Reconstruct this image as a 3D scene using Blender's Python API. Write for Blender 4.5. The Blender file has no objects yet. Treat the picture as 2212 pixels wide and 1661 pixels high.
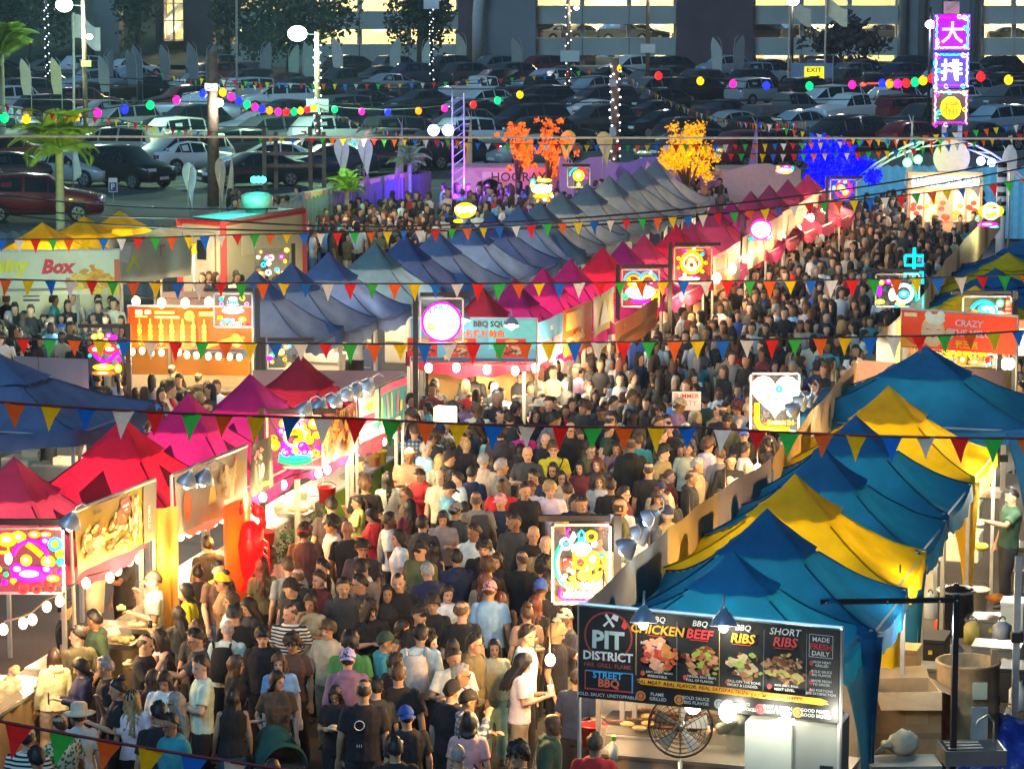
import bpy, bmesh, math, random
from mathutils import Vector, Matrix, Euler, noise
R = math.radians
rnd = random.Random(11)
S = bpy.context.scene
COL = S.collection
V = Vector

# ---------------------------------------------------------------- camera, world, moon-like sky glow, exposure
CAMH, FOC, PITCH = 9.8, 3000.0, math.atan2(434.0, 3000.0)
cam_data = bpy.data.cameras.new('camera')
cam_data.sensor_width = 36.0
cam_data.lens = 36.0 * FOC / 1024.0
cam_data.clip_start = 1.0
cam_data.clip_end = 2000.0
cam = bpy.data.objects.new('camera', cam_data)
cam.location = (0, 0, CAMH)
cam.rotation_euler = (math.pi / 2 - PITCH, 0, 0)
COL.objects.link(cam)
S.camera = cam

world = bpy.data.worlds.new('World')
S.world = world
world.use_nodes = True
wn = world.node_tree.nodes
wl = world.node_tree.links
sky = wn.new('ShaderNodeTexSky')
sky.sky_type = 'NISHITA'
sky.sun_disc = False
sky.sun_elevation = R(1.5)
sky.sun_rotation = R(150)
sky.air_density = 1.4
sky.dust_density = 0.6
sky.ozone_density = 4.0
wl.new(sky.outputs[0], wn['Background'].inputs[0])
wn['Background'].inputs[1].default_value = 0.08

sun_data = bpy.data.lights.new('sky_glow', 'SUN')
sun_data.energy = 0.85
sun_data.angle = R(25)
sun_data.color = (0.34, 0.68, 1.0)
sun = bpy.data.objects.new('sky_glow', sun_data)
sun.rotation_euler = (R(48), 0, R(-28))
COL.objects.link(sun)

S.view_settings.view_transform = 'Standard'
S.view_settings.look = 'None'
S.view_settings.exposure = 1.0
S.view_settings.gamma = 1.0
S.render.engine = 'CYCLES'
S.cycles.max_bounces = 6
S.cycles.diffuse_bounces = 2
S.cycles.glossy_bounces = 2
S.cycles.transmission_bounces = 4
S.cycles.transparent_max_bounces = 12
S.cycles.sample_clamp_indirect = 4.0
S.cycles.caustics_reflective = False
S.cycles.caustics_refractive = False
S.cycles.use_denoising = True

# ---------------------------------------------------------------- places: rays through the photograph's points met with real heights or depths
PK = 1024.0 / 2212.0
CP, SP = math.cos(PITCH), math.sin(PITCH)


def ray(px, py):
	u = (px * PK - 512) / FOC
	v = (384 - py * PK) / FOC
	return V((u, CP + v * SP, -SP + v * CP))


def W(px, py, h=0.0):
	d = ray(px, py)
	return V((0, 0, CAMH)) + d * ((h - CAMH) / d.z)


def WY(px, py, y):
	d = ray(px, py)
	return V((0, 0, CAMH)) + d * (y / d.y)


def proj(p):
	q = p - V((0, 0, CAMH))
	z = q.y * CP - q.z * SP
	return ((512 + FOC * q.x / z) / PK, (384 - FOC * (q.y * SP + q.z * CP) / z) / PK)


ROW = R(16.5)
RD = V((math.sin(ROW), math.cos(ROW), 0))       # along the stall rows, away
RP = V((math.cos(ROW), -math.sin(ROW), 0))      # across the rows, to the right

# ---------------------------------------------------------------- materials
MATS = {}


def nodes_of(name):
	m = bpy.data.materials.new(name)
	m.use_nodes = True
	n = m.node_tree.nodes
	return m, n, m.node_tree.links, n['Principled BSDF']


def mat(name, col=(0.5, 0.5, 0.5), rough=0.6, metal=0.0, emit=0.0, ecol=None, var=0.18, scale=6.0, bump=0.0, objcol=False,
		coat=0.0, trans=0.0, alpha=1.0, bscale=None):
	if name in MATS:
		return MATS[name]
	m, n, l, b = nodes_of(name)
	b.inputs['Roughness'].default_value = rough
	b.inputs['Metallic'].default_value = metal
	b.inputs['Coat Weight'].default_value = coat
	b.inputs['Alpha'].default_value = alpha
	if emit > 0:
		b.inputs['Base Color'].default_value = (*[c * 0.6 for c in col], 1)
		b.inputs['Emission Color'].default_value = (*(ecol or col), 1)
		b.inputs['Emission Strength'].default_value = emit
		MATS[name] = m
		return m
	tc = n.new('ShaderNodeTexCoord')
	nz = n.new('ShaderNodeTexNoise')
	nz.inputs['Scale'].default_value = scale
	nz.inputs['Detail'].default_value = 5
	l.new(tc.outputs['Object'], nz.inputs['Vector'])
	mr = n.new('ShaderNodeMapRange')
	mr.inputs['From Min'].default_value = 0.25
	mr.inputs['From Max'].default_value = 0.75
	mr.inputs['To Min'].default_value = 1 - var
	mr.inputs['To Max'].default_value = 1 + var
	l.new(nz.outputs[0], mr.inputs['Value'])
	mx = n.new('ShaderNodeVectorMath')
	mx.operation = 'SCALE'
	if objcol:
		oi = n.new('ShaderNodeObjectInfo')
		l.new(oi.outputs['Color'], mx.inputs[0])
	else:
		mx.inputs[0].default_value = col
	l.new(mr.outputs[0], mx.inputs['Scale'])
	l.new(mx.outputs[0], b.inputs['Base Color'])
	if bump > 0:
		nb = n.new('ShaderNodeTexNoise')
		nb.inputs['Scale'].default_value = bscale or scale * 3
		nb.inputs['Detail'].default_value = 4
		l.new(tc.outputs['Object'], nb.inputs['Vector'])
		bp = n.new('ShaderNodeBump')
		bp.inputs['Strength'].default_value = 0.6
		bp.inputs['Distance'].default_value = bump
		l.new(nb.outputs[0], bp.inputs['Height'])
		l.new(bp.outputs[0], b.inputs['Normal'])
	if trans > 0:
		t = n.new('ShaderNodeBsdfTranslucent')
		l.new(mx.outputs[0], t.inputs['Color'])
		ms = n.new('ShaderNodeMixShader')
		ms.inputs[0].default_value = trans
		l.new(b.outputs[0], ms.inputs[1])
		l.new(t.outputs[0], ms.inputs[2])
		l.new(ms.outputs[0], n['Material Output'].inputs['Surface'])
	MATS[name] = m
	return m


def glow(name, col, strength):
	return mat('glow_' + name, col, emit=strength)


def glass_mat(name, tint=(0.8, 0.9, 0.9), mixf=0.25, rough=0.15):
	if name in MATS:
		return MATS[name]
	m, n, l, b = nodes_of(name)
	b.inputs['Base Color'].default_value = (*tint, 1)
	b.inputs['Roughness'].default_value = rough
	t = n.new('ShaderNodeBsdfTransparent')
	ms = n.new('ShaderNodeMixShader')
	ms.inputs[0].default_value = mixf
	l.new(t.outputs[0], ms.inputs[1])
	l.new(b.outputs[0], ms.inputs[2])
	l.new(ms.outputs[0], n['Material Output'].inputs['Surface'])
	MATS[name] = m
	return m


M_cloth = mat('garment_cloth', rough=0.9, objcol=True, var=0.22, scale=9, bump=0.01, bscale=22)
M_skin = mat('skin', rough=0.55, objcol=True, var=0.08, scale=14)
M_hair = mat('hair', rough=0.55, objcol=True, var=0.4, scale=30, bump=0.006, bscale=60)
M_eye = mat('eye_dark', (0.045, 0.03, 0.022), 0.3)
M_lip = mat('lip', (0.35, 0.12, 0.1), 0.5)
M_shoe = mat('shoe_leather', (0.05, 0.05, 0.055), 0.6)
M_canopy = mat('tent_fabric', rough=0.8, objcol=True, var=0.24, scale=2.4, bump=0.05, bscale=6, trans=0.42)
M_sheet = mat('banner_vinyl', rough=0.5, objcol=True, var=0.1, scale=2.2, bump=0.02, bscale=4, trans=0.25)
M_print = mat('print_ink', rough=0.6, objcol=True, var=0.1, scale=8)
M_paint = mat('painted_metal', rough=0.4, objcol=True, var=0.1, scale=4)
M_plastic = mat('plastic', rough=0.45, objcol=True, var=0.06, scale=4)
M_steel = mat('brushed_steel', (0.42, 0.42, 0.4), 0.32, 0.85, var=0.15, scale=5)
M_alu = mat('tent_pole_aluminium', (0.55, 0.55, 0.52), 0.4, 0.6)
M_black = mat('black_metal', (0.022, 0.02, 0.022), 0.5, 0.3)
M_card = mat('cardboard', (0.36, 0.24, 0.12), 0.9, var=0.15, scale=7, bump=0.004)
M_wood = mat('weathered_wood', (0.2, 0.13, 0.075), 0.9, var=0.35, scale=5, bump=0.01)
M_flag = mat('flag_cloth', rough=0.85, objcol=True, var=0.1, scale=5, trans=0.35)
M_carpaint = mat('car_paint', rough=0.32, metal=0.15, objcol=True, var=0.05, scale=1.5, coat=0.7)
M_carglass = mat('car_glass', (0.012, 0.018, 0.024), 0.12, 0.0)
M_tyre = mat('tyre_rubber', (0.014, 0.014, 0.015), 0.85)
M_rim = mat('wheel_rim', (0.45, 0.46, 0.48), 0.3, 0.8)
M_lampred = mat('tail_light_red', (0.35, 0.02, 0.02), 0.25)
M_lampwhite = mat('head_light_clear', (0.7, 0.75, 0.78), 0.15)
M_leaf = mat('green_leaf', (0.06, 0.12, 0.03), 0.6, var=0.45, scale=7, trans=0.3)
M_leafdark = mat('dark_foliage', (0.035, 0.06, 0.03), 0.7, var=0.45, scale=1.2, trans=0.2)
M_bark = mat('bark', (0.12, 0.08, 0.05), 0.9, var=0.3, scale=6)
M_conc = mat('concrete', (0.40, 0.40, 0.36), 0.9, var=0.16, scale=0.35, bump=0.02)
M_brickdark = mat('dark_brick', (0.11, 0.07, 0.08), 0.9, var=0.22, scale=0.6)
M_asphalt = mat('asphalt', (0.05, 0.055, 0.058), 0.85, var=0.3, scale=0.4, bump=0.02, bscale=30)
M_white = mat('white_paint', (0.75, 0.75, 0.72), 0.5, var=0.06)
M_bulbwarm = glow('warm_bulb', (1.0, 0.62, 0.24), 9.0)
M_bulbwhite = glow('white_bulb', (1.0, 0.86, 0.62), 12.0)
M_acrylic = glass_mat('clear_acrylic', (0.16, 0.15, 0.13), 0.16, 0.25)
M_counterglass = glass_mat('counter_glass', (0.7, 0.72, 0.66), 0.25, 0.1)


# ---------------------------------------------------------------- mesh building
class MB:
	def __init__(s):
		s.v, s.f, s.m = [], [], []

	def add(s, vs, fs, mi=0):
		k = len(s.v)
		s.v += [tuple(p) for p in vs]
		for f in fs:
			s.f.append(tuple(i + k for i in f))
			s.m.append(mi)
		return s

	def box(s, c, size, rz=0.0, mi=0, taper=1.0):
		x, y, z = [q / 2 for q in size]
		ca, sa = math.cos(rz), math.sin(rz)
		vs = []
		for dz, t in ((-z, 1.0), (z, taper)):
			for dx, dy in ((-x, -y), (x, -y), (x, y), (-x, y)):
				dx, dy = dx * t, dy * t
				vs.append((c[0] + dx * ca - dy * sa, c[1] + dx * sa + dy * ca, c[2] + dz))
		return s.add(vs, [(3, 2, 1, 0), (4, 5, 6, 7), (0, 1, 5, 4), (1, 2, 6, 5), (2, 3, 7, 6), (3, 0, 4, 7)], mi)

	def loft(s, rings, mi=0, cap=True, closed=True):
		n = len(rings[0])
		vs = [p for r in rings for p in r]
		fs = []
		for i in range(len(rings) - 1):
			for j in range(n if closed else n - 1):
				a, b = i * n + j, i * n + (j + 1) % n
				fs.append((a, b, b + n, a + n))
		if cap and closed:
			fs.append(tuple(range(n - 1, -1, -1)))
			fs.append(tuple((len(rings) - 1) * n + j for j in range(n)))
		return s.add(vs, fs, mi)

	def tube(s, pts, rad, n=8, mi=0, flat=1.0, up=None):
		pts = [V(p) for p in pts]
		if not isinstance(rad, (list, tuple)):
			rad = [rad] * len(pts)
		rings = []
		prev = None
		for i, p in enumerate(pts):
			d = (pts[min(i + 1, len(pts) - 1)] - pts[max(i - 1, 0)]).normalized()
			if prev is None:
				a = V(up) if up else (V((0, 0, 1)) if abs(d.z) < 0.9 else V((1, 0, 0)))
			else:
				a = prev
			sx = d.cross(a).normalized()
			sy = sx.cross(d).normalized()
			prev = sy
			rings.append([p + sx * (math.cos(t) * rad[i]) + sy * (math.sin(t) * rad[i] * flat)
						  for t in [2 * math.pi * j / n for j in range(n)]])
		return s.loft(rings, mi)

	def ell(s, c, r, n=10, m=7, mi=0, M=None):
		rings = []
		for i in range(m + 1):
			t = math.pi * (0.02 + 0.96 * i / m)
			ring = []
			for j in range(n):
				a = 2 * math.pi * j / n
				p = V((r[0] * math.sin(t) * math.cos(a), r[1] * math.sin(t) * math.sin(a), -r[2] * math.cos(t)))
				if M is not None:
					p = M @ p
				ring.append(p + V(c))
			rings.append(ring)
		return s.loft(rings, mi)

	def lathe(s, prof, c=(0, 0, 0), n=14, mi=0, cap=True):
		rings = [[(c[0] + r * math.cos(2 * math.pi * j / n), c[1] + r * math.sin(2 * math.pi * j / n), c[2] + z) for j in range(n)]
				 for r, z in prof]
		return s.loft(rings, mi, cap)

	def grid(s, fn, nu, nv, mi=0):
		vs = [fn(i / nu, j / nv) for j in range(nv + 1) for i in range(nu + 1)]
		fs = [(j * (nu + 1) + i, j * (nu + 1) + i + 1, (j + 1) * (nu + 1) + i + 1, (j + 1) * (nu + 1) + i) for j in range(nv) for i in range(nu)]
		return s.add(vs, fs, mi)

	def merge(s, me, M=None, mi=0):
		return s.add([(M @ v.co) if M else v.co for v in me.vertices], [tuple(p.vertices) for p in me.polygons], mi)

	def mesh(s, name, mats, smooth=True):
		me = bpy.data.meshes.new(name)
		me.from_pydata(s.v, [], s.f)
		for m in (mats if isinstance(mats, (list, tuple)) else [mats]):
			me.materials.append(m)
		if s.m and max(s.m) > 0:
			me.polygons.foreach_set('material_index', s.m)
		if smooth:
			me.polygons.foreach_set('use_smooth', [True] * len(s.f))
		me.update()
		return me


THINGS = []


def obj(name, me, mats=None, parent=None, smooth=False, color=None, loc=None, rotz=None):
	if isinstance(me, MB):
		me = me.mesh(name, mats, smooth)
	o = bpy.data.objects.new(name, me)
	COL.objects.link(o)
	if parent is not None:
		o.parent = parent
	if color is not None:
		o.color = (*color[:3], 1)
	if loc is not None:
		o.location = loc
	if rotz is not None:
		o.rotation_euler = (0, 0, rotz)
	return o


def tag(o, label, cat, group=None):
	o['label'] = label
	o['category'] = cat
	if group:
		o['group'] = group
	THINGS.append(o)
	return o


def thing(name, label, cat, loc=(0, 0, 0), rotz=0.0, group=None, scale=None):
	o = bpy.data.objects.new(name, None)
	o.empty_display_size = 0.2
	COL.objects.link(o)
	o.location = loc
	o.rotation_euler = (0, 0, rotz)
	if scale:
		o.scale = (scale, scale, scale)
	return tag(o, label, cat, group)


def struct(name, mb, m, smooth=False, kind='structure', color=None):
	o = obj(name, mb, m, None, smooth, color)
	o['kind'] = kind
	return o


def copy_tree(o, parent=None):
	c = o.copy()
	COL.objects.link(c)
	if parent is not None:
		c.parent = parent
	for ch in list(o.children):
		copy_tree(ch, c)
	return c


def lamp(name, parent, loc, watts, col=(1.0, 0.72, 0.4), rad=0.06, kind='POINT', aim=None, spot=None):
	d = bpy.data.lights.new(name, kind)
	d.energy = watts
	d.color = col
	d.shadow_soft_size = rad
	if spot:
		d.spot_size = spot
		d.spot_blend = 0.6
	o = bpy.data.objects.new(name, d)
	COL.objects.link(o)
	if parent is not None:
		o.parent = parent
	o.location = loc
	if aim is not None:
		o.rotation_euler = V(aim).to_track_quat('-Z', 'Y').to_euler()
	return o


_TC = {}


def text_mesh(txt, bold=0.0, shear=0.0):
	"""vertices and faces of a line of lettering, height about 1, centred on x"""
	key = (txt, bold, shear)
	if key not in _TC:
		c = bpy.data.curves.new('lettering', 'FONT')
		c.body = txt
		c.size = 1.35
		c.offset = bold
		c.resolution_u = 2
		c.fill_mode = 'FRONT'
		o = bpy.data.objects.new('lettering', c)
		me = o.to_mesh()
		vs = [V((v.co.x + shear * v.co.y, v.co.y, 0)) for v in me.vertices]
		fs = [tuple(p.vertices) for p in me.polygons]
		o.to_mesh_clear()
		bpy.data.objects.remove(o)
		bpy.data.curves.remove(c)
		x0, x1 = min(v.x for v in vs), max(v.x for v in vs)
		y0 = min(v.y for v in vs)
		y1 = max(v.y for v in vs)
		sc = 1.0 / max(0.5, y1 - y0)
		_TC[key] = ([V(((v.x - (x0 + x1) / 2) * sc, (v.y - y0) * sc, 0)) for v in vs], fs, (x1 - x0) * sc)
	return _TC[key]


def finish_meshes(jobs, voxel):
	"""fuse the volumes of each job into one skin; returns the meshes"""
	tmp = []
	for mb, vx in jobs:
		o = bpy.data.objects.new('fuse', mb.mesh('fuse', M_skin))
		md = o.modifiers.new('fuse', 'REMESH')
		md.mode = 'VOXEL'
		md.voxel_size = vx or voxel
		md.use_smooth_shade = True
		COL.objects.link(o)
		tmp.append(o)
	dg = bpy.context.evaluated_depsgraph_get()
	dg.update()
	out = []
	for o in tmp:
		me = bpy.data.meshes.new_from_object(o.evaluated_get(dg))
		out.append(me)
	for o in tmp:
		me0 = o.data
		bpy.data.objects.remove(o)
		bpy.data.meshes.remove(me0)
	return out
# ================================================================ the setting: ground, car park, garage, far walls
mb = MB()
mb.grid(lambda u, v: V((-400 + 800 * u, -20 + 620 * v, 0)), 40, 31)
struct('ground', mb, M_asphalt)
M_market = mat('market_paving', (.06, .056, .052), .8, var=.35, scale=.8, bump=.01, bscale=14)
mb = MB()
mb.grid(lambda u, v: V((-24 + 50 * u, 26 + 70 * v, .004)), 10, 10)
struct('market_pavement', mb, M_market)
mb = MB()
ROWS = [125.5, 137, 148, 159, 170.5, 182, 194, 207, 220, 234]
for zr in ROWS:
	for k in range(-34, 35):
		x = k * 3.35
		if abs(x) < zr * .19:
			c, s = math.cos(R(35)), math.sin(R(35))
			p = V((x + 1.4, zr, .004))
			d = V((-.82, -.57, 0))
			q = V((.57, -.82, 0)) * .05
			mb.add([p + d * 2.3 + q, p - d * 2.3 + q, p - d * 2.3 - q, p + d * 2.3 - q], [(0, 1, 2, 3)])
struct('parking_bay_markings', mb, mat('road_paint', (.55, .55, .5), .7, var=.3, scale=3))


def block(root, name, x0, y0, x1, y1, depth_y, thick, m, color=None):
	"""an upright slab whose face fills the given part of the facade at that depth"""
	a, b = WY(x0, y1, depth_y), WY(x1, y0, depth_y)
	mbx = MB()
	mbx.box(((a.x + b.x) / 2, depth_y + thick / 2, (a.z + b.z) / 2), (b.x - a.x, thick, b.z - a.z))
	o = obj(name, mbx, m, root, color=color)
	o.location = -root.location
	return o


# ---- parking garage
GY = 256.0
garage = thing('parking_garage', 'multi storey concrete parking garage with lit decks behind the car park', 'building', (0, GY, 0))
M_deckwall = mat('garage_inner_wall', (.62, .52, .30), .9, var=.25, scale=.25)
M_glowdeck = glow('deck_light', (1.0, .86, .42), 3.2)
M_greypier = mat('garage_pier', (.20, .21, .22), .9, var=.15, scale=.3)
BAYS = [(456, 990), (1157, 1460), (1628, 1940), (2122, 2260)]
for bi, (x0, x1) in enumerate(BAYS):
	lv = [(12, 52), (81, 119), (141, 170)] if bi else [(24, 63), (95, 175)]
	for y0, y1 in lv:
		block(garage, 'spandrel_panel', x0, y0, x1, y1, GY, .5, M_conc)
		n = max(1, int((x1 - x0) / 110))
		for k in range(1, n + 1):
			xx = x0 + (x1 - x0) * k / (n + 1)
			block(garage, 'panel_joint', xx - .6, y0, xx + .6, y1, GY - .03, .02, M_black)
	ops = [(-34, 12), (52, 81), (119, 141)] if bi else [(-20, 24), (63, 95)]
	for y0, y1 in ops:
		block(garage, 'deck_back_wall', x0, y0, x1, y1, GY + 9 if bi != 2 else GY + 13, .3, M_deckwall)
		n = max(2, int((x1 - x0) / 90))
		for k in range(n + 1):
			xx = x0 + (x1 - x0) * k / n
			block(garage, 'deck_column', xx - 5, y0, xx + 5, y1, GY + .6, .6, M_greypier)
		for k in range(n):
			if rnd.random() < (.8 if bi != 2 else .45):
				xx = x0 + (x1 - x0) * (k + .2 + .3 * rnd.random()) / n
				block(garage, 'deck_lamp', xx, y0 + 1.5, xx + (x1 - x0) / n * .45, y0 + 4.5, GY + 3 + 3 * rnd.random(), .3, M_glowdeck)
		a = WY((x0 + x1) / 2, (y0 + y1) / 2, GY + 5)
		lamp('deck_light', garage, V((a.x, GY + 4.5, a.z + .8)) - garage.location, 1100 if bi != 2 else 600, (1, .85, .45), .8)
		lamp('deck_light', garage, V((a.x + 9, GY + 4.5, a.z + .8)) - garage.location, 900 if bi != 2 else 400, (1, .85, .45), .8)
for x0, x1, y0, m in ((990, 1034, -30, M_brickdark), (1050, 1157, -30, M_greypier), (1460, 1628, -30, M_brickdark), (1940, 2122, -30, M_greypier), (398, 458, -30, M_brickdark),
					  (205, 255, -30, M_greypier), (338, 352, -30, M_brickdark)):
	block(garage, 'pier', x0, y0, x1, 176, GY - .8, 3.0, m)
mbx = MB()
a = WY(1033, 160, GY - 1.4)
b = WY(1050, -10, GY - 1.4)
mbx.tube([a, V((a.x, a.y, b.z * .7)), V((a.x + .1, a.y, b.z * .9)), V((a.x + .5, a.y, b.z + 1))], .5, n=8)
o = obj('downpipe', mbx, mat('pale_pipe', (.42, .46, .44), .6), garage, True)
o.location = -garage.location
mbx = MB()
for xx in (1950, 1990, 2040, 2100):
	a = WY(xx, 170, GY - 1.2)
	mbx.tube([a, V((a.x, a.y, 14)), V((a.x + (1.5 if xx > 2000 else -1.5), a.y, 22))], .35, n=6)
o = obj('pier_rib', mbx, M_greypier, garage, True)
o.location = -garage.location
# stair tower with a lit window
block(garage, 'stair_back_wall', 352, -30, 398, 88, GY + 2, .2, mat('stair_wall', (.7, .6, .36), .9))
w = block(garage, 'stair_window', 352, -30, 398, 88, GY - .4, .06, glass_mat('stair_glass', (.7, .7, .6), .2))
for xx in (353, 375, 397):
	block(garage, 'stair_mullion', xx - 1.2, -30, xx + 1.2, 88, GY - .55, .12, mat('pale_frame', (.55, .56, .52), .5))
for yy in (7, 44, 86):
	block(garage, 'stair_mullion', 352, yy - 1.2, 398, yy + 1.2, GY - .56, .12, mat('pale_frame'))
mbx = MB()
for k in range(2):
	a, b = WY(356, 84 - 40 * k, GY + 1), WY(394, 50 - 40 * k, GY + 1)
	mbx.tube([a, b], .28, n=4)
o = obj('stair_flight', mbx, M_greypier, garage)
o.location = -garage.location
block(garage, 'stair_lower_wall', 352, 88, 398, 176, GY - .5, .6, M_brickdark)
for zz in (3.2, 8.5, 12):
	lamp('stair_light', garage, V((WY(375, 50, GY).x, .8, zz)), 700, (1, .8, .42), .4)

# far hillside lot behind the trees, top left
mb = MB()
mb.grid(lambda u, v: V((-60 + 36 * u, 250 + 60 * v, 12 * v + .4 * math.sin(u * 9))), 12, 8)
struct('hillside', mb, mat('hill_scrub', (.03, .05, .035), .95, var=.5, scale=.3, bump=.2))


# ---- trees
def leaf_cloud(mb, c, r, n, size, seed, clumps=26, droop=0.0):
	q = random.Random(seed)
	cs = []
	for _ in range(clumps):
		d = V((q.gauss(0, 1), q.gauss(0, 1), q.gauss(0, 1))).normalized() * (q.random() ** .45)
		cs.append((V((c[0] + d.x * r[0], c[1] + d.y * r[1], c[2] + d.z * r[2])), q.uniform(.22, .42)))
	for _ in range(n):
		cc, cr = q.choice(cs)
		p = cc + V((q.gauss(0, 1) * r[0], q.gauss(0, 1) * r[1], q.gauss(0, 1) * r[2])) * (cr * .5)
		a = V((q.gauss(0, 1), q.gauss(0, 1), q.gauss(0, 1) - droop)).normalized()
		b = a.cross(V((q.gauss(0, 1), q.gauss(0, 1), q.gauss(0, 1)))).normalized()
		s = size * q.uniform(.6, 1.3)
		mb.add([p - b * s * .45, p + a * s, p + b * s * .45, p - a * s * .5], [(0, 1, 2, 3)])


def tree(label, base, h, crown_r, mleaf, n, size, seed, group='trees before the parking garage', trunk=.2, crown_z=.6, clumps=26, limbs=6):
	t = thing('tree', label, 'tree', base, 0, group)
	mb = MB()
	mb.tube([(0, 0, 0), (.05, 0, h * .35), (0, .05, h * .8)], [trunk, trunk * .8, trunk * .25], n=8)
	q = random.Random(seed)
	for k in range(limbs):
		a = q.uniform(0, 6.28)
		z = h * q.uniform(.35, .65)
		e = V((math.cos(a) * crown_r[0] * .75, math.sin(a) * crown_r[1] * .75, h * q.uniform(.6, .95)))
		mb.tube([(0, 0, z), V((0, 0, z)).lerp(e, .5) + V((0, 0, .15)), e], [trunk * .5, trunk * .3, trunk * .08], n=6)
	obj('trunk', mb, M_bark, t, True)
	mb = MB()
	leaf_cloud(mb, (0, 0, h * crown_z), crown_r, n, size, seed, clumps)
	obj('crown', mb, mleaf, t)
	return t


def gp(px, py, y):
	p = WY(px, py, y)
	return V((p.x, y, 0))


tree('broad dark tree before the garage behind the green floodlight', gp(628, 100, 246), 10, (5.2, 3, 4.6), M_leafdark, 4200, .36, 3, trunk=.4, crown_z=.5, clumps=44)
tree('dark tree beside the pale downpipe of the garage', gp(908, 100, 246), 10, (2.5, 2, 4.6), M_leafdark, 2600, .34, 5, trunk=.35, crown_z=.52, clumps=34)
tree('dark tree hiding the garage wall left of the brick stair tower', gp(298, 100, 250), 10, (1.9, 2, 5), M_leafdark, 1500, .36, 6, trunk=.3)
tree('dark tree on the slope at the far corner of the car park', gp(60, 100, 250), 10, (4.6, 3, 4.2), M_leafdark, 3000, .36, 7, trunk=.3, crown_z=.62, clumps=34)
tree('dark bush like tree below the right hand garage decks', gp(1815, 130, 248), 3.6, (3.6, 1.6, 1.9), mat('maroon_bush', (.06, .035, .04), .8, var=.4, scale=1), 1300, .4, 8, trunk=.15, crown_z=.62)
tree('thin dark tree near the left bay of the garage', gp(490, 100, 248), 9, (1.8, 2, 4), M_leafdark, 900, .34, 12, trunk=.3)


# ---- cars
def car_sections(kind):
	"""y, bottom, shoulder, top, half width, roof half width; nose at -y"""
	if kind == 'sedan':
		return [(-2.34, .34, .58, .62, .62, .5), (-2.24, .24, .66, .70, .80, .66), (-1.75, .2, .76, .84, .89, .76), (-.98, .2, .88, .97, .91, .78),
				(-.22, .2, .92, 1.38, .91, .58), (.5, .2, .93, 1.45, .91, .60), (1.05, .2, .95, 1.38, .91, .58), (1.72, .2, .97, 1.06, .90, .74), (2.2, .26, .9, 1.0, .84, .68), (2.34, .36, .78, .86, .70, .56)], 3, 6, (-1.42, 1.38)
	if kind == 'hatchback':
		return [(-2.1, .34, .6, .66, .62, .5), (-2.0, .24, .7, .76, .80, .66), (-1.5, .2, .84, .93, .87, .74), (-.9, .2, .93, 1.02, .89, .76), (-.2, .2, .96, 1.46, .89, .60), (.6, .2, .98, 1.52, .89, .61),
				(1.4, .2, 1.0, 1.46, .88, .58), (1.98, .24, .98, 1.08, .84, .68), (2.12, .36, .8, .9, .72, .6)], 3, 6, (-1.3, 1.3)
	if kind == 'suv':
		return [(-2.36, .38, .74, .80, .7, .58), (-2.26, .3, .84, .92, .86, .74), (-1.65, .28, .98, 1.06, .94, .82), (-1.02, .28, 1.06, 1.16, .95, .82), (-.38, .28, 1.08, 1.66, .95, .66), (.5, .28, 1.1, 1.74, .95, .68),
				(1.7, .28, 1.12, 1.68, .94, .66), (2.18, .32, 1.08, 1.2, .9, .76), (2.34, .4, .9, 1.0, .8, .66)], 3, 6, (-1.45, 1.42)
	if kind == 'minivan':
		return [(-2.5, .34, .66, .72, .7, .56), (-2.36, .26, .76, .84, .86, .72), (-1.9, .24, .92, 1.0, .95, .8), (-1.45, .24, 1.0, 1.1, .98, .84), (-.45, .24, 1.04, 1.68, .98, .7), (.6, .24, 1.06, 1.77, .98, .72),
				(2.0, .24, 1.08, 1.70, .97, .7), (2.38, .28, 1.04, 1.16, .93, .8), (2.5, .4, .85, .95, .84, .7)], 3, 6, (-1.6, 1.45)
	return [(-2.8, .42, .86, .92, .8, .66), (-2.7, .34, .96, 1.02, .92, .8), (-2.0, .32, 1.08, 1.16, .97, .84), (-1.25, .32, 1.14, 1.24, .98, .84), (-.65, .32, 1.16, 1.78, .98, .68), (.15, .32, 1.17, 1.84, .98, .69),
			(.62, .32, 1.18, 1.78, .98, .68), (.78, .32, 1.16, 1.20, .98, .84), (2.6, .34, 1.14, 1.18, .97, .84), (2.78, .46, 1.1, 1.14, .92, .8)], 3, 6, (-1.75, 1.6)


def car_ring(s):
	y, zb, zs, zt, hw, rw = s
	half = [(hw * .86, zb), (hw * .98, zb + .12), (hw, zb + (zs - zb) * .55), (hw * .985, zs - .05), (hw * .95, zs), (rw, zt - .05), (rw * .82, zt), (0, zt + .012)]
	return [V((x, y, z)) for x, z in half] + [V((-x, y, z)) for x, z in reversed(half[:-1])]


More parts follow.
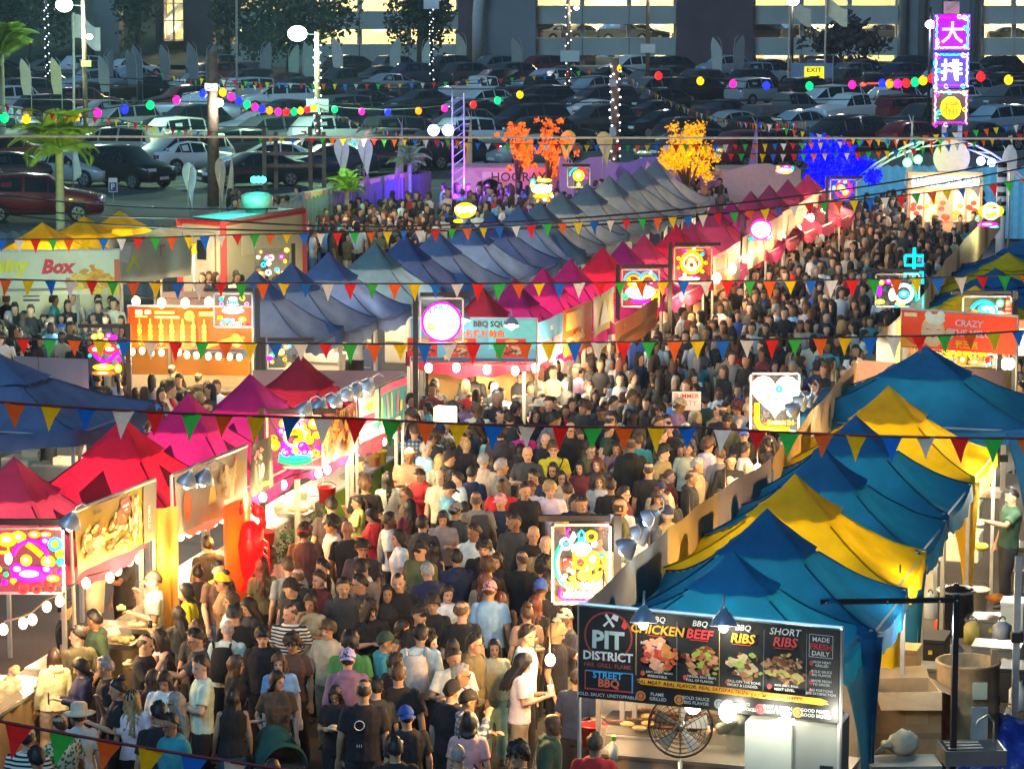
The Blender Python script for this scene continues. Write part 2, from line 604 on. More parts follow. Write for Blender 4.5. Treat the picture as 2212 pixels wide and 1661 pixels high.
CAR = {}
for kind in ('sedan', 'hatchback', 'suv', 'minivan', 'pickup'):
	sec, c0, c1, axles = car_sections(kind)
	rings = [car_ring(s) for s in sec]
	body = MB()
	body.loft(rings)
	win = MB()

	def quad(a, b, c, d, n_):
		ctr = (a + b + c + d) / 4
		win.add([ctr + (p - ctr) * .90 + n_ * .012 for p in (a, b, c, d)], [(0, 1, 2, 3)])
	for sgn, i4, i5 in ((1, 4, 5), (-1, 10, 9)):
		for i in range(c0, c1):
			a, b = rings[i], rings[i + 1]
			quad(a[i4], b[i4], b[i5], a[i5], V((sgn, 0, .35)))
		if kind != 'pickup':
			a, b = rings[c1], rings[c1 + 1]
			win.add([a[i4].lerp(a[i5], .1) + V((sgn * .012, 0, 0)), a[i4].lerp(a[i5], .9) + V((sgn * .012, 0, 0)), b[i4].lerp(a[i4], .45) + V((sgn * .012, 0, .03))], [(0, 1, 2)])
	for i, k in ((c0, 1), (c1, 1)):
		a, b = rings[i], rings[i + 1]
		quad(a[5], a[9], b[9], b[5], V((0, -.6 if i == c0 else .6, .8)))
	wheel = MB()
	wheel.tube([(-.11, 0, 0), (-.10, 0, 0), (.10, 0, 0), (.11, 0, 0)], [.30, .335, .335, .30], n=16)
	for sgn in (-1, 1):
		wheel.tube([(sgn * .112, 0, 0), (sgn * .116, 0, 0)], [.235, .225], n=14, mi=1)
		for k in range(5):
			a = 2 * math.pi * k / 5
			wheel.add([V((sgn * .119, math.cos(a + q_) * r_, math.sin(a + q_) * r_)) for r_, q_ in ((.08, -.3), (.21, -.14), (.21, .14), (.08, .3))], [(0, 1, 2, 3)], 0)
	arch = MB()  # flat dark patch standing in for the shaded wheel well
	hw = sec[3][4]
	for y in axles:
		for sgn in (-1, 1):
			arch.add([V((sgn * (hw + .004), y + .40 * math.cos(t), .335 + .40 * math.sin(t))) for t in [math.pi * j / 12 * 1.16 - .25 for j in range(13)]], [tuple(range(13))])
	hl, tl = MB(), MB()
	f, r_ = sec[1], sec[-2]
	for sgn in (-1, 1):
		hl.box((sgn * f[4] * .74, f[0] - .02, f[2] - .02), (.34, .16, .12), rz=sgn * .35)
		tl.box((sgn * r_[4] * .80, r_[0] + .03, r_[2] - .08), (.30, .16, .16), rz=-sgn * .3)
	lowtrim = MB()
	lowtrim.box((0, sec[1][0] + .0, sec[1][1] + .13), (1.1, .14, .2))
	plate = MB()
	plate.box((0, sec[-1][0] + .035, sec[-1][1] + .25), (.5, .03, .14))
	plate.box((0, sec[0][0] - .02, sec[0][1] + .08), (.5, .03, .12))
	mir = MB()
	for sgn in (-1, 1):
		mir.ell((sgn * (hw + .1), sec[c0][0] + .25, sec[c0][2] + .1), (.1, .06, .08), 8, 5)
	CAR[kind] = dict(body=body.mesh('car_body', M_carpaint), window=win.mesh('car_window', M_carglass, False), wheel=wheel.mesh('wheel', [M_tyre, M_rim], False),
					 arch=arch.mesh('arch_shade_patch', M_tyre, False), headlight=hl.mesh('headlight', M_lampwhite, False), taillight=tl.mesh('taillight', M_lampred, False),
					 grille=lowtrim.mesh('grille', M_tyre, False), plate=plate.mesh('number_plate', M_white, False), mirror=mir.mesh('wing_mirror', M_carpaint), axles=axles, hw=hw)
	far = MB()
	for me_, mi in ((CAR[kind]['body'], 0), (CAR[kind]['window'], 1), (CAR[kind]['arch'], 2), (CAR[kind]['headlight'], 3), (CAR[kind]['taillight'], 4)):
		far.merge(me_, None, mi)
	for y in axles:
		for sgn in (-1, 1):
			far.tube([(sgn * (hw - .2), y, .335), (sgn * (hw + .012), y, .335)], .335, n=12, mi=2)
			far.tube([(sgn * (hw + .012), y, .335), (sgn * (hw + .018), y, .335)], .22, n=10, mi=5)
	CAR[kind]['far'] = far.mesh('parked_car', [M_carpaint, M_carglass, M_tyre, M_lampwhite, M_lampred, M_rim], False)
CARC = {'white': (.72, .74, .74), 'silver': (.36, .39, .41), 'grey': (.13, .14, .15), 'black': (.012, .013, .015), 'dark blue': (.02, .035, .08), 'dark red': (.16, .015, .02), 'red': (.4, .02, .02),
		'charcoal': (.045, .05, .055), 'pale blue': (.3, .42, .5), 'beige': (.4, .36, .28)}
CARW = {'sedan': 'sedan', 'hatchback': 'hatchback', 'suv': 'sport utility car', 'minivan': 'minivan', 'pickup': 'pickup truck'}
CARS = []


def car(p, rot, kind, col, detailed, label):
	if detailed:
		t = thing('parked_car', label, 'car', p, R(rot), 'cars in the car park')
		D = CAR[kind]
		c = CARC[col]
		for nm in ('body', 'mirror'):
			obj({'body': 'body', 'mirror': 'wing_mirror'}[nm], D[nm], parent=t, color=c)
		for nm in ('window', 'arch', 'headlight', 'taillight', 'grille', 'plate'):
			obj({'arch': 'arch_shade_patch', 'plate': 'number_plate'}.get(nm, nm), D[nm], parent=t)
		for y in D['axles']:
			for sgn in (-1, 1):
				obj('wheel', D['wheel'], parent=t, loc=(sgn * (D['hw'] - .07), y, .335))
	else:
		t = obj('parked_car', CAR[kind]['far'], color=CARC[col], loc=p, rotz=R(rot))
		tag(t, label, 'car', 'cars in the car park')
	CARS.append((t, V(p), kind))
	return t


CAR_AT = []
# cars one can pick out: base point, heading, kind, colour
NAMED = [(85, 476, 96, 'suv', 'dark red', 'dark red sport utility car beside the palm and the yellow tents'),
		 (268, 402, 52, 'suv', 'black', 'black sport utility car nose right, beside the tall palm'),
		 (150, 398, 62, 'sedan', 'silver', 'silver sedan half hidden behind the palm trunk'),
		 (35, 400, 118, 'sedan', 'charcoal', 'charcoal sedan with blue tinted windscreen left of the palm'),
		 (255, 352, -118, 'minivan', 'beige', 'pale champagne minivan parked behind the palm crown'),
		 (385, 372, -52, 'minivan', 'silver', 'silver minivan nose left, beside the wooden pole'),
		 (415, 372, 128, 'sedan', 'white', 'white sedan behind the wooden utility pole'),
		 (545, 402, -64, 'sedan', 'black', 'black sedan behind the white feather flags by the wooden pole'),
		 (580, 376, -82, 'sedan', 'white', 'white sedan with dark roof behind the timber frame'),
		 (815, 374, -78, 'suv', 'black', 'black car behind the pair of white teardrop flags'),
		 (700, 382, -70, 'sedan', 'dark blue', 'dark blue sedan behind the lit pole and timber frame'),
		 (25, 300, 78, 'suv', 'white', 'white boxy sport utility car at the edge behind the palm'),
		 (425, 268, 82, 'pickup', 'white', 'white pickup truck with camper top behind the wooden pole'),
		 (190, 250, 100, 'suv', 'dark red', 'dark red car under the coloured bulbs near the palm'),
		 (600, 240, -80, 'suv', 'white', 'white sport utility car under the coloured bulb string')]
for px, py, rot, kind, col, lab in NAMED:
	p = W(px, py, .0)
	CAR_AT.append(p)
	car((p.x, p.y, 0), rot, kind, col, True, lab)
TAILS = [(1862, 201), (1893, 176), (1745, 226)]
q = random.Random(21)
RN = ['front', 'second', 'third', 'fourth', 'fifth', 'sixth', 'seventh', 'eighth', 'ninth', 'tenth', 'rearmost']
MARKS = [(60, 'near the palm'), (240, 'between the palm and wooden pole'), (460, 'behind the wooden pole'), (600, 'right of the wooden pole'), (690, 'behind the lit pole'), (850, 'above the blue fence'), (1000, 'above the blue stage light'),
		 (1140, 'above the orange tree'), (1270, 'between the two utility poles'), (1400, 'right of the orange lit pole'), (1500, 'above the amber tree'), (1640, 'left of the EXIT sign'), (1750, 'below the EXIT sign'), (1890, 'above the blue tree'),
		 (2020, 'beside the tall neon sign'), (2150, 'right of the tall neon sign')]
for ri, zr in enumerate(ROWS):
	half = zr * 512 / FOC * 1.04
	k = 0
	x = -half + q.uniform(0, 2)
	while x < half:
		p = V((x, zr + q.uniform(-.7, .7), 0))
		px, py = proj(p)
		ok = all((p - c).length > 3.4 for c in CAR_AT) and not (ri == 0 and (px > 760 or 290 < px < 500)) and not (ri == 1 and px > 1950)
		ok = ok and not any(abs(px - tx) < 42 and tz - 22 < zr < tz + 3 for tx, tz in TAILS)
		if ok and q.random() < .95:
			kind = q.choice(('sedan', 'sedan', 'sedan', 'hatchback', 'suv', 'suv', 'suv', 'minivan', 'pickup') if ri > 2 else ('sedan', 'suv', 'suv', 'hatchback', 'minivan'))
			col = q.choice(('black', 'black', 'black', 'charcoal', 'charcoal', 'charcoal', 'grey', 'dark blue', 'silver', 'white', 'white', 'pale blue', 'dark red', 'black', 'grey'))
			base = -56 if ri % 2 else 124
			rot = base + q.uniform(-5, 5) + (180 if q.random() < .2 else 0)
			near = min(MARKS, key=lambda m: abs(m[0] - px))[1]
			car(p, rot, kind, col, ri < 3, f"{col} {CARW[kind]} in the {RN[ri]} row, {near}")
			CAR_AT.append(p)
		x += 3.35 * q.uniform(.98, 1.12)
M_tail_on = mat('tail_light_on', (1, .02, .01), emit=6)
for px, zr, kind, col, lab in ((1862, 206, 'suv', 'black', 'black sport utility car with burning red tail lights right of the EXIT sign'), (1893, 181, 'suv', 'silver', 'silver sport utility car with burning red tail lights below the other one'), (1745, 231, 'suv', 'grey', 'grey car with glowing tail lights behind the EXIT sign')):
	p = WY(px, 300, zr)
	c = car((p.x, zr - 5.5, .0), 176, kind, col, True, lab)
	mb = MB()
	sec = car_sections(kind)[0][-2]
	for sgn in (-1, 1):
		mb.box((sgn * sec[4] * .8, sec[0] + .12, sec[2] - .06), (.34, .05, .2))
	mb.box((0, sec[0] + .12, sec[2] + .05), (.9, .04, .05))
	obj('lit_taillight', mb, M_tail_on, c)
# cars on the garage decks
for (x0, x1), lv in zip(BAYS[1:], ((80, 140), (79, 160), (84, 160))):
	n = int((x1 - x0) / 40)
	for yy in lv:
		for k in range(n):
			if q.random() < .6:
				p = WY(x0 + (x1 - x0) * (k + .5) / n, yy + 9, GY + 3.5)
				kind, col = q.choice(('sedan', 'suv')), q.choice(('black', 'grey', 'silver', 'charcoal'))
				c = car(p, 90 + q.uniform(-30, 30), kind, col, False, f"{col} {CARW[kind]} on a lit {'upper' if yy < 100 else 'lower'} deck {'behind the EXIT sign' if x0 == 1628 else 'right of the neon tower' if x0 > 2000 else 'above the orange pole'}")
				c['group'] = 'cars on the garage decks'


# ---- fences and far walls of the market
M_fence = mat('fence_blue_grey', (.10, .16, .21), .7, var=.15, scale=1)


def fence(label, pts, h, m=M_fence, color=None):
	f = thing('metal_fence', label, 'fence', pts[0])
	o_ = f.location.copy()
	for a, b in zip(pts[:-1], pts[1:]):
		n = max(1, round((b - a).length / 2.4))
		for k in range(n):
			p, r = a.lerp(b, k / n), a.lerp(b, (k + 1) / n)
			d = (r - p)
			pn = MB()
			nn = V((-d.y, d.x, 0)).normalized()
			cnt = 14
			vs, fs = [], []
			for i in range(cnt + 1):
				pp = p + d * (i / cnt) + nn * (.02 if i % 2 else -.02) - o_
				vs += [pp + V((0, 0, .08)), pp + V((0, 0, h - .12 + (.08 if i % 2 else 0)))]
			for i in range(cnt):
				fs.append((2 * i, 2 * i + 2, 2 * i + 3, 2 * i + 1))
			pn.add(vs, fs)
			obj('panel', pn, m, f)
			po = MB()
			pp = p - o_
			po.box((pp.x, pp.y, h / 2 + .05), (.09, .09, h + .1))
			obj('post', po, m, f)
	return f


def g0(px, py, h):
	p = W(px, py, h)
	return V((p.x, p.y, 0))


fence('blue grey slatted metal fence between market and car park', [g0(-40, 497, 2.1), g0(330, 482, 2.1), g0(655, 425, 2.1), g0(930, 364, 2.1)], 2.1)
fence('bright cyan lit picket fence behind the white beach mural', [g0(1850, 352, 2.6), g0(2260, 356, 2.6)], 2.6, mat('cyan_fence', (.12, .45, .62), .6))


def wall_panel(label, name, cat, x0, x1, ytop, h, m, color=None, y2=None, thick=.25, art=None):
	a, b = W(x0, ytop, h), W(x1, y2 if y2 is not None else ytop, h)
	a.z = b.z = 0
	t = thing(name, label, cat, a)
	d = b - a
	ang = math.atan2(d.y, d.x)
	t.rotation_euler = (0, 0, ang)
	bx = MB()
	bx.box((d.length / 2, thick / 2, h / 2), (d.length, thick, h))
	obj('panel', bx, m, t, color=color)
	L = d.length
	if art:
		for it in art:
			am = MB()
			if it[0] == 't':
				_, s, x, z, size, c, bold = it
				vs, fs, w = text_mesh(s, bold)
				am.add([V((x * L + v.x * size, -.012, z + v.y * size)) for v in vs], fs)
				obj('lettering', am, M_print, t, color=c)
			elif it[0] == 'r':
				_, xa, za, xb, zb, c = it
				am.box(((xa + xb) / 2 * L, -.004, (za + zb) / 2), ((xb - xa) * L, .008, zb - za))
				obj('painted_panel', am, M_print, t, color=c)
			elif it[0] == 'b':
				_, x, z, r1, r2, c = it
				am.add([V((x * L + r1 * math.cos(k_ * .4488), -.010, z + r2 * math.sin(k_ * .4488) * (1 + .12 * math.sin(k_ * 2.3)))) for k_ in range(14)], [tuple(range(14))])
				obj('painted_shape', am, M_print, t, color=c)
	return t


PINK, ORG = (.62, .30, .40), (.66, .32, .14)
wall_panel('orange pink painted mural wall with faces beside the small palm', 'mural_wall', 'wall', 672, 880, 415, 2.15, M_print, (.62, .36, .2), 372,
		   art=[('b', .12 + .11 * k, 1.5 + .25 * math.sin(k * 2.1), .33, .62, c) for k, c in enumerate(((.55, .16, .1), (.62, .45, .25), (.5, .2, .16), (.7, .5, .3), (.45, .18, .12), (.62, .3, .2), (.7, .42, .25), (.4, .2, .15)))]
		   + [('b', .12 + .11 * k, 1.95 + .25 * math.sin(k * 2.1), .18, .22, c) for k, c in enumerate(((.7, .45, .3), (.3, .1, .06), (.72, .5, .35), (.3, .12, .08), (.7, .5, .36), (.25, .1, .08), (.66, .4, .3), (.7, .5, .3)))])
wall_panel('pink container with dark lettering left of the orange tree', 'shipping_container', 'container', 976, 1210, 362, 2.0, mat('container_side', rough=.6, objcol=True, var=.12, scale=1), (.66, .34, .46), 362, 2.4,
		   [('t', 'HOORAY', .62, 1.5, .34, (.03, .02, .03), .01), ('p', 0) if False else ('r', .28, .8, .47, 1.85, (.75, .62, .6)), ('b', .375, 1.3, .6, .36, (.5, .28, .26)), ('b', .36, 1.4, .3, .2, (.62, .45, .3)), ('b', .16, 1.3, .5, .6, (.75, .45, .5)), ('b', .8, 1.0, .5, .5, (.5, .22, .3))])
wall_panel('violet lit wall panel behind the lantern sign and grey tents', 'mural_wall', 'wall', 1196, 1500, 352, 2.0, M_print, (.30, .20, .40), 350, art=[('b', .3, 1.4, 1.2, .8, (.5, .28, .6)), ('b', .7, 1.6, 1.4, .6, (.32, .18, .55))])
wall_panel('orange fronted corner booth behind the grey tents below the amber tree', 'mural_wall', 'wall', 1440, 1560, 372, 2.05, M_print, (.72, .30, .08), 370, art=[('r', .05, 1.5, .95, 1.95, (.3, .15, .4)), ('r', .1, .4, .45, 1.4, (.75, .45, .12)), ('r', .55, .4, .9, 1.4, (.7, .38, .1))])
wall_panel('salmon painted container with pink lettering above the red tents', 'shipping_container', 'container', 1555, 1730, 366, 2.0, mat('container_side'), (.68, .34, .26), 366, 2.4,
		   [('r', .3, 1.5, .7, 1.62, (.6, .2, .35)), ('r', .26, 1.25, .74, 1.38, (.6, .2, .35)), ('b', .5, 1.6, 1.5, .6, (.7, .38, .32))])
wall_panel('white beach scene mural wall behind the orange food booth', 'mural_wall', 'wall', 1868, 2260, 366, 2.2, M_print, (.55, .68, .75), 366,
		   art=[('r', .0, 0, 1, 1.2, (.2, .42, .72)), ('b', .1, 1.5, .9, .55, (.15, .45, .75)), ('b', .1, 1.1, .55, .35, (.62, .3, .5)), ('b', .9, 1.3, .8, .5, (.35, .2, .55)), ('b', .9, .9, .5, .3, (.7, .5, .1))])

# ---- night air: thin smoke and haze over the whole place
mb = MB()
mb.box((0, 190, 4.7), (420, 420, 11.6))
me_ = bpy.data.meshes.new('haze')
me_.from_pydata(mb.v, [], mb.f)
hm = bpy.data.materials.new('haze_air')
hm.use_nodes = True
for n_ in list(hm.node_tree.nodes):
	if n_.type == 'BSDF_PRINCIPLED':
		hm.node_tree.nodes.remove(n_)
pv = hm.node_tree.nodes.new('ShaderNodeVolumePrincipled')
pv.inputs['Color'].default_value = (.5, .72, 1, 1)
pv.inputs['Density'].default_value = .0004
pv.inputs['Anisotropy'].default_value = .45
hm.node_tree.links.new(pv.outputs[0], hm.node_tree.nodes['Material Output'].inputs['Volume'])
me_.materials.append(hm)
haze = bpy.data.objects.new('haze', me_)
haze['kind'] = 'stuff'
COL.objects.link(haze)
S.cycles.volume_bounces = 0
# ================================================================ poles, lights, flags, bunting, palms, glowing trees, tall sign
def pole(label, base, h, r, m=M_wood, arms=(), lean=0.0, floods=(), signs=(), winding=False, name='utility_pole'):
	t = thing(name, label, 'pole', base, 0)
	mb = MB()
	mb.tube([(0, 0, 0), (lean * .5, 0, h * .5), (lean, 0, h)], [r, r * .92, r * .8], n=10)
	obj('post', mb, m, t, True)
	for z, w in arms:
		mb = MB()
		mb.box((lean * z / h, 0, z), (w, .1, .12))
		obj('crossarm', mb, m, t)
	for x, z, size, col, watts in floods:
		mb = MB()
		mb.ell((x, -r - .12, z), (size, size * .6, size * .8), 12, 8)
		obj('flood_light', mb, glow('flood_%.2f_%.2f' % (col[0], col[2]), col, 16), t, True)
		mb = MB()
		mb.tube([(0, 0, z - .05), (x, -r - .05, z)], .04, n=6)
		obj('bracket', mb, M_black, t)
		lamp('flood', t, (x, -r - .12 - size, z), watts, col, size)
	for x, z, w, hh, c in signs:
		mb = MB()
		mb.box((x, -r - .04, z), (w, .03, hh))
		obj('notice', mb, M_print, t, color=c)
	if winding:
		mb = MB()
		q = random.Random(int(base[0] * 10) + 5)
		for k in range(46):
			z = h * (.06 + .9 * k / 46)
			a = k * 1.9
			mb.ell((lean * z / h + (r + .02) * math.cos(a), (r + .02) * math.sin(a), z), (.035, .035, .035), 6, 4)
		o = obj('fairy_lights', mb, glow('fairy_white', (.8, .9, 1), 5), t)
	return t


def gY(px, y):
	p = WY(px, 300, y)
	return V((p.x, y, 0))


pole('thick wooden utility pole rising from the near edge of the car park', gY(459, 116), 5.95, .24, arms=[(5.6, .5)], lean=.05, floods=[(.28, 4.0, .2, (.9, .95, 1), 120)], signs=[(0, 4.6, .5, .28, (.5, .5, .45))])
pole('wooden pole wound with fairy lights under the green floodlight', gY(687, 141), 6.0, .15, floods=[(-.9, 5.95, .45, (.55, 1.0, .60), 3200)], signs=[(0, 2.6, 1.05, .62, (.55, .58, .55))], winding=True)
pole('tall wooden post carrying the bright corner floodlight', gY(186, 148), 7.6, .13, floods=[(-.9, 7.15, .42, (.62, 1.0, .68), 3200), (.3, 5.6, .16, (.9, .95, 1), 0)], signs=[(.1, 4.3, .5, .3, (.6, .58, .2))])
pole('orange lit wooden pole wound with fairy lights at the end of the bulb strings', gY(1328, 124), 5.4, .2, mat('wood_with_orange_light', (.30, .15, .09), .9, var=.3, scale=5), signs=[(-.1, 4.4, .3, .3, (.6, .55, .5)), (-.1, 2.4, .25, .35, (.6, .58, .55))], winding=True)  # wood colour has the orange light on the pole put into it
pole('dark wooden pole wound with fairy lights before the garage wall', gY(1227, 190), 9.3, .16, floods=[(.5, 6.2, .16, (.9, .95, 1), 60)], signs=[(.1, 3.2, 1.2, .7, (.55, .6, .58))], winding=True)
pole('plain dark pole in front of the garage middle deck', gY(1398, 205), 10.4, .15, floods=[(.5, 7.2, .2, (.85, .92, 1), 60)], signs=[(0, 3.2, 1.0, .6, (.6, .6, .58))])
pole('slim post topped by a warm white lamp left of the EXIT sign', gY(1708, 200), 9.5, .12, M_black, floods=[(0, 6.5, .42, (1, .95, .75), 500)], name='lamp_post')
pole('slim dark lamp post with twin heads near the corner', gY(106, 200), 9.6, .12, M_black, floods=[(-.4, 8.2, .22, (.8, .82, 1), 150), (.5, 8.2, .22, (.8, .82, 1), 150)], winding=True, name='lamp_post')
pole('pole with fairy lights beside the dark tree and lamp', gY(933, 215), 11, .12, M_black, floods=[(.3, 8.4, .3, (.9, .93, 1), 150)], signs=[(0, 6.2, 1.1, 1.1, (.4, .5, .55))], winding=True, name='lamp_post')
pole('slim pole with cool white lamp left of the tall neon sign', gY(2004, 150), 7.0, .08, M_black, floods=[(0, 6.15, .26, (.8, .95, 1), 300)], name='lamp_post')

# EXIT sign board, P sign
t = thing('exit_sign', 'yellow EXIT sign with a right pointing arrow in the car park', 'sign', gY(1752, 196))
mb = MB()
for sx in (-2.9, 2.9):
	mb.tube([(sx, 0, -1.2), (sx, 0, 5.2)], .07, n=6)
obj('frame', mb, M_alu, t)
mb = MB()
mb.box((0, .05, 3.2), (5.8, .06, 2.0))
obj('back_board', mb, M_print, t, color=(.2, .28, .42))
mb = MB()
mb.box((.3, -.05, 2.75), (2.7, .08, 1.95))
obj('panel', mb, mat('lit_exit_yellow', (.95, .8, .02), emit=.7), t)
vs, fs, w_ = text_mesh('EXIT', .03)
mb = MB()
mb.add([V((v.x * .72 + .3, -.10, 2.95 + v.y * .62)) for v in vs], fs)
obj('lettering', mb, M_black, t)
mb = MB()
mb.add([V(p) for p in ((-.4, -.1, 2.2), (.7, -.1, 2.2), (.7, -.1, 2.05), (1.2, -.1, 2.32), (.7, -.1, 2.58), (.7, -.1, 2.42), (-.4, -.1, 2.42))], [(0, 1, 2, 3, 4, 5, 6)])
obj('arrow', mb, M_black, t)
t.scale = (.47, .47, .47)
t.location.z = .56
t = thing('parking_sign', 'small blue and white P sign standing in the car park', 'sign', W(245, 440, 0))
mb = MB()
mb.tube([(0, 0, 0), (0, 0, 1.2)], .03, n=6)
obj('post', mb, M_alu, t)
mb = MB()
mb.box((0, -.03, 1.35), (.62, .03, 1.0))
obj('board', mb, M_white, t)
mb = MB()
mb.box((0, -.05, 1.22), (.52, .02, .62))
obj('panel', mb, M_print, t, color=(.02, .05, .18))
vs, fs, w_ = text_mesh('P', .03)
mb = MB()
mb.add([V((v.x * .42, -.064, 1.02 + v.y * .42)) for v in vs], fs)
obj('lettering', mb, M_white, t)
t.scale = (.55, .55, .55)
# weathered timber frame in the car park
t = thing('timber_frame', 'rough timber barrier frame standing before the white sedan', 'frame', W(643, 410, 0))
for x, h in ((-1.35, 2.6), (-.9, 2.4), (.55, 2.6), (1.1, 2.4)):
	mb = MB()
	mb.box((x, rnd.uniform(-.3, .3), h / 2), (.17, .14, h))
	obj('post', mb, M_wood, t)
for z in (1.0, 1.5, 2.1):
	mb = MB()
	mb.box((-.1, 0, z), (2.6, .07, .14))
	obj('rail', mb, M_wood, t)


# ---- feather and teardrop flags
def feather(label, base, h, w, col, kind='feather', flip=1, name='feather_flag', z0=None):
	t = thing(name, label, 'flag', base, rnd.uniform(-.2, .2), 'promotional flags on poles')
	mb = MB()
	mb.tube([(0, 0, 0), (0, 0, h * .75), (flip * w * .15, 0, h * .93), (flip * w * .5, 0, h)], [.03, .022, .015, .01], n=6)
	obj('pole', mb, M_alu, t, True)
	n = 14
	pts = []
	for i in range(n + 1):
		k = i / n
		z = h * (.22 + .78 * k) if kind != 'pennant' else h * (.35 + .63 * k)
		if z0 is not None:
			z = z0 + (h - z0) * k
		if kind == 'feather':
			x0 = flip * w * .9 * (max(0, k - .5) / .5) ** 2.2
			x1 = x0 + flip * w * (1 - max(0, (k - .55) / .45) ** 2.4) * (.75 + .25 * min(1, k * 3))
		elif kind == 'teardrop':
			ww = math.sin(min(1, k * .98 + .01) ** 2.8 * math.pi) ** .62
			x0, x1 = -w * .5 * ww + 0, w * .55 * ww
			x0 += flip * w * .28 * (1 - k)
			x1 += flip * w * .28 * (1 - k)
		else:
			x0, x1 = 0, flip * w * (1 - k) * (1 if k > .1 else k * 10)
		pts.append((x0, x1, z))
	mb = MB()
	mb.loft([[V((x0, .0, z)), V((x0 * .65 + x1 * .35, .04 * math.sin(z * 3), z)), V((x0 * .3 + x1 * .7, -.04 * math.sin(z * 2.3), z)), V((x1, .02, z))] for x0, x1, z in pts], cap=False, closed=False)
	obj('cloth', mb, M_flag, t, True, color=col)
	return t


FL = [(735, 108, 3.1, 1.45, .52, (.9, .88, .85), 'teardrop', 1, 'left one of the pair of white teardrop flags above the fence'),
	  (786, 108, 3.14, 1.5, .52, (.9, .88, .86), 'teardrop', 1, 'right one of the pair of white teardrop flags above the fence'),
	  (405, 100, 2.8, 1.2, .46, (.62, .78, .85), 'teardrop', 1, 'pale blue white teardrop flag left of the wooden pole'),
	  (473, 100, 2.95, 1.2, .34, (.62, .5, .42), 'teardrop', 1, 'beige teardrop flag right of the wooden pole'),
	  (1228, 108, 3.4, 2.0, .54, (.80, .72, .12), 'teardrop', -1, 'yellow teardrop flag nearer the orange tree'),
	  (1303, 108, 3.35, 2.0, .56, (.80, .74, .2), 'teardrop', 1, 'yellow teardrop flag beside the orange lit pole'),
	  (2183, 92, 3.9, 1.5, .48, (.42, .48, .52), 'teardrop', -1, 'grey white teardrop flag over the beach mural'),
	  (1428, 100, 2.85, 1.2, .5, (.58, .36, .38), 'feather', -1, 'salmon feather flag below the amber tree'),
	  (1240, 102, 2.9, 1.2, .5, (.45, .28, .55), 'feather', -1, 'mauve feather flag below the yellow teardrops'),
	  (502, 105, 2.95, .8, .35, (.55, .45, .34), 'pennant', -1, 'thin beige pennant flag on a pole right of the wooden pole'),
	  (870, 110, 3.75, 1.2, .4, (.50, .40, .34), 'pennant', -1, 'thin furled printed flag left of the blue stage light'),
	  (1019, 112, 3.9, 1.6, .3, (.62, .45, .25), 'pennant', -1, 'tall narrow orange flag right of the stage truss'),
	  (1636, 108, 3.9, 1.6, .4, (.28, .2, .55), 'pennant', -1, 'purple pennant flag above the salmon container'),
	  (1972, 100, 4.4, 1.8, .3, (.6, .55, .5), 'pennant', -1, 'thin white flag left of the tall neon sign'),
	  (156, 118, 3.0, .8, .4, (.62, .72, .66), 'pennant', 1, 'pale hanging pennant flag beside the palm trunk')]
for px, y, h, z0, w, c, k, fl, lab in FL:
	feather(lab, gY(px, y), h, w, c, k, fl, {'feather': 'feather_flag', 'teardrop': 'teardrop_flag', 'pennant': 'pennant_flag'}[k], z0)
BGF = [(70, 195, 158, (.62, .55, .38), 'cream feather flag near the left palm'), (136, 193, 158, (.68, .6, .36), 'cream yellow feather flag left of the corner floodlight post'), (238, 188, 165, (.42, .45, .42), 'grey green feather flag with red mark right of the floodlight post'),
	   (225, 175, 175, (.24, .27, .28), 'dark grey feather flag behind the grey green one'), (298, 176, 175, (.24, .28, .3), 'slate feather flag left of the stair tower'), (310, 165, 182, (.22, .26, .28), 'slate feather flag just behind its twin left of the stair tower'),
	   (370, 165, 178, (.25, .29, .31), 'slate feather flag below the stair tower window'), (430, 160, 182, (.27, .29, .32), 'slate feather flag right below the brick stair tower'), (447, 165, 184, (.25, .27, .3), 'slate feather flag nearest the wooden pole top'),
	   (742, 150, 225, (.72, .7, .66), 'white feather flag right of the green floodlight'), (843, 150, 225, (.45, .58, .52), 'pale green feather flag left of the dark tree'), (912, 150, 225, (.6, .72, .62), 'pale mint feather flag under the dark tree'),
	   (655, 165, 215, (.4, .62, .45), 'green lit feather flag under the green floodlight'), (625, 165, 215, (.4, .6, .45), 'green lit feather flag left of the green floodlight pole'), (680, 160, 215, (.5, .62, .52), 'pale feather flag touching the green floodlight pole'),  # green lit pair: the floodlight's green is put into their cloth colour
	   (565, 160, 215, (.28, .33, .36), 'grey feather flag left of the broad dark tree'), (1128, 150, 225, (.32, .36, .36), 'grey feather flag before the big grey garage pier'),
	   (1558, 150, 215, (.5, .6, .56), 'white striped feather flag before the dark brick wall'), (1583, 145, 218, (.22, .22, .24), 'dark feather flag before the dark brick wall'), (1008, 140, 240, (.45, .48, .4), 'pale feather flag left of the pale downpipe')]
for px, py, y, c, lab in BGF:
	b = WY(px, py + 10, y)
	feather(lab, gY(px, y), b.z + 2.15 * y / 175, .62 * y / 175, c, 'feather', 1 if 'mint' in lab or px % 2 else -1, z0=max(.4, b.z))
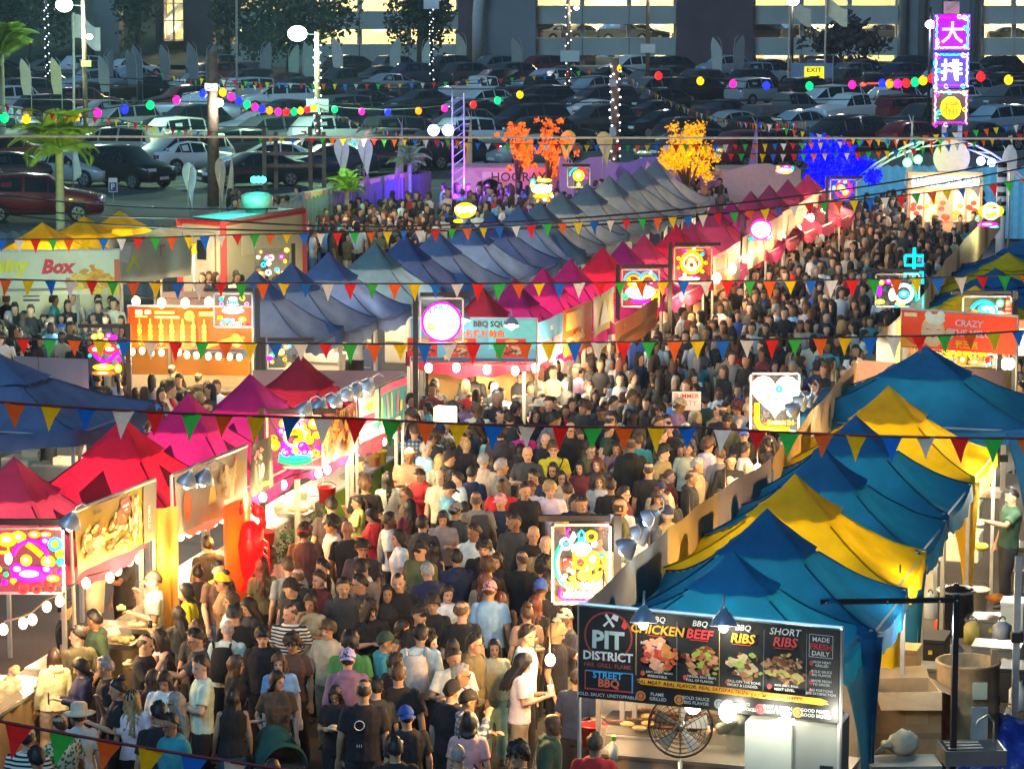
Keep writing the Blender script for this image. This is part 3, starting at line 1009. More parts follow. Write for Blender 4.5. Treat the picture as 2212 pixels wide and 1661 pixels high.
for px, y, c, lab in ((512, 175, (.75, .75, .75), 'white waving flag on a pale mast right of the wooden pole'), (160, 156, (.75, .7, .7), 'white flag with red mark slanting from the floodlight post'), (1700, 205, (.5, .52, .46), 'grey green flag hanging by the warm lamp post'), (1778, 205, (.6, .62, .5), 'pale narrow flag right of the EXIT sign')):
	t = thing('hand_flag', lab, 'flag', gY(px, y), 0, 'promotional flags on poles')
	hh = 9.3 if y > 170 and px < 600 else 6.6
	mb = MB()
	mb.tube([(0, 0, 0), (.1, 0, hh)], .07, n=6)
	obj('mast', mb, M_alu, t)
	mb = MB()
	mb.grid(lambda u, v: V((u * 1.5, .25 * math.sin(u * 5), hh - .1 - v * 1.2 - u * .6 + .15 * math.sin(u * 6))), 8, 3)
	obj('cloth', mb, M_flag, t, True, color=c)

# ---- palms
_fr = MB()
_pts = []
for i in range(13):
	k = i / 12
	_pts.append(V((k * 1.25 - .1 * k * k, 0, .85 * k - 1.15 * k ** 2.2)))
_fr.tube(_pts, [.022 - .018 * i / 12 for i in range(13)], n=5)
for i in range(1, 48):
	k = i / 48
	a = _pts[min(11, int(k * 12))].lerp(_pts[min(12, int(k * 12) + 1)], k * 12 - int(k * 12))
	L = .46 * math.sin(math.pi * min(1, k * .9 + .12)) + .08
	for s in (-1, 1):
		e = a + V((.45 * L, s * L * .8, -.28 * L))
		m_ = a.lerp(e, .5) + V((0, 0, .05))
		_fr.add([a + V((.014, 0, 0)), m_ + V((.02, 0, .0)), e, m_ - V((.02, 0, 0))], [(0, 1, 2, 3)])
M_palm = mat('palm_frond', (.30, .42, .06), .55, var=.45, scale=5, trans=.3)
FROND = _fr.mesh('frond', M_palm, False)


def palm(label, base, h, n, fs, r=.13, mtrunk=None, seed=1, up=.3):
	t = thing('palm_tree', label, 'palm', base, 0)
	mb = MB()
	mb.lathe([(r * 1.25, 0), (r, h * .1)] + [(r * (1 - .15 * k / 20) * (1.05 if k % 2 else .97), h * (.1 + .9 * k / 20)) for k in range(1, 21)], n=10)
	obj('trunk', mb, mtrunk or mat('palm_trunk', (.36, .36, .26), .8, var=.25, scale=6), t, True)
	q = random.Random(seed)
	for k in range(n):
		o = obj('frond', FROND, parent=t, loc=(0, 0, h))
		o.rotation_euler = (q.uniform(-.3, .3), -q.uniform(-.15, 1.35)*up/.3, k * 2.4 + q.uniform(-.3, .3))
		s = fs * q.uniform(.8, 1.12)
		o.scale = (s, s, s)
	return t


palm('tall green lit palm with pale trunk by the yellow tents', gY(127, 104), 2.95, 24, 1.45, .16, seed=2)
palm('small bright green palm before the orange mural wall', gY(748, 97), 2.1, 24, .62, .09, seed=4)
palm('small grey green palm right of the orange mural wall', gY(884, 104), 2.5, 22, .62, .08, seed=5)
palm('pale lit palm cut off beside the cream flags', gY(6, 140), 5.0, 20, 1.7, .16, seed=6)
lamp('palm_crown_fill', None, gY(145, 101) + V((.4, -1.6, 3.2)), 330, (.7, 1, .25), .2)  # unseen lamps added to brighten the palm crowns
lamp('palm_crown_fill', None, gY(752, 95.5) + V((.2, 0, 3.4)), 110, (.3, 1, .3), .15)


# ---- trees of lights
def led_tree(label, base, h, r, col, strength, n, seed, size=.11):
	t = thing('light_tree', label, 'tree', base, 0)
	q = random.Random(seed)
	mb = MB()
	mb.tube([(0, 0, 0), (0, 0, h * .6)], [.1, .07], n=8)
	tips = []
	for k in range(11):
		a, el = q.uniform(0, 6.28), q.uniform(.1, 1.3)
		e = V((math.cos(a) * math.cos(el) * r, math.sin(a) * math.cos(el) * r, h * .55 + math.sin(el) * (h * .48)))
		m_ = V((0, 0, h * .45)).lerp(e, .55) + V((0, 0, .15))
		mb.tube([(0, 0, h * .4), m_, e], [.05, .035, .015], n=5)
		tips += [m_, e, m_.lerp(e, .5)]
		for _ in range(3):
			s = m_.lerp(e, q.uniform(.2, 1)) + V((q.gauss(0, .28), q.gauss(0, .28), q.gauss(0, .25)))
			tips.append(s)
	obj('trunk', mb, M_bark, t, True)
	mb = MB()
	for _ in range(n):
		c = q.choice(tips)
		p = c + V((q.gauss(0, .15), q.gauss(0, .15), q.gauss(0, .14))) * r * .8
		a = V((q.gauss(0, 1), q.gauss(0, 1), q.gauss(0, 1))).normalized()
		b = a.cross(V((q.gauss(0, 1), q.gauss(0, 1), q.gauss(0, 1)))).normalized()
		s = size * q.uniform(.6, 1.3)
		mb.add([p - b * s * .5, p + a * s, p + b * s * .5, p - a * s * .5], [(0, 1, 2, 3)])
	obj('lit_leaves', mb, led_mat(col, strength), t)
	lamp('tree_light', t, (0, -.3, h * .75), 90, col, .6)
	return t


def led_mat(col, strength):
	nm = 'lit_leaf_%.2f_%.2f' % (col[0], col[2])
	if nm in MATS:
		return MATS[nm]
	m, n, l, b = nodes_of(nm)
	tc, nz, mr = n.new('ShaderNodeTexCoord'), n.new('ShaderNodeTexNoise'), n.new('ShaderNodeMapRange')
	nz.inputs['Scale'].default_value = 9
	l.new(tc.outputs['Object'], nz.inputs['Vector'])
	l.new(nz.outputs[0], mr.inputs['Value'])
	mr.inputs['From Min'].default_value = .35
	mr.inputs['From Max'].default_value = .65
	mr.inputs['To Min'].default_value = strength * .05
	mr.inputs['To Max'].default_value = strength
	l.new(mr.outputs[0], b.inputs['Emission Strength'])
	b.inputs['Emission Color'].default_value = (*col, 1)
	b.inputs['Base Color'].default_value = (*[c * .5 for c in col], 1)
	MATS[nm] = m
	return m


led_tree('glowing orange red tree left of the yellow teardrop flags, fuller one', gY(1118, 107), 3.75, .44, (1, .16, .01), 1.0, 2600, 31, .075)
led_tree('smaller glowing orange red tree touching the yellow teardrop flag', gY(1183, 108), 3.6, .38, (1, .15, .01), 1.0, 2200, 32, .075)
led_tree('glowing amber yellow tree above the grey tents', gY(1487, 104), 3.7, .85, (1, .42, .0), 1.0, 3600, 33, .075)
led_tree('glowing deep blue tree before the cyan fence', gY(1800, 98), 3.7, 1.0, (.0, .0, 1), 1.2, 9000, 34, .13)

# ---- stage truss with blue floods
t = thing('light_truss', 'slim metal truss tower with two blue stage floodlights', 'truss', gY(990, 104))
for x, y in ((-.2, -.2), (.2, -.2), (.2, .2), (-.2, .2)):
	mb = MB()
	mb.tube([(x, y, 0), (x, y, 4.9)], .03, n=5)
	obj('chord', mb, M_alu, t)
mb = MB()
for k in range(16):
	z = .3 * k
	mb.tube([(-.2, -.2, z), (.2, -.2, z + .3)], .015, n=4)
	mb.tube([(-.2, .2, z + .3), (-.2, -.2, z)], .015, n=4)
obj('lacing', mb, M_alu, t)
for x in (-.85, -.35):
	mb = MB()
	mb.ell((x, -.25, 3.65), (.2, .14, .2), 12, 8)
	obj('stage_light', mb, glow('stage_blue_white', (.35, .4, 1), 9), t, True)
lamp('stage_and_wall_flood', t, (-.8, -1.3, 3.2), 300, (.02, .03, 1), .2)
lamp('stage_and_wall_flood', t, (.3, -.8, 1.8), 250, (.25, .03, 1), .2)
lamp('stage_and_wall_flood', None, gY(1350, 97) + V((0, 0, 3.0)), 60, (.4, .1, 1), .3)  # unseen lights for the far walls, these four stand apart from the truss
lamp('stage_and_wall_flood', None, gY(1090, 100) + V((0, -1, 3.6)), 70, (.9, .3, .5), .3)
lamp('stage_and_wall_flood', None, gY(780, 90) + V((0, 0, 3.6)), 330, (1, .62, .35), .3)
lamp('stage_and_wall_flood', None, gY(1500, 97) + V((0, 0, 3.6)), 120, (1, .5, .3), .3)

# ---- tall vertical neon sign
TS = gY(2052, 101)
t = thing('tall_neon_sign', 'tall vertical neon tower sign with three Chinese characters', 'sign', TS)
mb = MB()
for x in (-.18, .35):
	mb.box((x, .15, 2.2), (.14, .14, 4.4))
obj('post', mb, M_alu, t)
mb = MB()
mb.box((-.02, .12, 7.9), (.5, .2, .4))
mb.tube([(-.2, 0, 7.75), (.2, 0, 8.05)], .03, n=4)
obj('top_hook', mb, mat('pink_frame', (.6, .35, .4), .5), t)


def neon_tube(mb, pts, r=.022):
	mb.tube(pts, r, n=6)


CYA, MAG, VIO, YEL, WHI, ORA, REDN, GRN, BLU, PNK = (.02, .75, 1), (1, 0, .62), (.42, .0, 1), (1, .8, .0), (1, .95, .9), (1, .32, .0), (1, .02, .02), (.0, 1, .22), (.05, .08, 1), (1, .25, .55)
zt = 7.70
for pi, (ch, bgc, fgc, bord) in enumerate((('大', (.28, .0, .62), (1, .35, .8), (CYA, MAG, WHI)), ('排', (.03, .02, .38), (.9, .75, 1), (WHI, CYA, VIO)), ('檔', (.1, .08, .05), (1, .78, .0), (PNK, WHI, VIO)))):
	zc = zt - 1.25 * pi - .62
	mb = MB()
	mb.box((0, .05, zc), (1.22, .08, 1.2))
	obj('panel', mb, mat('sign_back_%d' % pi, bgc, emit=.8 if pi < 2 else .15), t)
	vs, fs, w_ = text_mesh(ch, .02 if pi != 1 else .03)
	if pi == 2:
		mb = MB()
		mb.lathe([(.36, -.02), (.36, .02)], n=10)
		mb.v = [(v[0], -.03 + v[2], zc - .02 + v[1] * 1.1) for v in mb.v]
		obj('lit_badge', mb, glow('badge_yellow', (1, .72, 0), 1.3), t)
	mb = MB()
	s_ = .72 if pi < 2 else .5
	mb.add([V((v.x * s_, -.07, zc - s_ * .5 + v.y * s_)) for v in vs], fs)
	obj('character', mb, glow('char_%d' % pi, fgc if pi < 2 else (.95, .25, .0), 2.2 if pi < 2 else .8), t)
	q = random.Random(pi)
	for side in (-1, 1):
		mb = MB()
		pts = [V((side * (.56 - .06 * abs(math.sin(k * 1.3))), -.04, zc - .56 + 1.12 * k / 12)) for k in range(13)]
		neon_tube(mb, pts, .026)
		obj('neon_border', mb, glow('nb%d%d' % (pi, side), bord[0], 2.5), t, True)
		mb = MB()
		neon_tube(mb, [V((-.5 + k / 12, -.04, zc + side * (.54 - .05 * abs(math.sin(k * 1.7))))) for k in range(13)], .024)
		obj('neon_border', mb, glow('nc%d%d' % (pi, side), bord[1 if side > 0 else 2], 2.5), t, True)
	for k in range(10):
		a = q.uniform(0, 6.28)
		mb = MB()
		x, z = q.choice((-1, 1)) * q.uniform(.38, .55), zc + q.uniform(-.55, .55)
		if k % 2:
			x, z = q.uniform(-.55, .55), zc + q.choice((-1, 1)) * q.uniform(.42, .56)
		neon_tube(mb, [V((x + .07 * math.cos(b) * (.4 + b / 6.3), -.06, z + .07 * math.sin(b) * (.4 + b / 6.3))) for b in [6.28 * i / 9 for i in range(9)]], .018)
		obj('neon_flower', mb, glow('nf%d' % (k % 7), (CYA, MAG, YEL, WHI, GRN, PNK, VIO)[k % 7], 2.6), t, True)
lamp('sign_light', t, (0, -.8, 5.6), 60, (.7, .4, 1), .4)

# arch truss and round sign over the beach mural
t = thing('arch_truss', 'curved metal arch truss with round sign and green blue floods over the mural', 'truss', gY(2035, 98))
mb = MB()
for off in (0, .22):
	mb.tube([V((-4.4 + 8.8 * k / 16, 0, .2 + (3.3 + off) * math.sin(math.pi * k / 16) ** .8)) for k in range(17)], .04, n=5)
obj('chord', mb, M_alu, t, True)
mb = MB()
for k in range(16):
	a = V((-4.4 + 8.8 * k / 16, 0, .2 + 3.3 * math.sin(math.pi * k / 16) ** .8))
	b = V((-4.4 + 8.8 * (k + 1) / 16, 0, .2 + 3.52 * math.sin(math.pi * (k + 1) / 16) ** .8))
	mb.tube([a, b], .02, n=4)
obj('lacing', mb, M_alu, t)
mb = MB()
mb.lathe([(.6, -.04), (.6, .04)], n=24)
mb.v = [(v[0] + .3, v[2] - .15, v[1] + 3.1) for v in mb.v]
obj('round_sign', mb, M_print, t, color=(.35, .3, .2))
for x, z, c, nm in ((-.8, 3.05, (.05, 1, .15), 'green'), (-1.15, 2.95, (.05, 1, .15), 'green'), (1.25, 3.0, (.35, .4, 1), 'blue'), (1.6, 2.95, (.35, .4, 1), 'blue')):
	mb = MB()
	mb.ell((x, -.2, z), (.14, .1, .14), 10, 7)
	obj('stage_light', mb, glow('arch_' + nm, c, 10), t, True)
lamp('arch_flood', t, (-1.1, -.6, 3.7), 60, (.05, 1, .2), .2)
lamp('arch_flood', t, (1.5, -.6, 3.2), 60, (.05, .1, 1), .2)
lamp('arch_flood', t, (.3, -2.5, 3.2), 90, (.55, .8, 1), .4)

# ---- coloured bulb strings
BULBC = {'red': (1, .01, .01), 'green': (.0, .8, .12), 'blue': (.01, .02, 1), 'amber': (1, .42, .0), 'pink': (1, .01, .22), 'orange': (1, .2, .0)}
_bm = MB()
_bm.ell((0, 0, 0), (.15, .15, .17), 10, 7)
BULB = {k: _bm.mesh('bulb', glow('bulb_' + k, c, 1.7)) for k, c in BULBC.items()}


def sag_path(pts, n):
	out = []
	for a, b, sag in pts:
		for i in range(n):
			k = i / n
			out.append(a.lerp(b, k) - V((0, 0, sag * 4 * k * (1 - k))))
	out.append(pts[-1][1])
	return out


def bulb_string(label, pts, seed):
	base = pts[0][0]
	t = thing('bulb_string', label, 'string lights', base)
	path = [p - base for p in sag_path(pts, 12)]
	mb = MB()
	mb.tube(path, .02, n=5)
	obj('cable', mb, M_black, t)
	q = random.Random(seed)
	L, d, k = 0.0, 1.0, 0
	names = ['red', 'green', 'amber', 'red', 'amber', 'pink', 'blue', 'green', 'pink', 'blue', 'orange', 'pink']
	for a, b in zip(path[:-1], path[1:]):
		seg = (b - a).length
		while d < L + seg:
			nm = names[(k + seed) % len(names)]
			obj('bulb', BULB[nm], parent=t, loc=a.lerp(b, (d - L) / seg) - V((0, 0, .12)))
			d += 1.85 * q.uniform(.85, 1.15)
			k += 1
		L += seg
	return t


A = lambda px, py, y: WY(px, py, y)
bulb_string('coloured bulb string from the market corner to the wooden pole', [(A(-20, 243, 100), A(210, 236, 108), .15), (A(210, 236, 108), A(470, 186, 116), .1)], 1)
bulb_string('coloured bulb string sagging from the wooden pole to the lit pole', [(A(470, 186, 116), A(690, 222, 140), .55)], 4)
bulb_string('dense coloured bulb string right of the lit pole', [(A(690, 226, 140), A(1000, 222, 134), .25), (A(1000, 222, 134), A(1155, 188, 130), .1)], 7)
bulb_string('coloured bulb string from the orange lit pole past the EXIT sign', [(A(1285, 150, 124), A(1335, 136, 124), .05), (A(1335, 142, 124), A(1900, 172, 116), .35), (A(1900, 172, 116), A(2018, 160, 104), .1)], 2)
bulb_string('coloured bulb string leaving the tall neon sign', [(A(2085, 148, 104), A(2240, 160, 100), .15)], 3)

# ---- pennant bunting
_pm = MB()
_pm.add([V((-.5, 0, 0)), V((0, .02, -.02)), V((.5, 0, 0)), V((.21, .05, -.65)), V((0, -.03, -1.3)), V((-.22, .05, -.65))], [(0, 1, 5), (1, 2, 3), (1, 3, 5), (3, 4, 5)])
PENNANT = _pm.mesh('pennant', M_flag, False)
PCOL = {'red': (.8, .015, .015), 'yellow': (.88, .60, .0), 'blue': (.005, .15, .68), 'white': (.75, .73, .68), 'green': (.03, .48, .06), 'orange': (.85, .13, .01)}
PORD = ['red', 'green', 'orange', 'yellow', 'blue', 'white']


def bunting(label, pts, spacing, size, seed, cord=(.22, .03, .03), cr=.012):
	base = pts[0][0]
	t = thing('pennant_bunting', label, 'bunting', base, 0)
	path = [p - base for p in sag_path(pts, 16)]
	mb = MB()
	mb.tube(path, cr, n=5)
	obj('cord', mb, M_print, t, color=cord)
	q = random.Random(seed)
	L, d, k = 0.0, spacing * q.random(), 0
	for a, b in zip(path[:-1], path[1:]):
		seg = (b - a).length
		while d < L + seg:
			dr = (b - a)
			o = obj('pennant', PENNANT, parent=t, loc=a.lerp(b, (d - L) / seg), color=PCOL[PORD[(k + seed) % 6]])
			s = size * q.uniform(.92, 1.08)
			o.scale = (s, s, s * q.uniform(.85, 1.1))
			o.rotation_euler = (q.uniform(-.25, .25), math.atan2(-dr.z, math.hypot(dr.x, dr.y)), math.atan2(dr.y, dr.x) + q.uniform(-.3, .3))
			d += spacing * q.uniform(.94, 1.06)
			k += 1
		L += seg
	return t


BLK = (.02, .015, .015)
bunting('nearest bunting with large pennants over the front of the crowd', [(A(-40, 1548, 20), A(700, 1672, 20.5), .02)], .31, .19, 0)
bunting('bunting with wide spaced pennants above the heart sign and left tents', [(A(-40, 864, 26), A(760, 902, 27), .03), (A(760, 902, 27), A(1500, 921, 27.5), .03), (A(1500, 921, 27.5), A(2260, 945, 27), .03)], .31, .19, 2)
bunting('bunting crossing in front of the orange skewer stall and squid banner', [(A(-40, 728, 37), A(860, 742, 37), .02), (A(860, 742, 37), A(1900, 726, 37.5), .02), (A(1900, 726, 37.5), A(2260, 710, 37), .02)], .31, .19, 5, BLK)
bunting('bunting crossing above the lemon yellow box stall and red tents', [(A(-40, 601, 43), A(640, 611, 43), .02), (A(640, 611, 43), A(1500, 606, 44), .02), (A(1500, 606, 44), A(2260, 590, 43), .03)], .31, .19, 1, BLK)
bunting('bunting slanting up to the right over the grey tents and far crowd', [(A(-40, 516, 55), A(520, 506, 55), .03), (A(520, 506, 55), A(1330, 474, 57), .05), (A(1330, 474, 57), A(1760, 438, 58), .04), (A(1760, 438, 58), A(2260, 380, 56), .05)], .31, .19, 3, BLK)
bunting('bunting below the coloured bulbs near the palm', [(A(-20, 222, 92), A(250, 256, 96), .1), (A(250, 256, 96), A(470, 285, 100), .1)], .31, .19, 4, BLK)
bunting('bunting sagging from the lit pole to the stage truss', [(A(690, 232, 126), A(1010, 312, 106), .25)], .31, .19, 2, BLK)
bunting('long bunting over the orange and amber trees', [(A(560, 292, 90), A(1010, 300, 90), .05), (A(1010, 308, 90), A(1640, 310, 92), .05), (A(1640, 310, 92), A(2240, 262, 88), .15)], .31, .19, 1, BLK)
bunting('bunting over the blue tree and round arch sign', [(A(1560, 330, 88), A(1900, 326, 88), .05), (A(1900, 326, 88), A(2260, 276, 84), .1)], .31, .19, 0, BLK)
bunting('bunting across the far end of the car park', [(A(430, 168, 150), A(1290, 148, 150), .5)], .55, .24, 3, BLK)
bunting('bunting running back from the orange lit pole across dark cars', [(A(1335, 146, 124), A(1740, 262, 100), .8)], .31, .19, 2, BLK)
bunting('bunting from the dark cars towards the blue tree', [(A(1640, 262, 96), A(2060, 300, 92), .25)], .31, .19, 4, BLK)
bunting('bunting in the far left of the car park before the slate flags', [(A(330, 150, 160), A(620, 178, 150), .4)], .55, .24, 0, BLK)

# ---- overhead power cables
for lab, pts, r in (('pale straight overhead cable right across the car park', [(A(-60, 294, 60), A(2280, 299, 60), .0)], .022),
					('black overhead cable drooping over the trailer roof', [(A(-60, 437, 70), A(420, 470, 62), .1), (A(420, 470, 62), A(1000, 484, 58), .1), (A(1000, 484, 58), A(2260, 332, 64), .25)], .018),
					('second black overhead cable just below the drooping one', [(A(-60, 452, 70), A(520, 496, 62), .1), (A(520, 496, 62), A(1180, 492, 58), .05), (A(1180, 492, 58), A(2260, 352, 64), .2)], .018),
					('thin overhead wire across the yellow tents', [(A(-60, 412, 70), A(600, 450, 66), .15)], .016),
					('thin upper wire before the garage decks', [(A(-60, 140, 170), A(1300, 165, 170), .8)], .03),
					('thin lower wire over the far cars', [(A(-60, 175, 165), A(2280, 178, 165), .4)], .03),
					('thin wire over the middle rows of cars', [(A(-60, 212, 150), A(2280, 205, 150), .3)], .028),
					('thin wire above the teardrop flags', [(A(-60, 272, 120), A(2280, 246, 120), .2)], .022),
					('loose bright cable hanging past the dark red car', [(A(-60, 400, 80), A(110, 432, 78), .1), (A(110, 432, 78), A(330, 446, 76), .03)], .02)):
	base = pts[0][0]
	mb = MB()
	mb.tube([p - base for p in sag_path(pts, 14)], r, n=5)
	o = obj('overhead_cable', mb, M_black if 'pale' not in lab and 'bright' not in lab else mat('pale_cable', (.45, .44, .38), .7), loc=base)
	tag(o, lab, 'cable', 'overhead cables')
# ================================================================ market stalls: tents, banners, neon signs, counters, lamps
TC = {'blue': (.006, .135, .31), 'steel': (.15, .22, .40), 'slate': (.17, .26, .30), 'yellow': (.78, .50, .0), 'magenta': (.66, .02, .24), 'plum': (.42, .015, .20), 'crimson': (.75, .015, .07), 'wine': (.34, .015, .05),
	  'rose': (.60, .06, .16), 'navy': (.08, .12, .30), 'brightblue': (.008, .20, .43), 'ash': (.20, .23, .28)}
EAVE = 2.5


def tent(label, px, py, col, w=3.2, d=2.6, ha=3.25, eave=EAVE, patch=False, curtain=None, rot=-ROW, seed=0, group=None, valance=.24, lop=0.0, inner=0):
	p = W(px, py, ha)
	t = thing('canopy_tent', label, 'tent', (p.x, p.y, 0), rot, group)
	q = random.Random(seed * 7 + int(px))
	ph = q.uniform(0, 9)
	N = 26

	def surf(x, y):
		r = max(abs(x), abs(y))
		tt = min(abs(x), abs(y)) / r if r > 1e-6 else 1
		z = eave + (ha - eave) * (1 - r) ** 1.5 - .085 * math.sin(min(1, r) * math.pi * .5) ** 2 * (1 - tt ** 2) - (.10 * r ** 3 * (1 - tt ** 2))
		z += .012 * noise.noise(V((x * 5 + ph, y * 5, ph))) + .010 * math.sin((abs(x) - abs(y)) * 16 + ph) * r * (1 - r) * 2
		z += lop * x
		return V((x * w / 2, y * d / 2, z))
	mb = MB()
	mb.grid(lambda u, v: surf(u * 2 - 1, v * 2 - 1), N, N)
	edge = []
	for k in range(4 * 14):
		s, f = divmod(k, 14)
		f = f / 14 * 2 - 1
		x, y = ((f, -1), (1, f), (-f, 1), (-1, -f))[s]
		edge.append(surf(x, y))
	mb.loft([edge, [e + V((0, 0, -valance * .5)) + V((e.x, e.y, 0)).normalized() * .012 for e in edge],
			 [e + V((0, 0, -valance + .025 * math.sin(i * 1.7))) + V((e.x, e.y, 0)).normalized() * (.01 + .02 * math.sin(i * 2.3)) for i, e in enumerate(edge)]], cap=False)
	obj('canopy', mb, M_canopy, t, True, color=TC[col])
	# peaked vent cap with a ruffled skirt
	mb = MB()
	n = 32
	rings = []
	for j in range(8):
		k = j / 7
		ring = []
		for i in range(n):
			a = 2 * math.pi * i / n
			c, s = math.cos(a), math.sin(a)
			m_ = max(abs(c), abs(s))
			x, y = .36 * k * c / m_, .36 * k * s / m_
			b = surf(x, y)
			fold = math.sin(a * 12 + ph) * .02 * k ** 2 + .014 * noise.noise(V((c * 6, s * 6, k * 3 + ph)))
			b.z += .022 + .03 * (1 - k) + .045 * k ** 3 + fold * 1.1 * k
			ring.append(b)
		rings.append(ring)
	mb.loft(rings, cap=False)
	obj('vent_cap', mb, M_canopy, t, True, color=[c * 1.06 for c in TC[col]])
	# seam ridges along the hips
	for sx, sy in ((1, 1), (1, -1), (-1, 1), (-1, -1)):
		mb = MB()
		mb.tube([surf(sx * (.36 + .64 * k / 10), sy * (.36 + .64 * k / 10)) + V((0, 0, .006)) for k in range(11)], .012, n=5)
		obj('hip_seam', mb, M_canopy, t, True, color=[c * .6 for c in TC[col]])
		mb = MB()
		mb.box((sx * (w / 2 - .04), sy * (d / 2 - .04), eave / 2), (.05, .05, eave - .03))
		obj('leg', mb, M_alu, t)
	mb = MB()
	for sx in (-1, 1):
		mb.tube([(sx * (w / 2 - .05), -d / 2, eave - .1), (sx * (w / 2 - .05), d / 2, eave - .1)], .018, n=4)
		mb.tube([(-w / 2, sx * (d / 2 - .05), eave - .1), (w / 2, sx * (d / 2 - .05), eave - .1)], .018, n=4)
	mb.tube([(0, 0, eave - .5), (0, 0, ha)], .02, n=5)
	obj('frame', mb, M_alu, t)
	if inner:
		lamp('canopy_glow_lamp', t, (0, 0, eave - .45), inner, (1, .74, .42), .12)  # unseen lamp added under the canopy to make its cloth glow
	if patch:
		for sgn, nm in ((1, 'x'), (-1, 'y')):
			mb = MB()
			pts = []
			cy = (0.62, 0) if nm == 'x' else (-.05, -.66)
			for dx, dy in ((-.20, 0), (0, -.22), (.20, 0), (0, .22)):
				pts.append((cy[0] + dx, cy[1] + dy))
			mb.grid(lambda u, v: surf(*(V((pts[0][0], pts[0][1], 0)).lerp(V((pts[1][0], pts[1][1], 0)), u).lerp(V((pts[3][0], pts[3][1], 0)).lerp(V((pts[2][0], pts[2][1], 0)), u), v)).xy) + V((0, 0, .03)), 6, 6)
			obj('logo_patch', mb, M_canopy, t, True, color=[c * .35 for c in TC[col]])
	for cx, cy, cc in (curtain or ()):
		mb = MB()
		rings = []
		for j in range(12):
			k = j / 11
			wd = (.24 * (1 - k) ** 2 + .055 + (.05 * max(0, k - .7)))
			rings.append([V((cx * (w / 2 - .06 - (.16 * (1 - k) ** 2)) + wd * math.cos(a) * (1 + .3 * math.sin(a * 5)), cy * (d / 2 - .05) + wd * .6 * math.sin(a) * (1 + .3 * math.sin(a * 4)), eave - .12 - k * (eave - .35)))
						  for a in [2 * math.pi * i / 12 for i in range(12)]])
		mb.loft(rings)
		obj('gathered_curtain', mb, M_canopy, t, True, color=TC[cc])
	return t


G1 = 'blue and yellow tents in the right hand row'
RT = [(1583, 1197, 'brightblue', 'front blue tent peak just above the barbecue banner', 3.2, 2.7, 1.7, None),
	  (1657, 1106, 'blue', 'blue tent directly behind the barbecue tent', 3.35, 2.95, 2.3, ((1, -1, 'blue'),)),
	  (1717, 1031, 'yellow', 'yellow tent nearest the barbecue stall, between blue tents', 3.35, 2.95, 2.3, ((1, -1, 'yellow'),)),
	  (1777, 972, 'blue', 'blue tent right behind the nearer yellow tent', 3.35, 2.95, 2.3, ((1, -1, 'blue'),)),
	  (1848, 903, 'blue', 'blue tent in front of the farther yellow tent', 3.35, 2.95, 2.4, None),
	  (1919, 838, 'yellow', 'yellow tent between two blue tents beside the heart sign', 3.35, 2.95, 2.5, ((1, -1, 'yellow'),)),
	  (2000, 752, 'blue', 'big blue green tent below the red chef banner', 3.3, 4.0, 3.0, ((1, -1, 'blue'),))]
for i, (px, py, c, lab, ha, w, d, cu) in enumerate(RT):
	tent(lab, px, py, c, w, d, ha, 2.32, curtain=cu, seed=i, group=G1, lop=-.02, inner=60)
for i, (px, py, c, lab) in enumerate(((2107, 620, 'yellow', 'yellow tent just above the blue bear neon sign'), (2150, 583, 'blue', 'blue tent behind the blue bear neon sign'), (2178, 549, 'yellow', 'yellow tent at the frame edge beyond the blue bear neon'),
									  (2212, 518, 'blue', 'farthest blue tent by the striped pole'))):
	tent(lab, px, py, c, 3.4, 2.4, 2.95, 2.2, seed=20 + i, group=G1)
tent('blue tent cut off beyond the red chef banner', 2260, 600, 'blue', 3.4, 2.6, 2.95, 2.2, seed=30, group=G1)
G2 = 'red tents of the near left row'
for i, (px, py, c, lab) in enumerate(((30, 992, 'rose', 'dusky red tent above the pink bear neon sign'), (265, 906, 'crimson', 'bright crimson tent behind the yellow menu banner'), (407, 856, 'magenta', 'magenta tent behind the white food banner'),
									  (540, 812, 'plum', 'purple magenta tent second from the back of the near left row'), (648, 771, 'wine', 'dark red tent at the back of the near left row'))):
	tent(lab, px, py, c, 2.55, 2.5, 3.25, 2.18, patch=True, seed=40 + i, group=G2, inner=85)
G3 = 'red tents along the middle row'
MR = [(1043, 626, 'wine'), (1111, 605, 'plum'), (1173, 581, 'magenta'), (1232, 563, 'magenta'), (1301, 536, 'crimson'), (1346, 523, 'plum'), (1391, 509, 'rose'), (1460, 487, 'crimson'), (1490, 478, 'rose'), (1541, 445, 'rose'), (1580, 436, 'magenta'), (1622, 415, 'rose'),
	  (1662, 402, 'rose'), (1702, 390, 'rose'), (1745, 377, 'rose')]
MRL = ['dark red tent behind the BBQ SQUID banner', 'plum tent second behind the BBQ SQUID banner', 'dark magenta tent third behind the BBQ SQUID banner', 'bright magenta tent left of the rainbow neon sign', 'coral red tent above the rainbow neon sign', 'purple tent between coral and dusty rose tents',
	   'dusty rose tent left of the round orange neon sign', 'bright coral tent above the round orange neon sign', 'rose tent touching the coral tent behind it', 'rose tent left of the pale round neon', 'magenta tent just left of the pale round neon', 'rose tent above the pale round neon',
	   'faded rose tent below the salmon container', 'faded rose tent below the maroon neon', 'farthest faded rose tent of the middle row']
for i, (px, py, c) in enumerate(MR):
	tent(MRL[i], px, py, c, 2.4, 2.3, 3.25, 2.12, patch=i < 4, seed=60 + i, group=G3, inner=80 if i < 8 else 34)
G4 = 'blue grey tents of the back row'
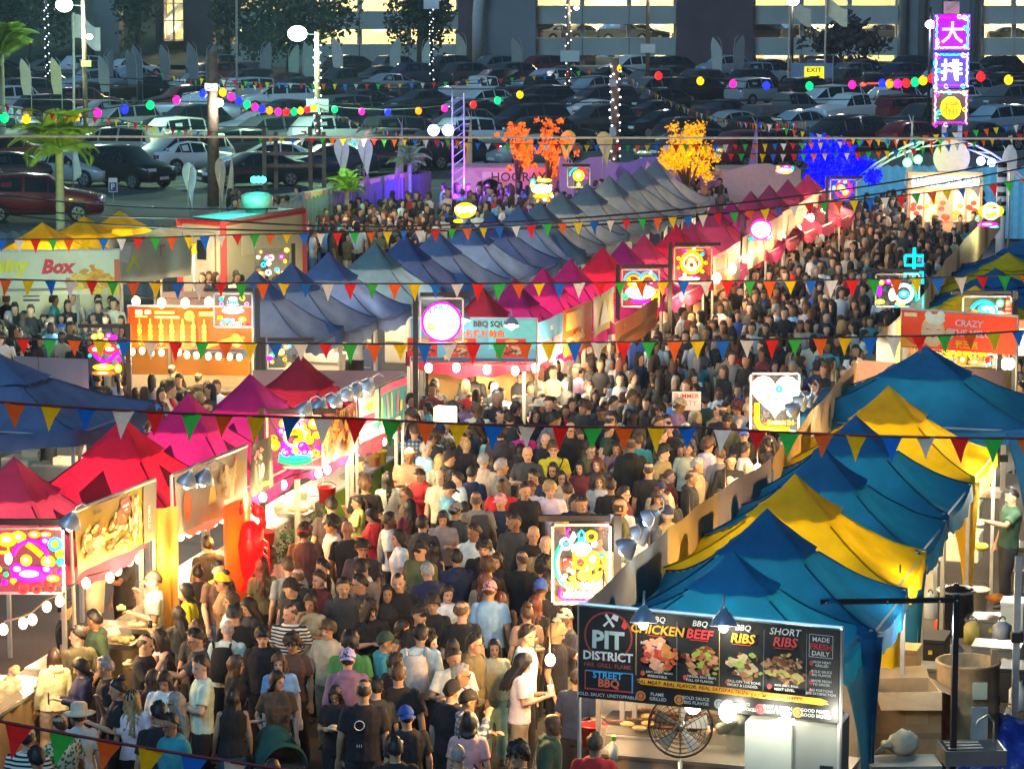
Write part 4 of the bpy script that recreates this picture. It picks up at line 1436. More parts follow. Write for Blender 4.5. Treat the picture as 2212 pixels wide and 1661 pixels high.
BR = [(552, 588, 'steel'), (630, 570, 'steel'), (710, 548, 'steel'), (810, 526, 'slate'), (875, 510, 'navy'), (943, 499, 'steel'), (1012, 478, 'steel'), (1062, 462, 'navy'), (1120, 445, 'steel'), (1166, 437, 'ash'), (1212, 417, 'ash'), (1268, 398, 'ash'), (1316, 382, 'ash'), (1353, 370, 'ash'), (1384, 360, 'ash'), (1417, 346, 'ash')]
BRL = ['blue grey tent nearest the orange skewer stall', 'blue tent second from the orange skewer stall', 'deep blue tent over the hat wearing cook', 'slate green tent between two blue tents', 'navy tent right of the slate green tent', 'dark blue tent right of the navy tent', 'dusty blue tent above the squid banner pole',
	   'navy tent below the yellow heart neon', 'small dusty blue tent right of the yellow heart neon', 'ash grey tent with vent folds mid back row', 'ash grey tent with tall peak below the bright lantern sign', 'ash grey tent right under the yellow lantern sign', 'dark grey tent at the start of the far cluster',
	   'dark grey tent second in the far cluster', 'dark grey tent with pale vent in the far cluster', 'tallest dark grey tent at the far end']
for i, (px, py, c) in enumerate(BR):
	tent(BRL[i], px, py, c, 3.0, 2.3, 3.25, 2.05, seed=90 + i, group=G4, inner=60)
tent('blue grey tent cut off at the left frame edge', -8, 766, 'steel', 4.2, 3.2, 3.25, 2.35, seed=120, group=G4)
G5 = 'yellow tents of the lemon yellow box stall'
for i, (px, py, lab) in enumerate(((92, 484, 'nearest yellow tent over the yellow box banner'), (182, 470, 'middle yellow tent above the white side banner'), (258, 458, 'hindmost yellow tent below the parking sign'))):
	tent(lab, px, py, 'yellow', 3.0, 2.6, 3.35, 2.5, seed=130 + i, group=G5, inner=40)


# ---- printed banners
def banner(label, name, TL, TR, htop, drop, col, art=(), cat='banner', h2=None, wave=.02, m=M_sheet, frame=None, back=None, seed=0):
	a, b = W(*TL, htop), W(*TR, h2 if h2 is not None else htop)
	base = V((a.x, a.y, 0))
	t = thing(name, label, cat, base)
	u = b - a
	L = V((u.x, u.y, 0)).length
	slope = u.z / L
	ud = V((u.x, u.y, 0)).normalized()
	nn = V((ud.y, -ud.x, 0))
	if nn.dot(V((0, 0, 0)) - base) < 0 and back is None:
		nn = -nn
	q = random.Random(seed)
	ph = q.uniform(0, 9)

	def P(x, z, off=0.0):      # x 0..1 along, z 0..1 from the bottom
		return ud * (x * L) + V((0, 0, htop - drop + slope * x * L + z * drop)) + nn * (off + wave * (math.sin(x * 9 + ph + z * 2) + .6 * math.sin(x * 19 + ph) * (1 - z)))
	mb = MB()
	mb.grid(lambda x, z: P(x, z), 26, 8)
	obj('sheet', mb, m, t, True, color=col)
	if frame:
		mb = MB()
		mb.tube([P(-.01, 1.02, -.02), P(1.01, 1.02, -.02)], .025, n=6)
		mb.tube([P(-.005, 1.02, -.04), P(-.005, 1.0, -.04) * V((1, 1, 0)) if False else V((P(0, 0).x, P(0, 0).y, 0)) - nn * .04], .025, n=6)
		mb.tube([P(1.005, 1.02, -.04), V((P(1, 0).x, P(1, 0).y, 0)) - nn * .04], .025, n=6)
		obj('frame', mb, M_alu, t)
	k = 0
	for it in art:
		k += 1
		off = .012 + .0015 * k
		mb = MB()
		if it[0] == 't':       # text, x, z, size (share of the drop), colour, bold, shear
			_, s, x, z, size, c, *ex = it
			vs, fs, w_ = text_mesh(s, ex[0] if ex else .01, ex[1] if len(ex) > 1 else 0)
			rot = ex[2] if len(ex) > 2 else 0
			sc = size * drop
			cr, sr = math.cos(rot), math.sin(rot)
			mb.add([P(x + (v.x * cr - v.y * sr) * sc / L, z + (v.x * sr + v.y * cr) * size, off) for v in vs], fs)
			obj('lettering', mb, M_print, t, color=c)
		elif it[0] == 'r':
			_, x0, z0, x1, z1, c = it
			mb.grid(lambda x, z: P(x0 + (x1 - x0) * x, z0 + (z1 - z0) * z, off), max(2, int((x1 - x0) * 26)), 3)
			obj('printed_panel', mb, M_print, t, True, color=c)
		elif it[0] == 'o':     # ring
			_, x, z, r, c, th = it
			n = 28
			vs = []
			for i in range(n):
				a_ = 2 * math.pi * i / n
				for rr in (r, r - th):
					vs.append(P(x + rr * math.cos(a_) * drop / L, z + rr * math.sin(a_), off))
			mb.add(vs, [(2 * i, 2 * ((i + 1) % n), 2 * ((i + 1) % n) + 1, 2 * i + 1) for i in range(n)])
			obj('printed_ring', mb, M_print, t, color=c)
		elif it[0] == 'd':     # disc
			_, x, z, r1, r2, c = it
			mb.add([P(x + r1 * math.cos(2 * math.pi * i / 16) * drop / L, z + r2 * math.sin(2 * math.pi * i / 16), off) for i in range(16)], [tuple(range(16))])
			obj('printed_disc', mb, M_print, t, color=c)
		elif it[0] == 'p':     # polygon
			_, pts, c = it
			mb.add([P(x, z, off) for x, z in pts], [tuple(range(len(pts)))])
			obj('printed_shape', mb, M_print, t, color=c)
		elif it[0] == 'f':     # picture of food: many small flat pieces
			_, x, z, w_, h_, pal, n = it
			qq = random.Random(k + seed * 31)
			cells = {}
			for i in range(n):
				rr = qq.random() ** .6
				a_ = qq.uniform(0, 6.28)
				cx, cz = x + w_ * .5 * rr * math.cos(a_), z + h_ * .5 * rr * math.sin(a_)
				s_ = qq.uniform(.10, .24) * (1.1 - .4 * rr)
				e_ = qq.uniform(0, 6.28)
				cells.setdefault(qq.randrange(len(pal)), []).append([P(cx + s_ * w_ * math.cos(b_ + e_) * (.6 + .4 * math.cos(2 * b_)), cz + s_ * h_ * math.sin(b_ + e_) * .8, off + .0004 * i) for b_ in [2 * math.pi * j / 9 for j in range(9)]])
			mats_ = [mat('food_print_%.2f_%.2f_%.2f' % c, tuple(v * v ** .35 for v in c), .6, var=.25, scale=20) for c in pal]
			for ci, polys in cells.items():
				for pl in polys:
					mb.add(pl, [tuple(range(9))], ci)
			obj('food_picture', mb, mats_, t)
	return t, P, nn


RED_, WH, YE, ORG_, BK = (.55, .03, .03), (.7, .72, .68), (.75, .5, .02), (.75, .28, .02), (.012, .014, .014)
MEAT = [(.35, .08, .04), (.5, .17, .07), (.6, .3, .16), (.2, .06, .03), (.62, .42, .28)]
# barbecue menu banner (front of the first blue tent)
pit = [('r', .0, .0, 1, 1, BK), ('o', .115, .70, .27, (.35, .05, .04), .02),
	   ('t', 'PIT', .115, .56, .20, (.45, .58, .56), .05), ('t', 'DISTRICT', .115, .43, .10, (.7, .74, .72), .04), ('t', 'FIRE. GRILL. FLAME.', .115, .355, .045, (.45, .08, .06), .01),
	   ('p', [(.10, .93), (.108, .95), (.14, .82), (.132, .80)], WH), ('p', [(.135, .95), (.155, .93), (.15, .87), (.128, .90), (.1, .80), (.093, .82), (.125, .90)], WH), ('p', [(.165, .82), (.178, .92), (.19, .82), (.178, .79)], (.6, .06, .04)),
	   ('p', [(.025, .04 + .06), (.215, .10), (.215, .12), (.03, .12), (.03, .31), (.025, .31)], (.5, .06, .06)), ('r', .028, .305, .212, .318, (.05, .35, .75)), ('p', [(.208, .10), (.214, .10), (.214, .31), (.208, .31)], (.1, .3, .6)),
	   ('t', 'STREET', .115, .235, .075, (.08, .45, .85), .03), ('t', 'BBQ', .12, .125, .11, (.75, .16, .08), .04), ('t', 'BOLD. SAUCY. UNSTOPPABLE.', .115, .035, .036, (.6, .64, .62), .01),
	   ('p', [(.04, .42), (.052, .48), (.048, .48), (.058, .53), (.044, .47), (.05, .47)], YE)]
for x0, a_, b_, c, ck in ((.31, 'BBQ', 'CHICKEN', (.8, .4, .02), 1), (.475, 'BBQ', 'BEEF', (.7, .05, .05), 0), (.64, 'BBQ', 'RIBS', (.8, .45, .02), 1), (.80, 'SHORT', 'RIBS', (.6, .06, .06), 0)):
	pit += [('t', a_, x0, .90, .075, WH, .015, .2), ('t', b_, x0, .775, .105, c, .035, .2), ('r', x0 - .04, .755, x0 + .03, .763, (.6, .05, .05))]
pit += [('f', .32, .56, .14, .34, [(.62, .16, .08), (.72, .42, .3), (.75, .55, .45), (.55, .1, .08), (.6, .3, .1)], 46), ('d', .345, .43, .06, .04, (.15, .45, .1)), ('r', .255, .66, .315, .70, (.6, .03, .08)), ('t', 'BEST SELLER', .285, .662, .03, WH, .01),
		('f', .485, .54, .15, .32, [(.22, .07, .04), (.3, .1, .05), (.42, .5, .12), (.5, .22, .1), (.6, .35, .2)], 46), ('f', .65, .53, .13, .30, [(.65, .6, .45), (.5, .25, .12), (.4, .5, .15), (.6, .5, .3), (.28, .1, .05)], 44), ('f', .80, .54, .15, .32, [(.3, .14, .07), (.45, .28, .16), (.2, .08, .04), (.5, .42, .16)], 52)]
for x0, s1, s2, icon in ((.31, 'JUICY, SWEET, SMOKY.', 'IRRESISTIBLE.', (.6, .08, .05)), (.475, 'TENDER, RICH, BEEFY.', 'FULL OF FLAVOR.', (.6, .08, .05)), (.64, 'FALL-OFF THE BONE.', 'SMOKY & LOADED.', (.5, .05, .05)), (.80, 'RICH, JUICY, BOLD.', 'NEXT LEVEL.', (.5, .05, .05))):
	pit += [('d', x0 - .055, .345, .025, .03, icon), ('t', s1, x0 + .01, .35, .028, WH, .012), ('t', s2, x0 + .003, .31, .028, WH, .012)]
pit += [('p', [(.232, .27), (.25, .255), (.235, .25), (.25, .225), (.94, .195), (.97, .215), (.945, .225), (.965, .24), (.94, .265), (.25, .295)], (.8, .36, .02)), ('t', 'REAL MEAT. REAL FLAVOR. REAL SATISFACTION.', .445, .235, .042, (.03, .02, .01), .012, .2), ('t', '• • •', .645, .232, .03, (.4, .1, .02), .02), ('t', 'EAT MEAT. BE HAPPY.', .775, .215, .042, (.03, .02, .01), .012, .2)]
for x0, s1, s2, c in ((.25, 'FLAME', 'GRILLED', (.7, .2, .05)), (.40, 'BOLD SAUCE', 'BIG FLAVOR', (.65, .25, .06)), (.555, 'QUALITY MEATS', 'PERFECTLY COOKED', (.6, .64, .6)), (.715, 'FAST & FRESH', 'HOT TO GO', (.45, .05, .05)), (.855, 'GOOD FOOD', 'GOOD MOOD', (.6, .25, .05))):
	pit += [('o', x0, .10, .055, c, .02), ('d', x0, .10, .025, .03, c), ('t', s1, x0 + .065, .115, .036, (.6, .63, .6), .012), ('t', s2, x0 + .068, .065, .036, (.6, .63, .6), .012)]
pit += [('r', .232, .33, .2345, .98, (.5, .3, .1)), ('r', .392, .30, .3932, .96, (.35, .36, .35)), ('r', .556, .30, .558, .96, (.5, .3, .1)), ('r', .725, .30, .7262, .96, (.35, .36, .35)), ('r', .885, .30, .8862, .96, (.35, .36, .35)),
		('r', .895, .955, .985, .96, WH), ('r', .895, .715, .985, .72, WH), ('r', .895, .715, .8965, .96, WH), ('r', .9835, .715, .985, .96, WH), ('t', 'MADE', .94, .885, .05, WH, .02), ('t', 'FRESH', .94, .80, .065, (.65, .04, .05), .025), ('t', 'DAILY', .94, .735, .05, WH, .02)]
for k, (s1, s2) in enumerate((('HIGH HEAT', 'GRILLED'), ('BOLD SAUCE', 'BIG FLAVOR'), ('MADE FRESH', 'TO ORDER'), ('BIG PORTIONS', 'BIG SATISFACTION'))):
	z = .63 - .10 * k
	pit += [('d', .905, z + .02, .022, .028, (.5, .05, .05)), ('t', s1, .945, z + .025, .027, WH, .012), ('t', s2, .945, z - .012, .027, WH, .012)]
pitb, PP, pn = banner('black street barbecue menu banner on the front blue tent', 'menu_banner', (1252, 1308), (1814, 1360), 2.86, .99, (.03, .03, .03), pit, h2=2.80, wave=.012, frame=True, seed=1)


# ---- banner wall on the left edge of the right row, seen from behind
bw = [(1256, 1306), (1440, 1143), (1548, 1062), (1668, 988), (1760, 880), (1850, 778)]
bwc = [(.10, .13, .17), (.34, .27, .12), (.20, .19, .21), (.36, .26, .11), (.33, .29, .19)]
for i in range(5):
	banner(['dull blue back of the stall banner beside the barbecue corner', 'tan grey back of a hung banner beside the nearer yellow tent', 'grey violet back of a hung banner before the blue tents', 'orange tinged banner back beside the heart neon sign', 'pale banner back near the red chef banner'][i],
		   'hung_banner', bw[i], bw[i + 1], 2.78, (.85, .95, .9, .8, .75)[i], bwc[i], [('r', .62, .1, .9, .8, tuple(c * .8 for c in bwc[i])), ('d', .3, .5, .25, .3, tuple(c * 1.15 for c in bwc[i]))], wave=.018, back=1, seed=40 + i)
bw2 = [(1895, 724), (1990, 640), (2040, 565), (2100, 500), (2162, 425)]
for i in range(4):
	banner(['pale grey banner back left of the red chef banner', 'cream banner back with yellow trim along the aisle', 'tan banner back farther along the aisle', 'farthest pale banner back near the yellow oval neon'][i], 'hung_banner', bw2[i], bw2[i + 1], 2.7, .95, ((.42, .4, .36), (.6, .52, .3), (.5, .42, .3), (.55, .48, .34))[i],
		   [('r', .4, .05, .5, .95, (.7, .5, .1))], wave=.018, back=1, seed=60 + i)

# ---- banners of the near left row, facing the aisle
banner('olive yellow menu banner with boats of food and red tag', 'menu_banner', (162, 1108), (334, 1037), 2.82, .78, (.30, .22, .01),
	   [('f', .22, .42, .3, .55, [(.5, .28, .1), (.66, .5, .25), (.36, .17, .06), (.72, .62, .4)], 50), ('f', .50, .55, .2, .42, [(.6, .42, .2), (.7, .6, .42), (.4, .2, .08)], 34), ('f', .52, .2, .28, .3, [(.5, .26, .1), (.62, .42, .22), (.34, .15, .06)], 34), ('f', .72, .5, .2, .75, [(.6, .46, .24), (.72, .64, .46), (.42, .24, .1)], 50),
		('r', .85, 0, 1, 1, (.16, .15, .11)), ('r', .53, .68, .66, .92, (.5, .05, .03)), ('r', .55, .78, .64, .82, WH), ('t', 'tables', .595, .71, .05, WH, .02), ('r', .33, .36, .45, .44, (.72, .6, .1)), ('r', .15, .14, .27, .22, (.72, .6, .1)), ('t', 'ITCHIN', .925, .42, .09, (.6, .6, .52), .02, 0, 1.571), ('o', .925, .2, .09, (.6, .2, .15), .025), ('t', 'BABA', .25, .86, .075, (.05, .05, .04), .03)], seed=3, frame=True)
banner('white food banner with orange balloon shape and pot of noodles', 'menu_banner', (379, 1028), (533, 964), 2.85, .82, (.36, .38, .33),
	   [('d', .16, .42, .17, .27, (.65, .14, .02)), ('p', [(.52, .38), (.86, .86), (.98, .7), (.80, .22), (.7, .24)], (.45, .34, .12)), ('f', .72, .58, .34, .5, [(.6, .5, .22), (.7, .6, .34), (.5, .38, .14)], 46), ('d', .84, .9, .06, .07, (.6, .08, .06)), ('t', 'Noodle', .50, .84, .08, (.55, .58, .5), .01), ('p', [(.42, .3), (.52, .3), (.5, .62), (.44, .62)], (.66, .6, .1))], seed=4, frame=True)
banner('narrow black banner with pink blossom and white 10', 'menu_banner', (540, 960), (588, 938), 2.8, .76, (.02, .02, .022),
	   [('f', .35, .75, .5, .3, [(.7, .3, .4), (.75, .5, .55)], 16), ('t', '10', .5, .25, .3, (.7, .72, .7), .03), ('r', .2, .08, .8, .16, (.7, .55, .05))], seed=5)
banner('dark red menu banner of grilled meats between the neon and the cyan banner', 'menu_banner', (690, 902), (772, 866), 2.8, .76, (.22, .05, .025),
	   [('f', .3, .5, .5, .8, [(.55, .18, .03), (.7, .35, .05), (.3, .07, .03), (.72, .5, .1)], 60), ('f', .74, .5, .45, .8, [(.6, .22, .04), (.7, .4, .08), (.36, .1, .04)], 50), ('t', 'EST', .55, .82, .16, (.75, .5, .05), .03), ('t', '5F', .06, .78, .16, (.03, .02, .02), .03)], seed=6)
banner('bright cyan drinks banner with tall cups and yellow lettering', 'menu_banner', (776, 852), (873, 810), 2.85, .79, (.05, .42, .55),
	   [('r', .0, .30, .38, .98, (.6, .62, .55)), ('t', 'TAIWAN', .18, .84, .10, (.1, .2, .5), .03), ('t', 'NIJB', .2, .56, .2, (.75, .55, .02), .05), ('r', .05, .34, .3, .52, (.6, .05, .2))] + [('d', .45 + .13 * k, .5, .05, .28, c) for k, c in enumerate(((.7, .5, .1), (.65, .2, .35), (.72, .42, .05), (.6, .1, .25)))] + [('r', .4 + .13 * k, .1, .5 + .13 * k, .2, (.62, .66, .62)) for k in range(4)] + [('d', .9, .42, .06, .12, (.7, .6, .1)), ('r', .4, .82, 1, .98, (.7, .1, .3))], seed=7, frame=True)
# ---- BBQ SQUID stall
sq = [('r', .0, .08, 1, 1, (.12, .42, .58)), ('r', .62, .3, 1, 1, (.15, .6, .62)), ('t', 'BBQ SQUID', .66, .80, .17, (.08, .03, .015), .06), ('t', '驰名铁板鱿鱼', .56, .57, .19, (.7, .12, .02), .04)]
for x in (.09, .40, .80):
	sq += [('r', x - .12, .10, x + .12, .55, (.62, .03, .02)), ('f', x, .26, .2, .28, [(.28, .12, .07), (.5, .34, .22), (.2, .08, .05), (.62, .5, .36)], 44), ('p', [(x - .03, .42), (x + .03, .42), (x + .06, .5), (x + .01, .54), (x - .05, .5)], (.75, .4, .04))]
sq += [('r', 0, .0, 1, .08, (.06, .1, .2)), ('p', [(.285 + .035 * (1 if i % 2 == 0 else .45) * math.cos(i * math.pi / 5 + 1.57), .10 + .10 * (1 if i % 2 == 0 else .45) * math.sin(i * math.pi / 5 + 1.57)) for i in range(10)], (.75, .55, .2))]
banner('light blue BBQ SQUID banner with red squid pictures', 'shop_banner', (888, 688), (1158, 690), 3.05, .78, (.12, .42, .58), sq, wave=.006, seed=8, frame=True)
# aisle banners of the middle row
for i, (TL, TR, dr, c, art, lab) in enumerate((((1161, 698), (1216, 673), .8, (.08, .3, .55), [('r', .1, .1, .5, .5, (.55, .12, .12)), ('r', .55, .1, .95, .5, (.5, .16, .2)), ('t', 'BBQ', .5, .7, .12, WH, .02)], 'blue food banner on the aisle side of the squid stall'),
											  ((1217, 671), (1278, 647), .95, (.62, .14, .02), [('r', .1, .55, .6, .92, (.7, .35, .1)), ('f', .5, .28, .7, .4, [(.75, .4, .1), (.6, .2, .05), (.75, .6, .3)], 30)], 'orange food banner on the aisle side of the middle row'),
											  ((1280, 645), (1327, 618), .8, (.62, .52, .06), [('p', [(.3, .2), (.5, .85), (.7, .2)], (.66, .62, .45)), ('p', [(.6, .2), (.75, .7), (.9, .2)], (.6, .55, .3)), ('r', .8, .85, 1, 1, (.1, .5, .5))], 'yellow juice banner right of the orange food banner'),
											  ((1330, 700), (1420, 640), .6, (.45, .14, .05), [('r', .05, .3, .95, .5, (.7, .3, .05)), ('t', '汁', .2, .6, .3, YE, .03)], 'dark red serving banner below the rainbow neon sign'),
											  ((1540, 555), (1600, 520), .9, (.55, .4, .18), [('r', .1, .1, .4, .9, (.6, .15, .05)), ('r', .5, .1, .9, .9, (.66, .5, .2))], 'warm striped banner right of the round orange neon'),
											  ((1605, 512), (1690, 462), .9, (.6, .36, .2), [('r', .1, .1, .3, .9, (.2, .4, .3)), ('r', .5, .1, .7, .9, (.6, .12, .08))], 'salmon banner under the pale round neon'),
											  ((1692, 458), (1790, 402), .9, (.62, .5, .36), [('d', .6, .5, .3, .3, (.5, .15, .4)), ('r', .1, .2, .4, .8, (.6, .2, .1))], 'cream banner at the far end of the middle row'))):
	banner(lab, 'menu_banner', TL, TR, 2.8, dr, c, art, seed=70 + i)
# ---- orange skewer stall
sk = [('t', '', .5, .5, .1, YE)] if False else []
for k in range(7):
	x = .09 + .088 * k
	sk += [('r', x - .006, .08, x + .006, .72, (.75, .5, .1))] + [('d', x, .18 + .12 * j, .06, .07, ((.55, .3, .05), (.4, .24, .04), (.66, .42, .08))[(j + k) % 3]) for j in range(4)]
sk += [('d', .5, .80, .1, .13, (.75, .4, .05)), ('o', .5, .80, .12, (.75, .6, .1), .03), ('r', .06, .82, .12, .94, WH), ('r', .14, .84, .19, .93, WH), ('r', .22, .85, .38, .91, (.75, .55, .2)), ('r', .22, .74, .42, .79, (.72, .55, .3)), ('r', .06, .76, .16, .80, (.7, .5, .2)), ('r', .58, .80, .70, .9, (.72, .5, .15)),
	   ('p', [(.55, .02), (.9, .36), (.92, .28), (.62, .0)], (.75, .3, .02)), ('f', .88, .22, .16, .3, [(.7, .42, .08), (.55, .3, .05), (.75, .55, .2)], 24)]
banner('orange banner of grilled skewers over the glowing counter', 'shop_banner', (277, 662), (543, 664), 2.85, .82, (.55, .07, .0), sk, wave=.006, seed=9, frame=True)
banner('grey box panel of the skewer stall roof', 'stall_roof_panel', (350, 630), (545, 624), 3.1, .45, (.25, .22, .24), (), wave=.0, m=M_print, seed=10)
# ---- lemon box stall
banner('white and yellow box banner with yellow and red lettering over the bright counter', 'shop_banner', (-108, 545), (257, 540), 2.9, 1.02, (.6, .6, .44),
	   [('t', 'Shiny', .335, .44, .44, (.72, .6, .0), .05, .25), ('t', 'Box', .64, .48, .34, (.58, .02, .04), .07, .25), ('r', .32, .10, .44, .16, (.25, .22, .16)), ('r', .46, .10, .71, .16, (.2, .17, .12)), ('f', .82, .35, .28, .6, [(.75, .4, .03), (.72, .3, .02), (.75, .55, .1)], 36), ('r', .93, .0, 1, .4, (.75, .45, .02)), ('r', .97, .3, 1, .8, (.6, .1, .05))], wave=.012, seed=11, frame=True)
banner('crumpled white side banner with yellow figure beside the box banner', 'shop_banner', (260, 524), (410, 506), 2.95, 1.0, (.55, .54, .44), [('p', [(.08, .25), (.16, .7), (.24, .3)], (.72, .65, .0)), ('p', [(.0, .55), (.1, .5), (.13, .9), (.0, .95)], WH), ('t', 'r', .62, .55, .3, (.6, .25, .2), .03)], wave=.07, seed=12)
banner('creased silver grey tarp banner hung before the trailer', 'tarp', (240, 516), (390, 486), 3.0, .95, (.5, .46, .38), [('f', .5, .5, .9, .8, [(.4, .36, .3), (.6, .56, .46), (.25, .2, .22), (.55, .42, .2)], 60)], wave=.11, seed=13)
# red chef banner stall
banner('red chef banner over the snack counter', 'shop_banner', (1948, 668), (2196, 684), 3.0, .72, (.58, .05, .02),
	   [('d', .28, .48, .34, .42, (.66, .5, .25)), ('d', .28, .48, .26, .33, (.68, .55, .36)), ('d', .30, .80, .28, .14, (.55, .68, .6)), ('d', .24, .9, .11, .11, (.55, .68, .6)), ('d', .35, .92, .12, .11, (.55, .68, .6)), ('d', .43, .45, .13, .15, (.62, .48, .34)), ('p', [(.25, .36), (.31, .36), (.28, .30)], (.35, .1, .08)), ('p', [(.22, .55), (.27, .52), (.22, .52)], (.2, .1, .1)), ('p', [(.30, .52), (.35, .55), (.34, .52)], (.2, .1, .1)),
		('t', 'CRAZY', .60, .66, .18, (.5, .54, .7), .03, .1), ('t', 'THE MELO', .62, .40, .18, (.5, .54, .7), .03, .1), ('t', '张三疯', .58, .08, .22, (.75, .5, .02), .04), ('r', .03, .84, .14, .94, (.72, .6, .4)), ('p', [(.0, .02), (.0, .35), (.12, .1), (.2, .06)], (.72, .35, .03))], wave=.008, seed=14, frame=True)
banner('second red and cream banner at the frame edge right of the chef banner', 'shop_banner', (2196, 690), (2290, 694), 2.7, .7, (.62, .48, .2), [('r', 0, .78, 1, 1, (.6, .04, .02)), ('t', 'Street', .4, .45, .16, (.4, .3, .25), .01, .2)], wave=.01, seed=15)
# dusty tarps closing the gap behind the big blue green tent
banner('dusty rose tarp wall behind the big blue green tent', 'tarp', (1850, 776), (2170, 800), 2.6, 1.3, (.36, .22, .2), [('f', .88, .3, .2, .5, [(.75, .3, .02), (.75, .4, .05)], 14), ('f', .12, .4, .18, .4, [(.66, .24, .03), (.5, .18, .06)], 10)], wave=.04, seed=16)
banner('grey tarp wall behind the dark red tent of the near left row', 'tarp', (545, 798), (872, 800), 2.35, 1.2, (.2, .13, .16), (), wave=.02, seed=17)
banner('blue grey side tarp of the cut off left tent', 'tarp', (30, 768), (190, 775), 2.35, 1.3, (.13, .15, .22), [('r', .33, 0, .34, 1, (.02, .02, .03))], wave=.02, seed=18)


# ---- neon signs
def neon(label, x0, y0, x1, y1, h, shapes, post=None, bar=True, panel=True, glowcol=None, yaw=0.0, watts=25, frame=True):
	c = W((x0 + x1) / 2, (y0 + y1) / 2, h)
	s = 1 / (FOC / (c.y * CP - (c.z - CAMH) * SP) / PK)
	w, hh = (x1 - x0) * s, (y1 - y0) * s
	t = thing('neon_sign', label, 'neon sign', (c.x, c.y, 0), yaw, 'neon signs over the stalls')
	if panel:
		mb = MB()
		mb.box((0, .03, h), (w, .012, hh))
		obj('acrylic_panel', mb, M_acrylic, t)
	if frame:
		mb = MB()
		for (a, b) in (((-w / 2, h - hh / 2), (w / 2, h - hh / 2)), ((w / 2, h - hh / 2), (w / 2, h + hh / 2)), ((w / 2, h + hh / 2), (-w / 2, h + hh / 2)), ((-w / 2, h + hh / 2), (-w / 2, h - hh / 2))):
			mb.box(((a[0] + b[0]) / 2, .03, (a[1] + b[1]) / 2), (abs(b[0] - a[0]) + .03, .035, abs(b[1] - a[1]) + .03))
		obj('frame', mb, M_alu, t)
	if bar:
		mb = MB()
		mb.box(((-.12 if post is None or post > 0 else .12) * w, .09, h + hh / 2 + .07), (w * 1.25, .07, .07))
		obj('crossbar', mb, M_black, t)
	if post is not None:
		mb = MB()
		mb.box((post * (w / 2 + .09), .09, (h + hh / 2 + .12) / 2), (.09, .09, h + hh / 2 + .1))
		obj('post', mb, M_black, t)
	u = min(w, hh)
	for i, it in enumerate(shapes):
		k, col, st = it[0], it[1], it[2]
		m = glow('n_%.2f_%.2f_%.2f_%.1f' % (*col, st), col, st * .62)
		mb = MB()
		y = -.012 - .004 * (i % 6)
		nm = 'neon_tube'
		if k == 'c':
			_, _, _, x, z, r, th = it
			mb.tube([(x * w + r * u * math.cos(a), y, h + z * hh + r * u * math.sin(a)) for a in [2 * math.pi * j / 20 for j in range(21)]], th * u, n=5)
		elif k == 'd':
			_, _, _, x, z, rx, rz = it
			mb.ell((x * w, y, h + z * hh), (rx * u, .018, rz * u), 14, 7)
			nm = 'neon_disc'
		elif k == 'p':
			_, _, _, pts, th = it
			mb.tube([(x * w, y, h + z * hh) for x, z in pts], th * u, n=5)
		elif k == 'h':
			_, _, _, x, z, r, th = it
			pts = [(16 * math.sin(a) ** 3, 13 * math.cos(a) - 5 * math.cos(2 * a) - 2 * math.cos(3 * a) - math.cos(4 * a)) for a in [2 * math.pi * j / 28 for j in range(29)]]
			if th > 0:
				mb.tube([(x * w + p[0] / 16 * r * u, y, h + z * hh + p[1] / 16 * r * u) for p in pts], th * u, n=5)
			else:
				mb.add([(x * w + p[0] / 16 * r * u, y - .01, h + z * hh + p[1] / 16 * r * u) for p in pts[:-1]] + [(x * w + p[0] / 16 * r * u, y + .02, h + z * hh + p[1] / 16 * r * u) for p in pts[:-1]],
					   [tuple(range(28)), tuple(range(55, 27, -1))] + [(j, (j + 1) % 28, 28 + (j + 1) % 28, 28 + j) for j in range(28)])
				nm = 'neon_heart'
		elif k == 't':
			_, _, _, s_, x, z, size, *ex = it
			vs, fs, w_ = text_mesh(s_, ex[0] if ex else .02)
			rot = ex[1] if len(ex) > 1 else 0
			cr, sr = math.cos(rot), math.sin(rot)
			mb.add([(x * w + (v.x * cr - v.y * sr) * size * u, y - .012, h + z * hh + (v.x * sr + v.y * cr) * size * u) for v in vs], fs)
			nm = 'lettering'
		obj(nm, mb, m, t, k in 'cdp')
		if k == 'd' and max(it[5], it[6]) > .07 and i % 4 != 3:      # paler disc added to imitate the blown-out core of the glow
			core = tuple(min(1, .55 * c_ + .5) for c_ in col)
			mb = MB()
			mb.ell((it[3] * w - .06 * it[5] * u, y - .016, h + it[4] * hh + .1 * it[6] * u), (it[5] * u * .52, .012, it[6] * u * .45), 10, 5)
			obj('painted_core', mb, glow('core_%.2f_%.2f_%.2f' % core, core, st * .75), t, True)
	if watts:
		lamp('neon_light', t, (0, -1.1, h - hh * .5 - .1), watts * .6, glowcol or (1, .5, .8), .3)
	return t


def dots(n, seed, cols, st=2.2, rmin=.03, rmax=.07, box=(-.46, -.46, .46, .46), ring=False):
	q = random.Random(seed)
	out = []
	for k in range(n):
		x, z, r = q.uniform(box[0], box[2]), q.uniform(box[1], box[3]), q.uniform(rmin, rmax)
		c = cols[k % len(cols)]
		out.append(('c', c, st, x, z, r * .8, r * .32) if ring or k % 3 == 0 else ('d', c, st, x, z, r, r * q.uniform(.7, 1.2)))
	return out


def arc(x, z, r, a0, a1, n=12, sx=1.0):
	return [(x + r * math.cos(a0 + (a1 - a0) * j / n) * sx, z + r * math.sin(a0 + (a1 - a0) * j / n)) for j in range(n + 1)]


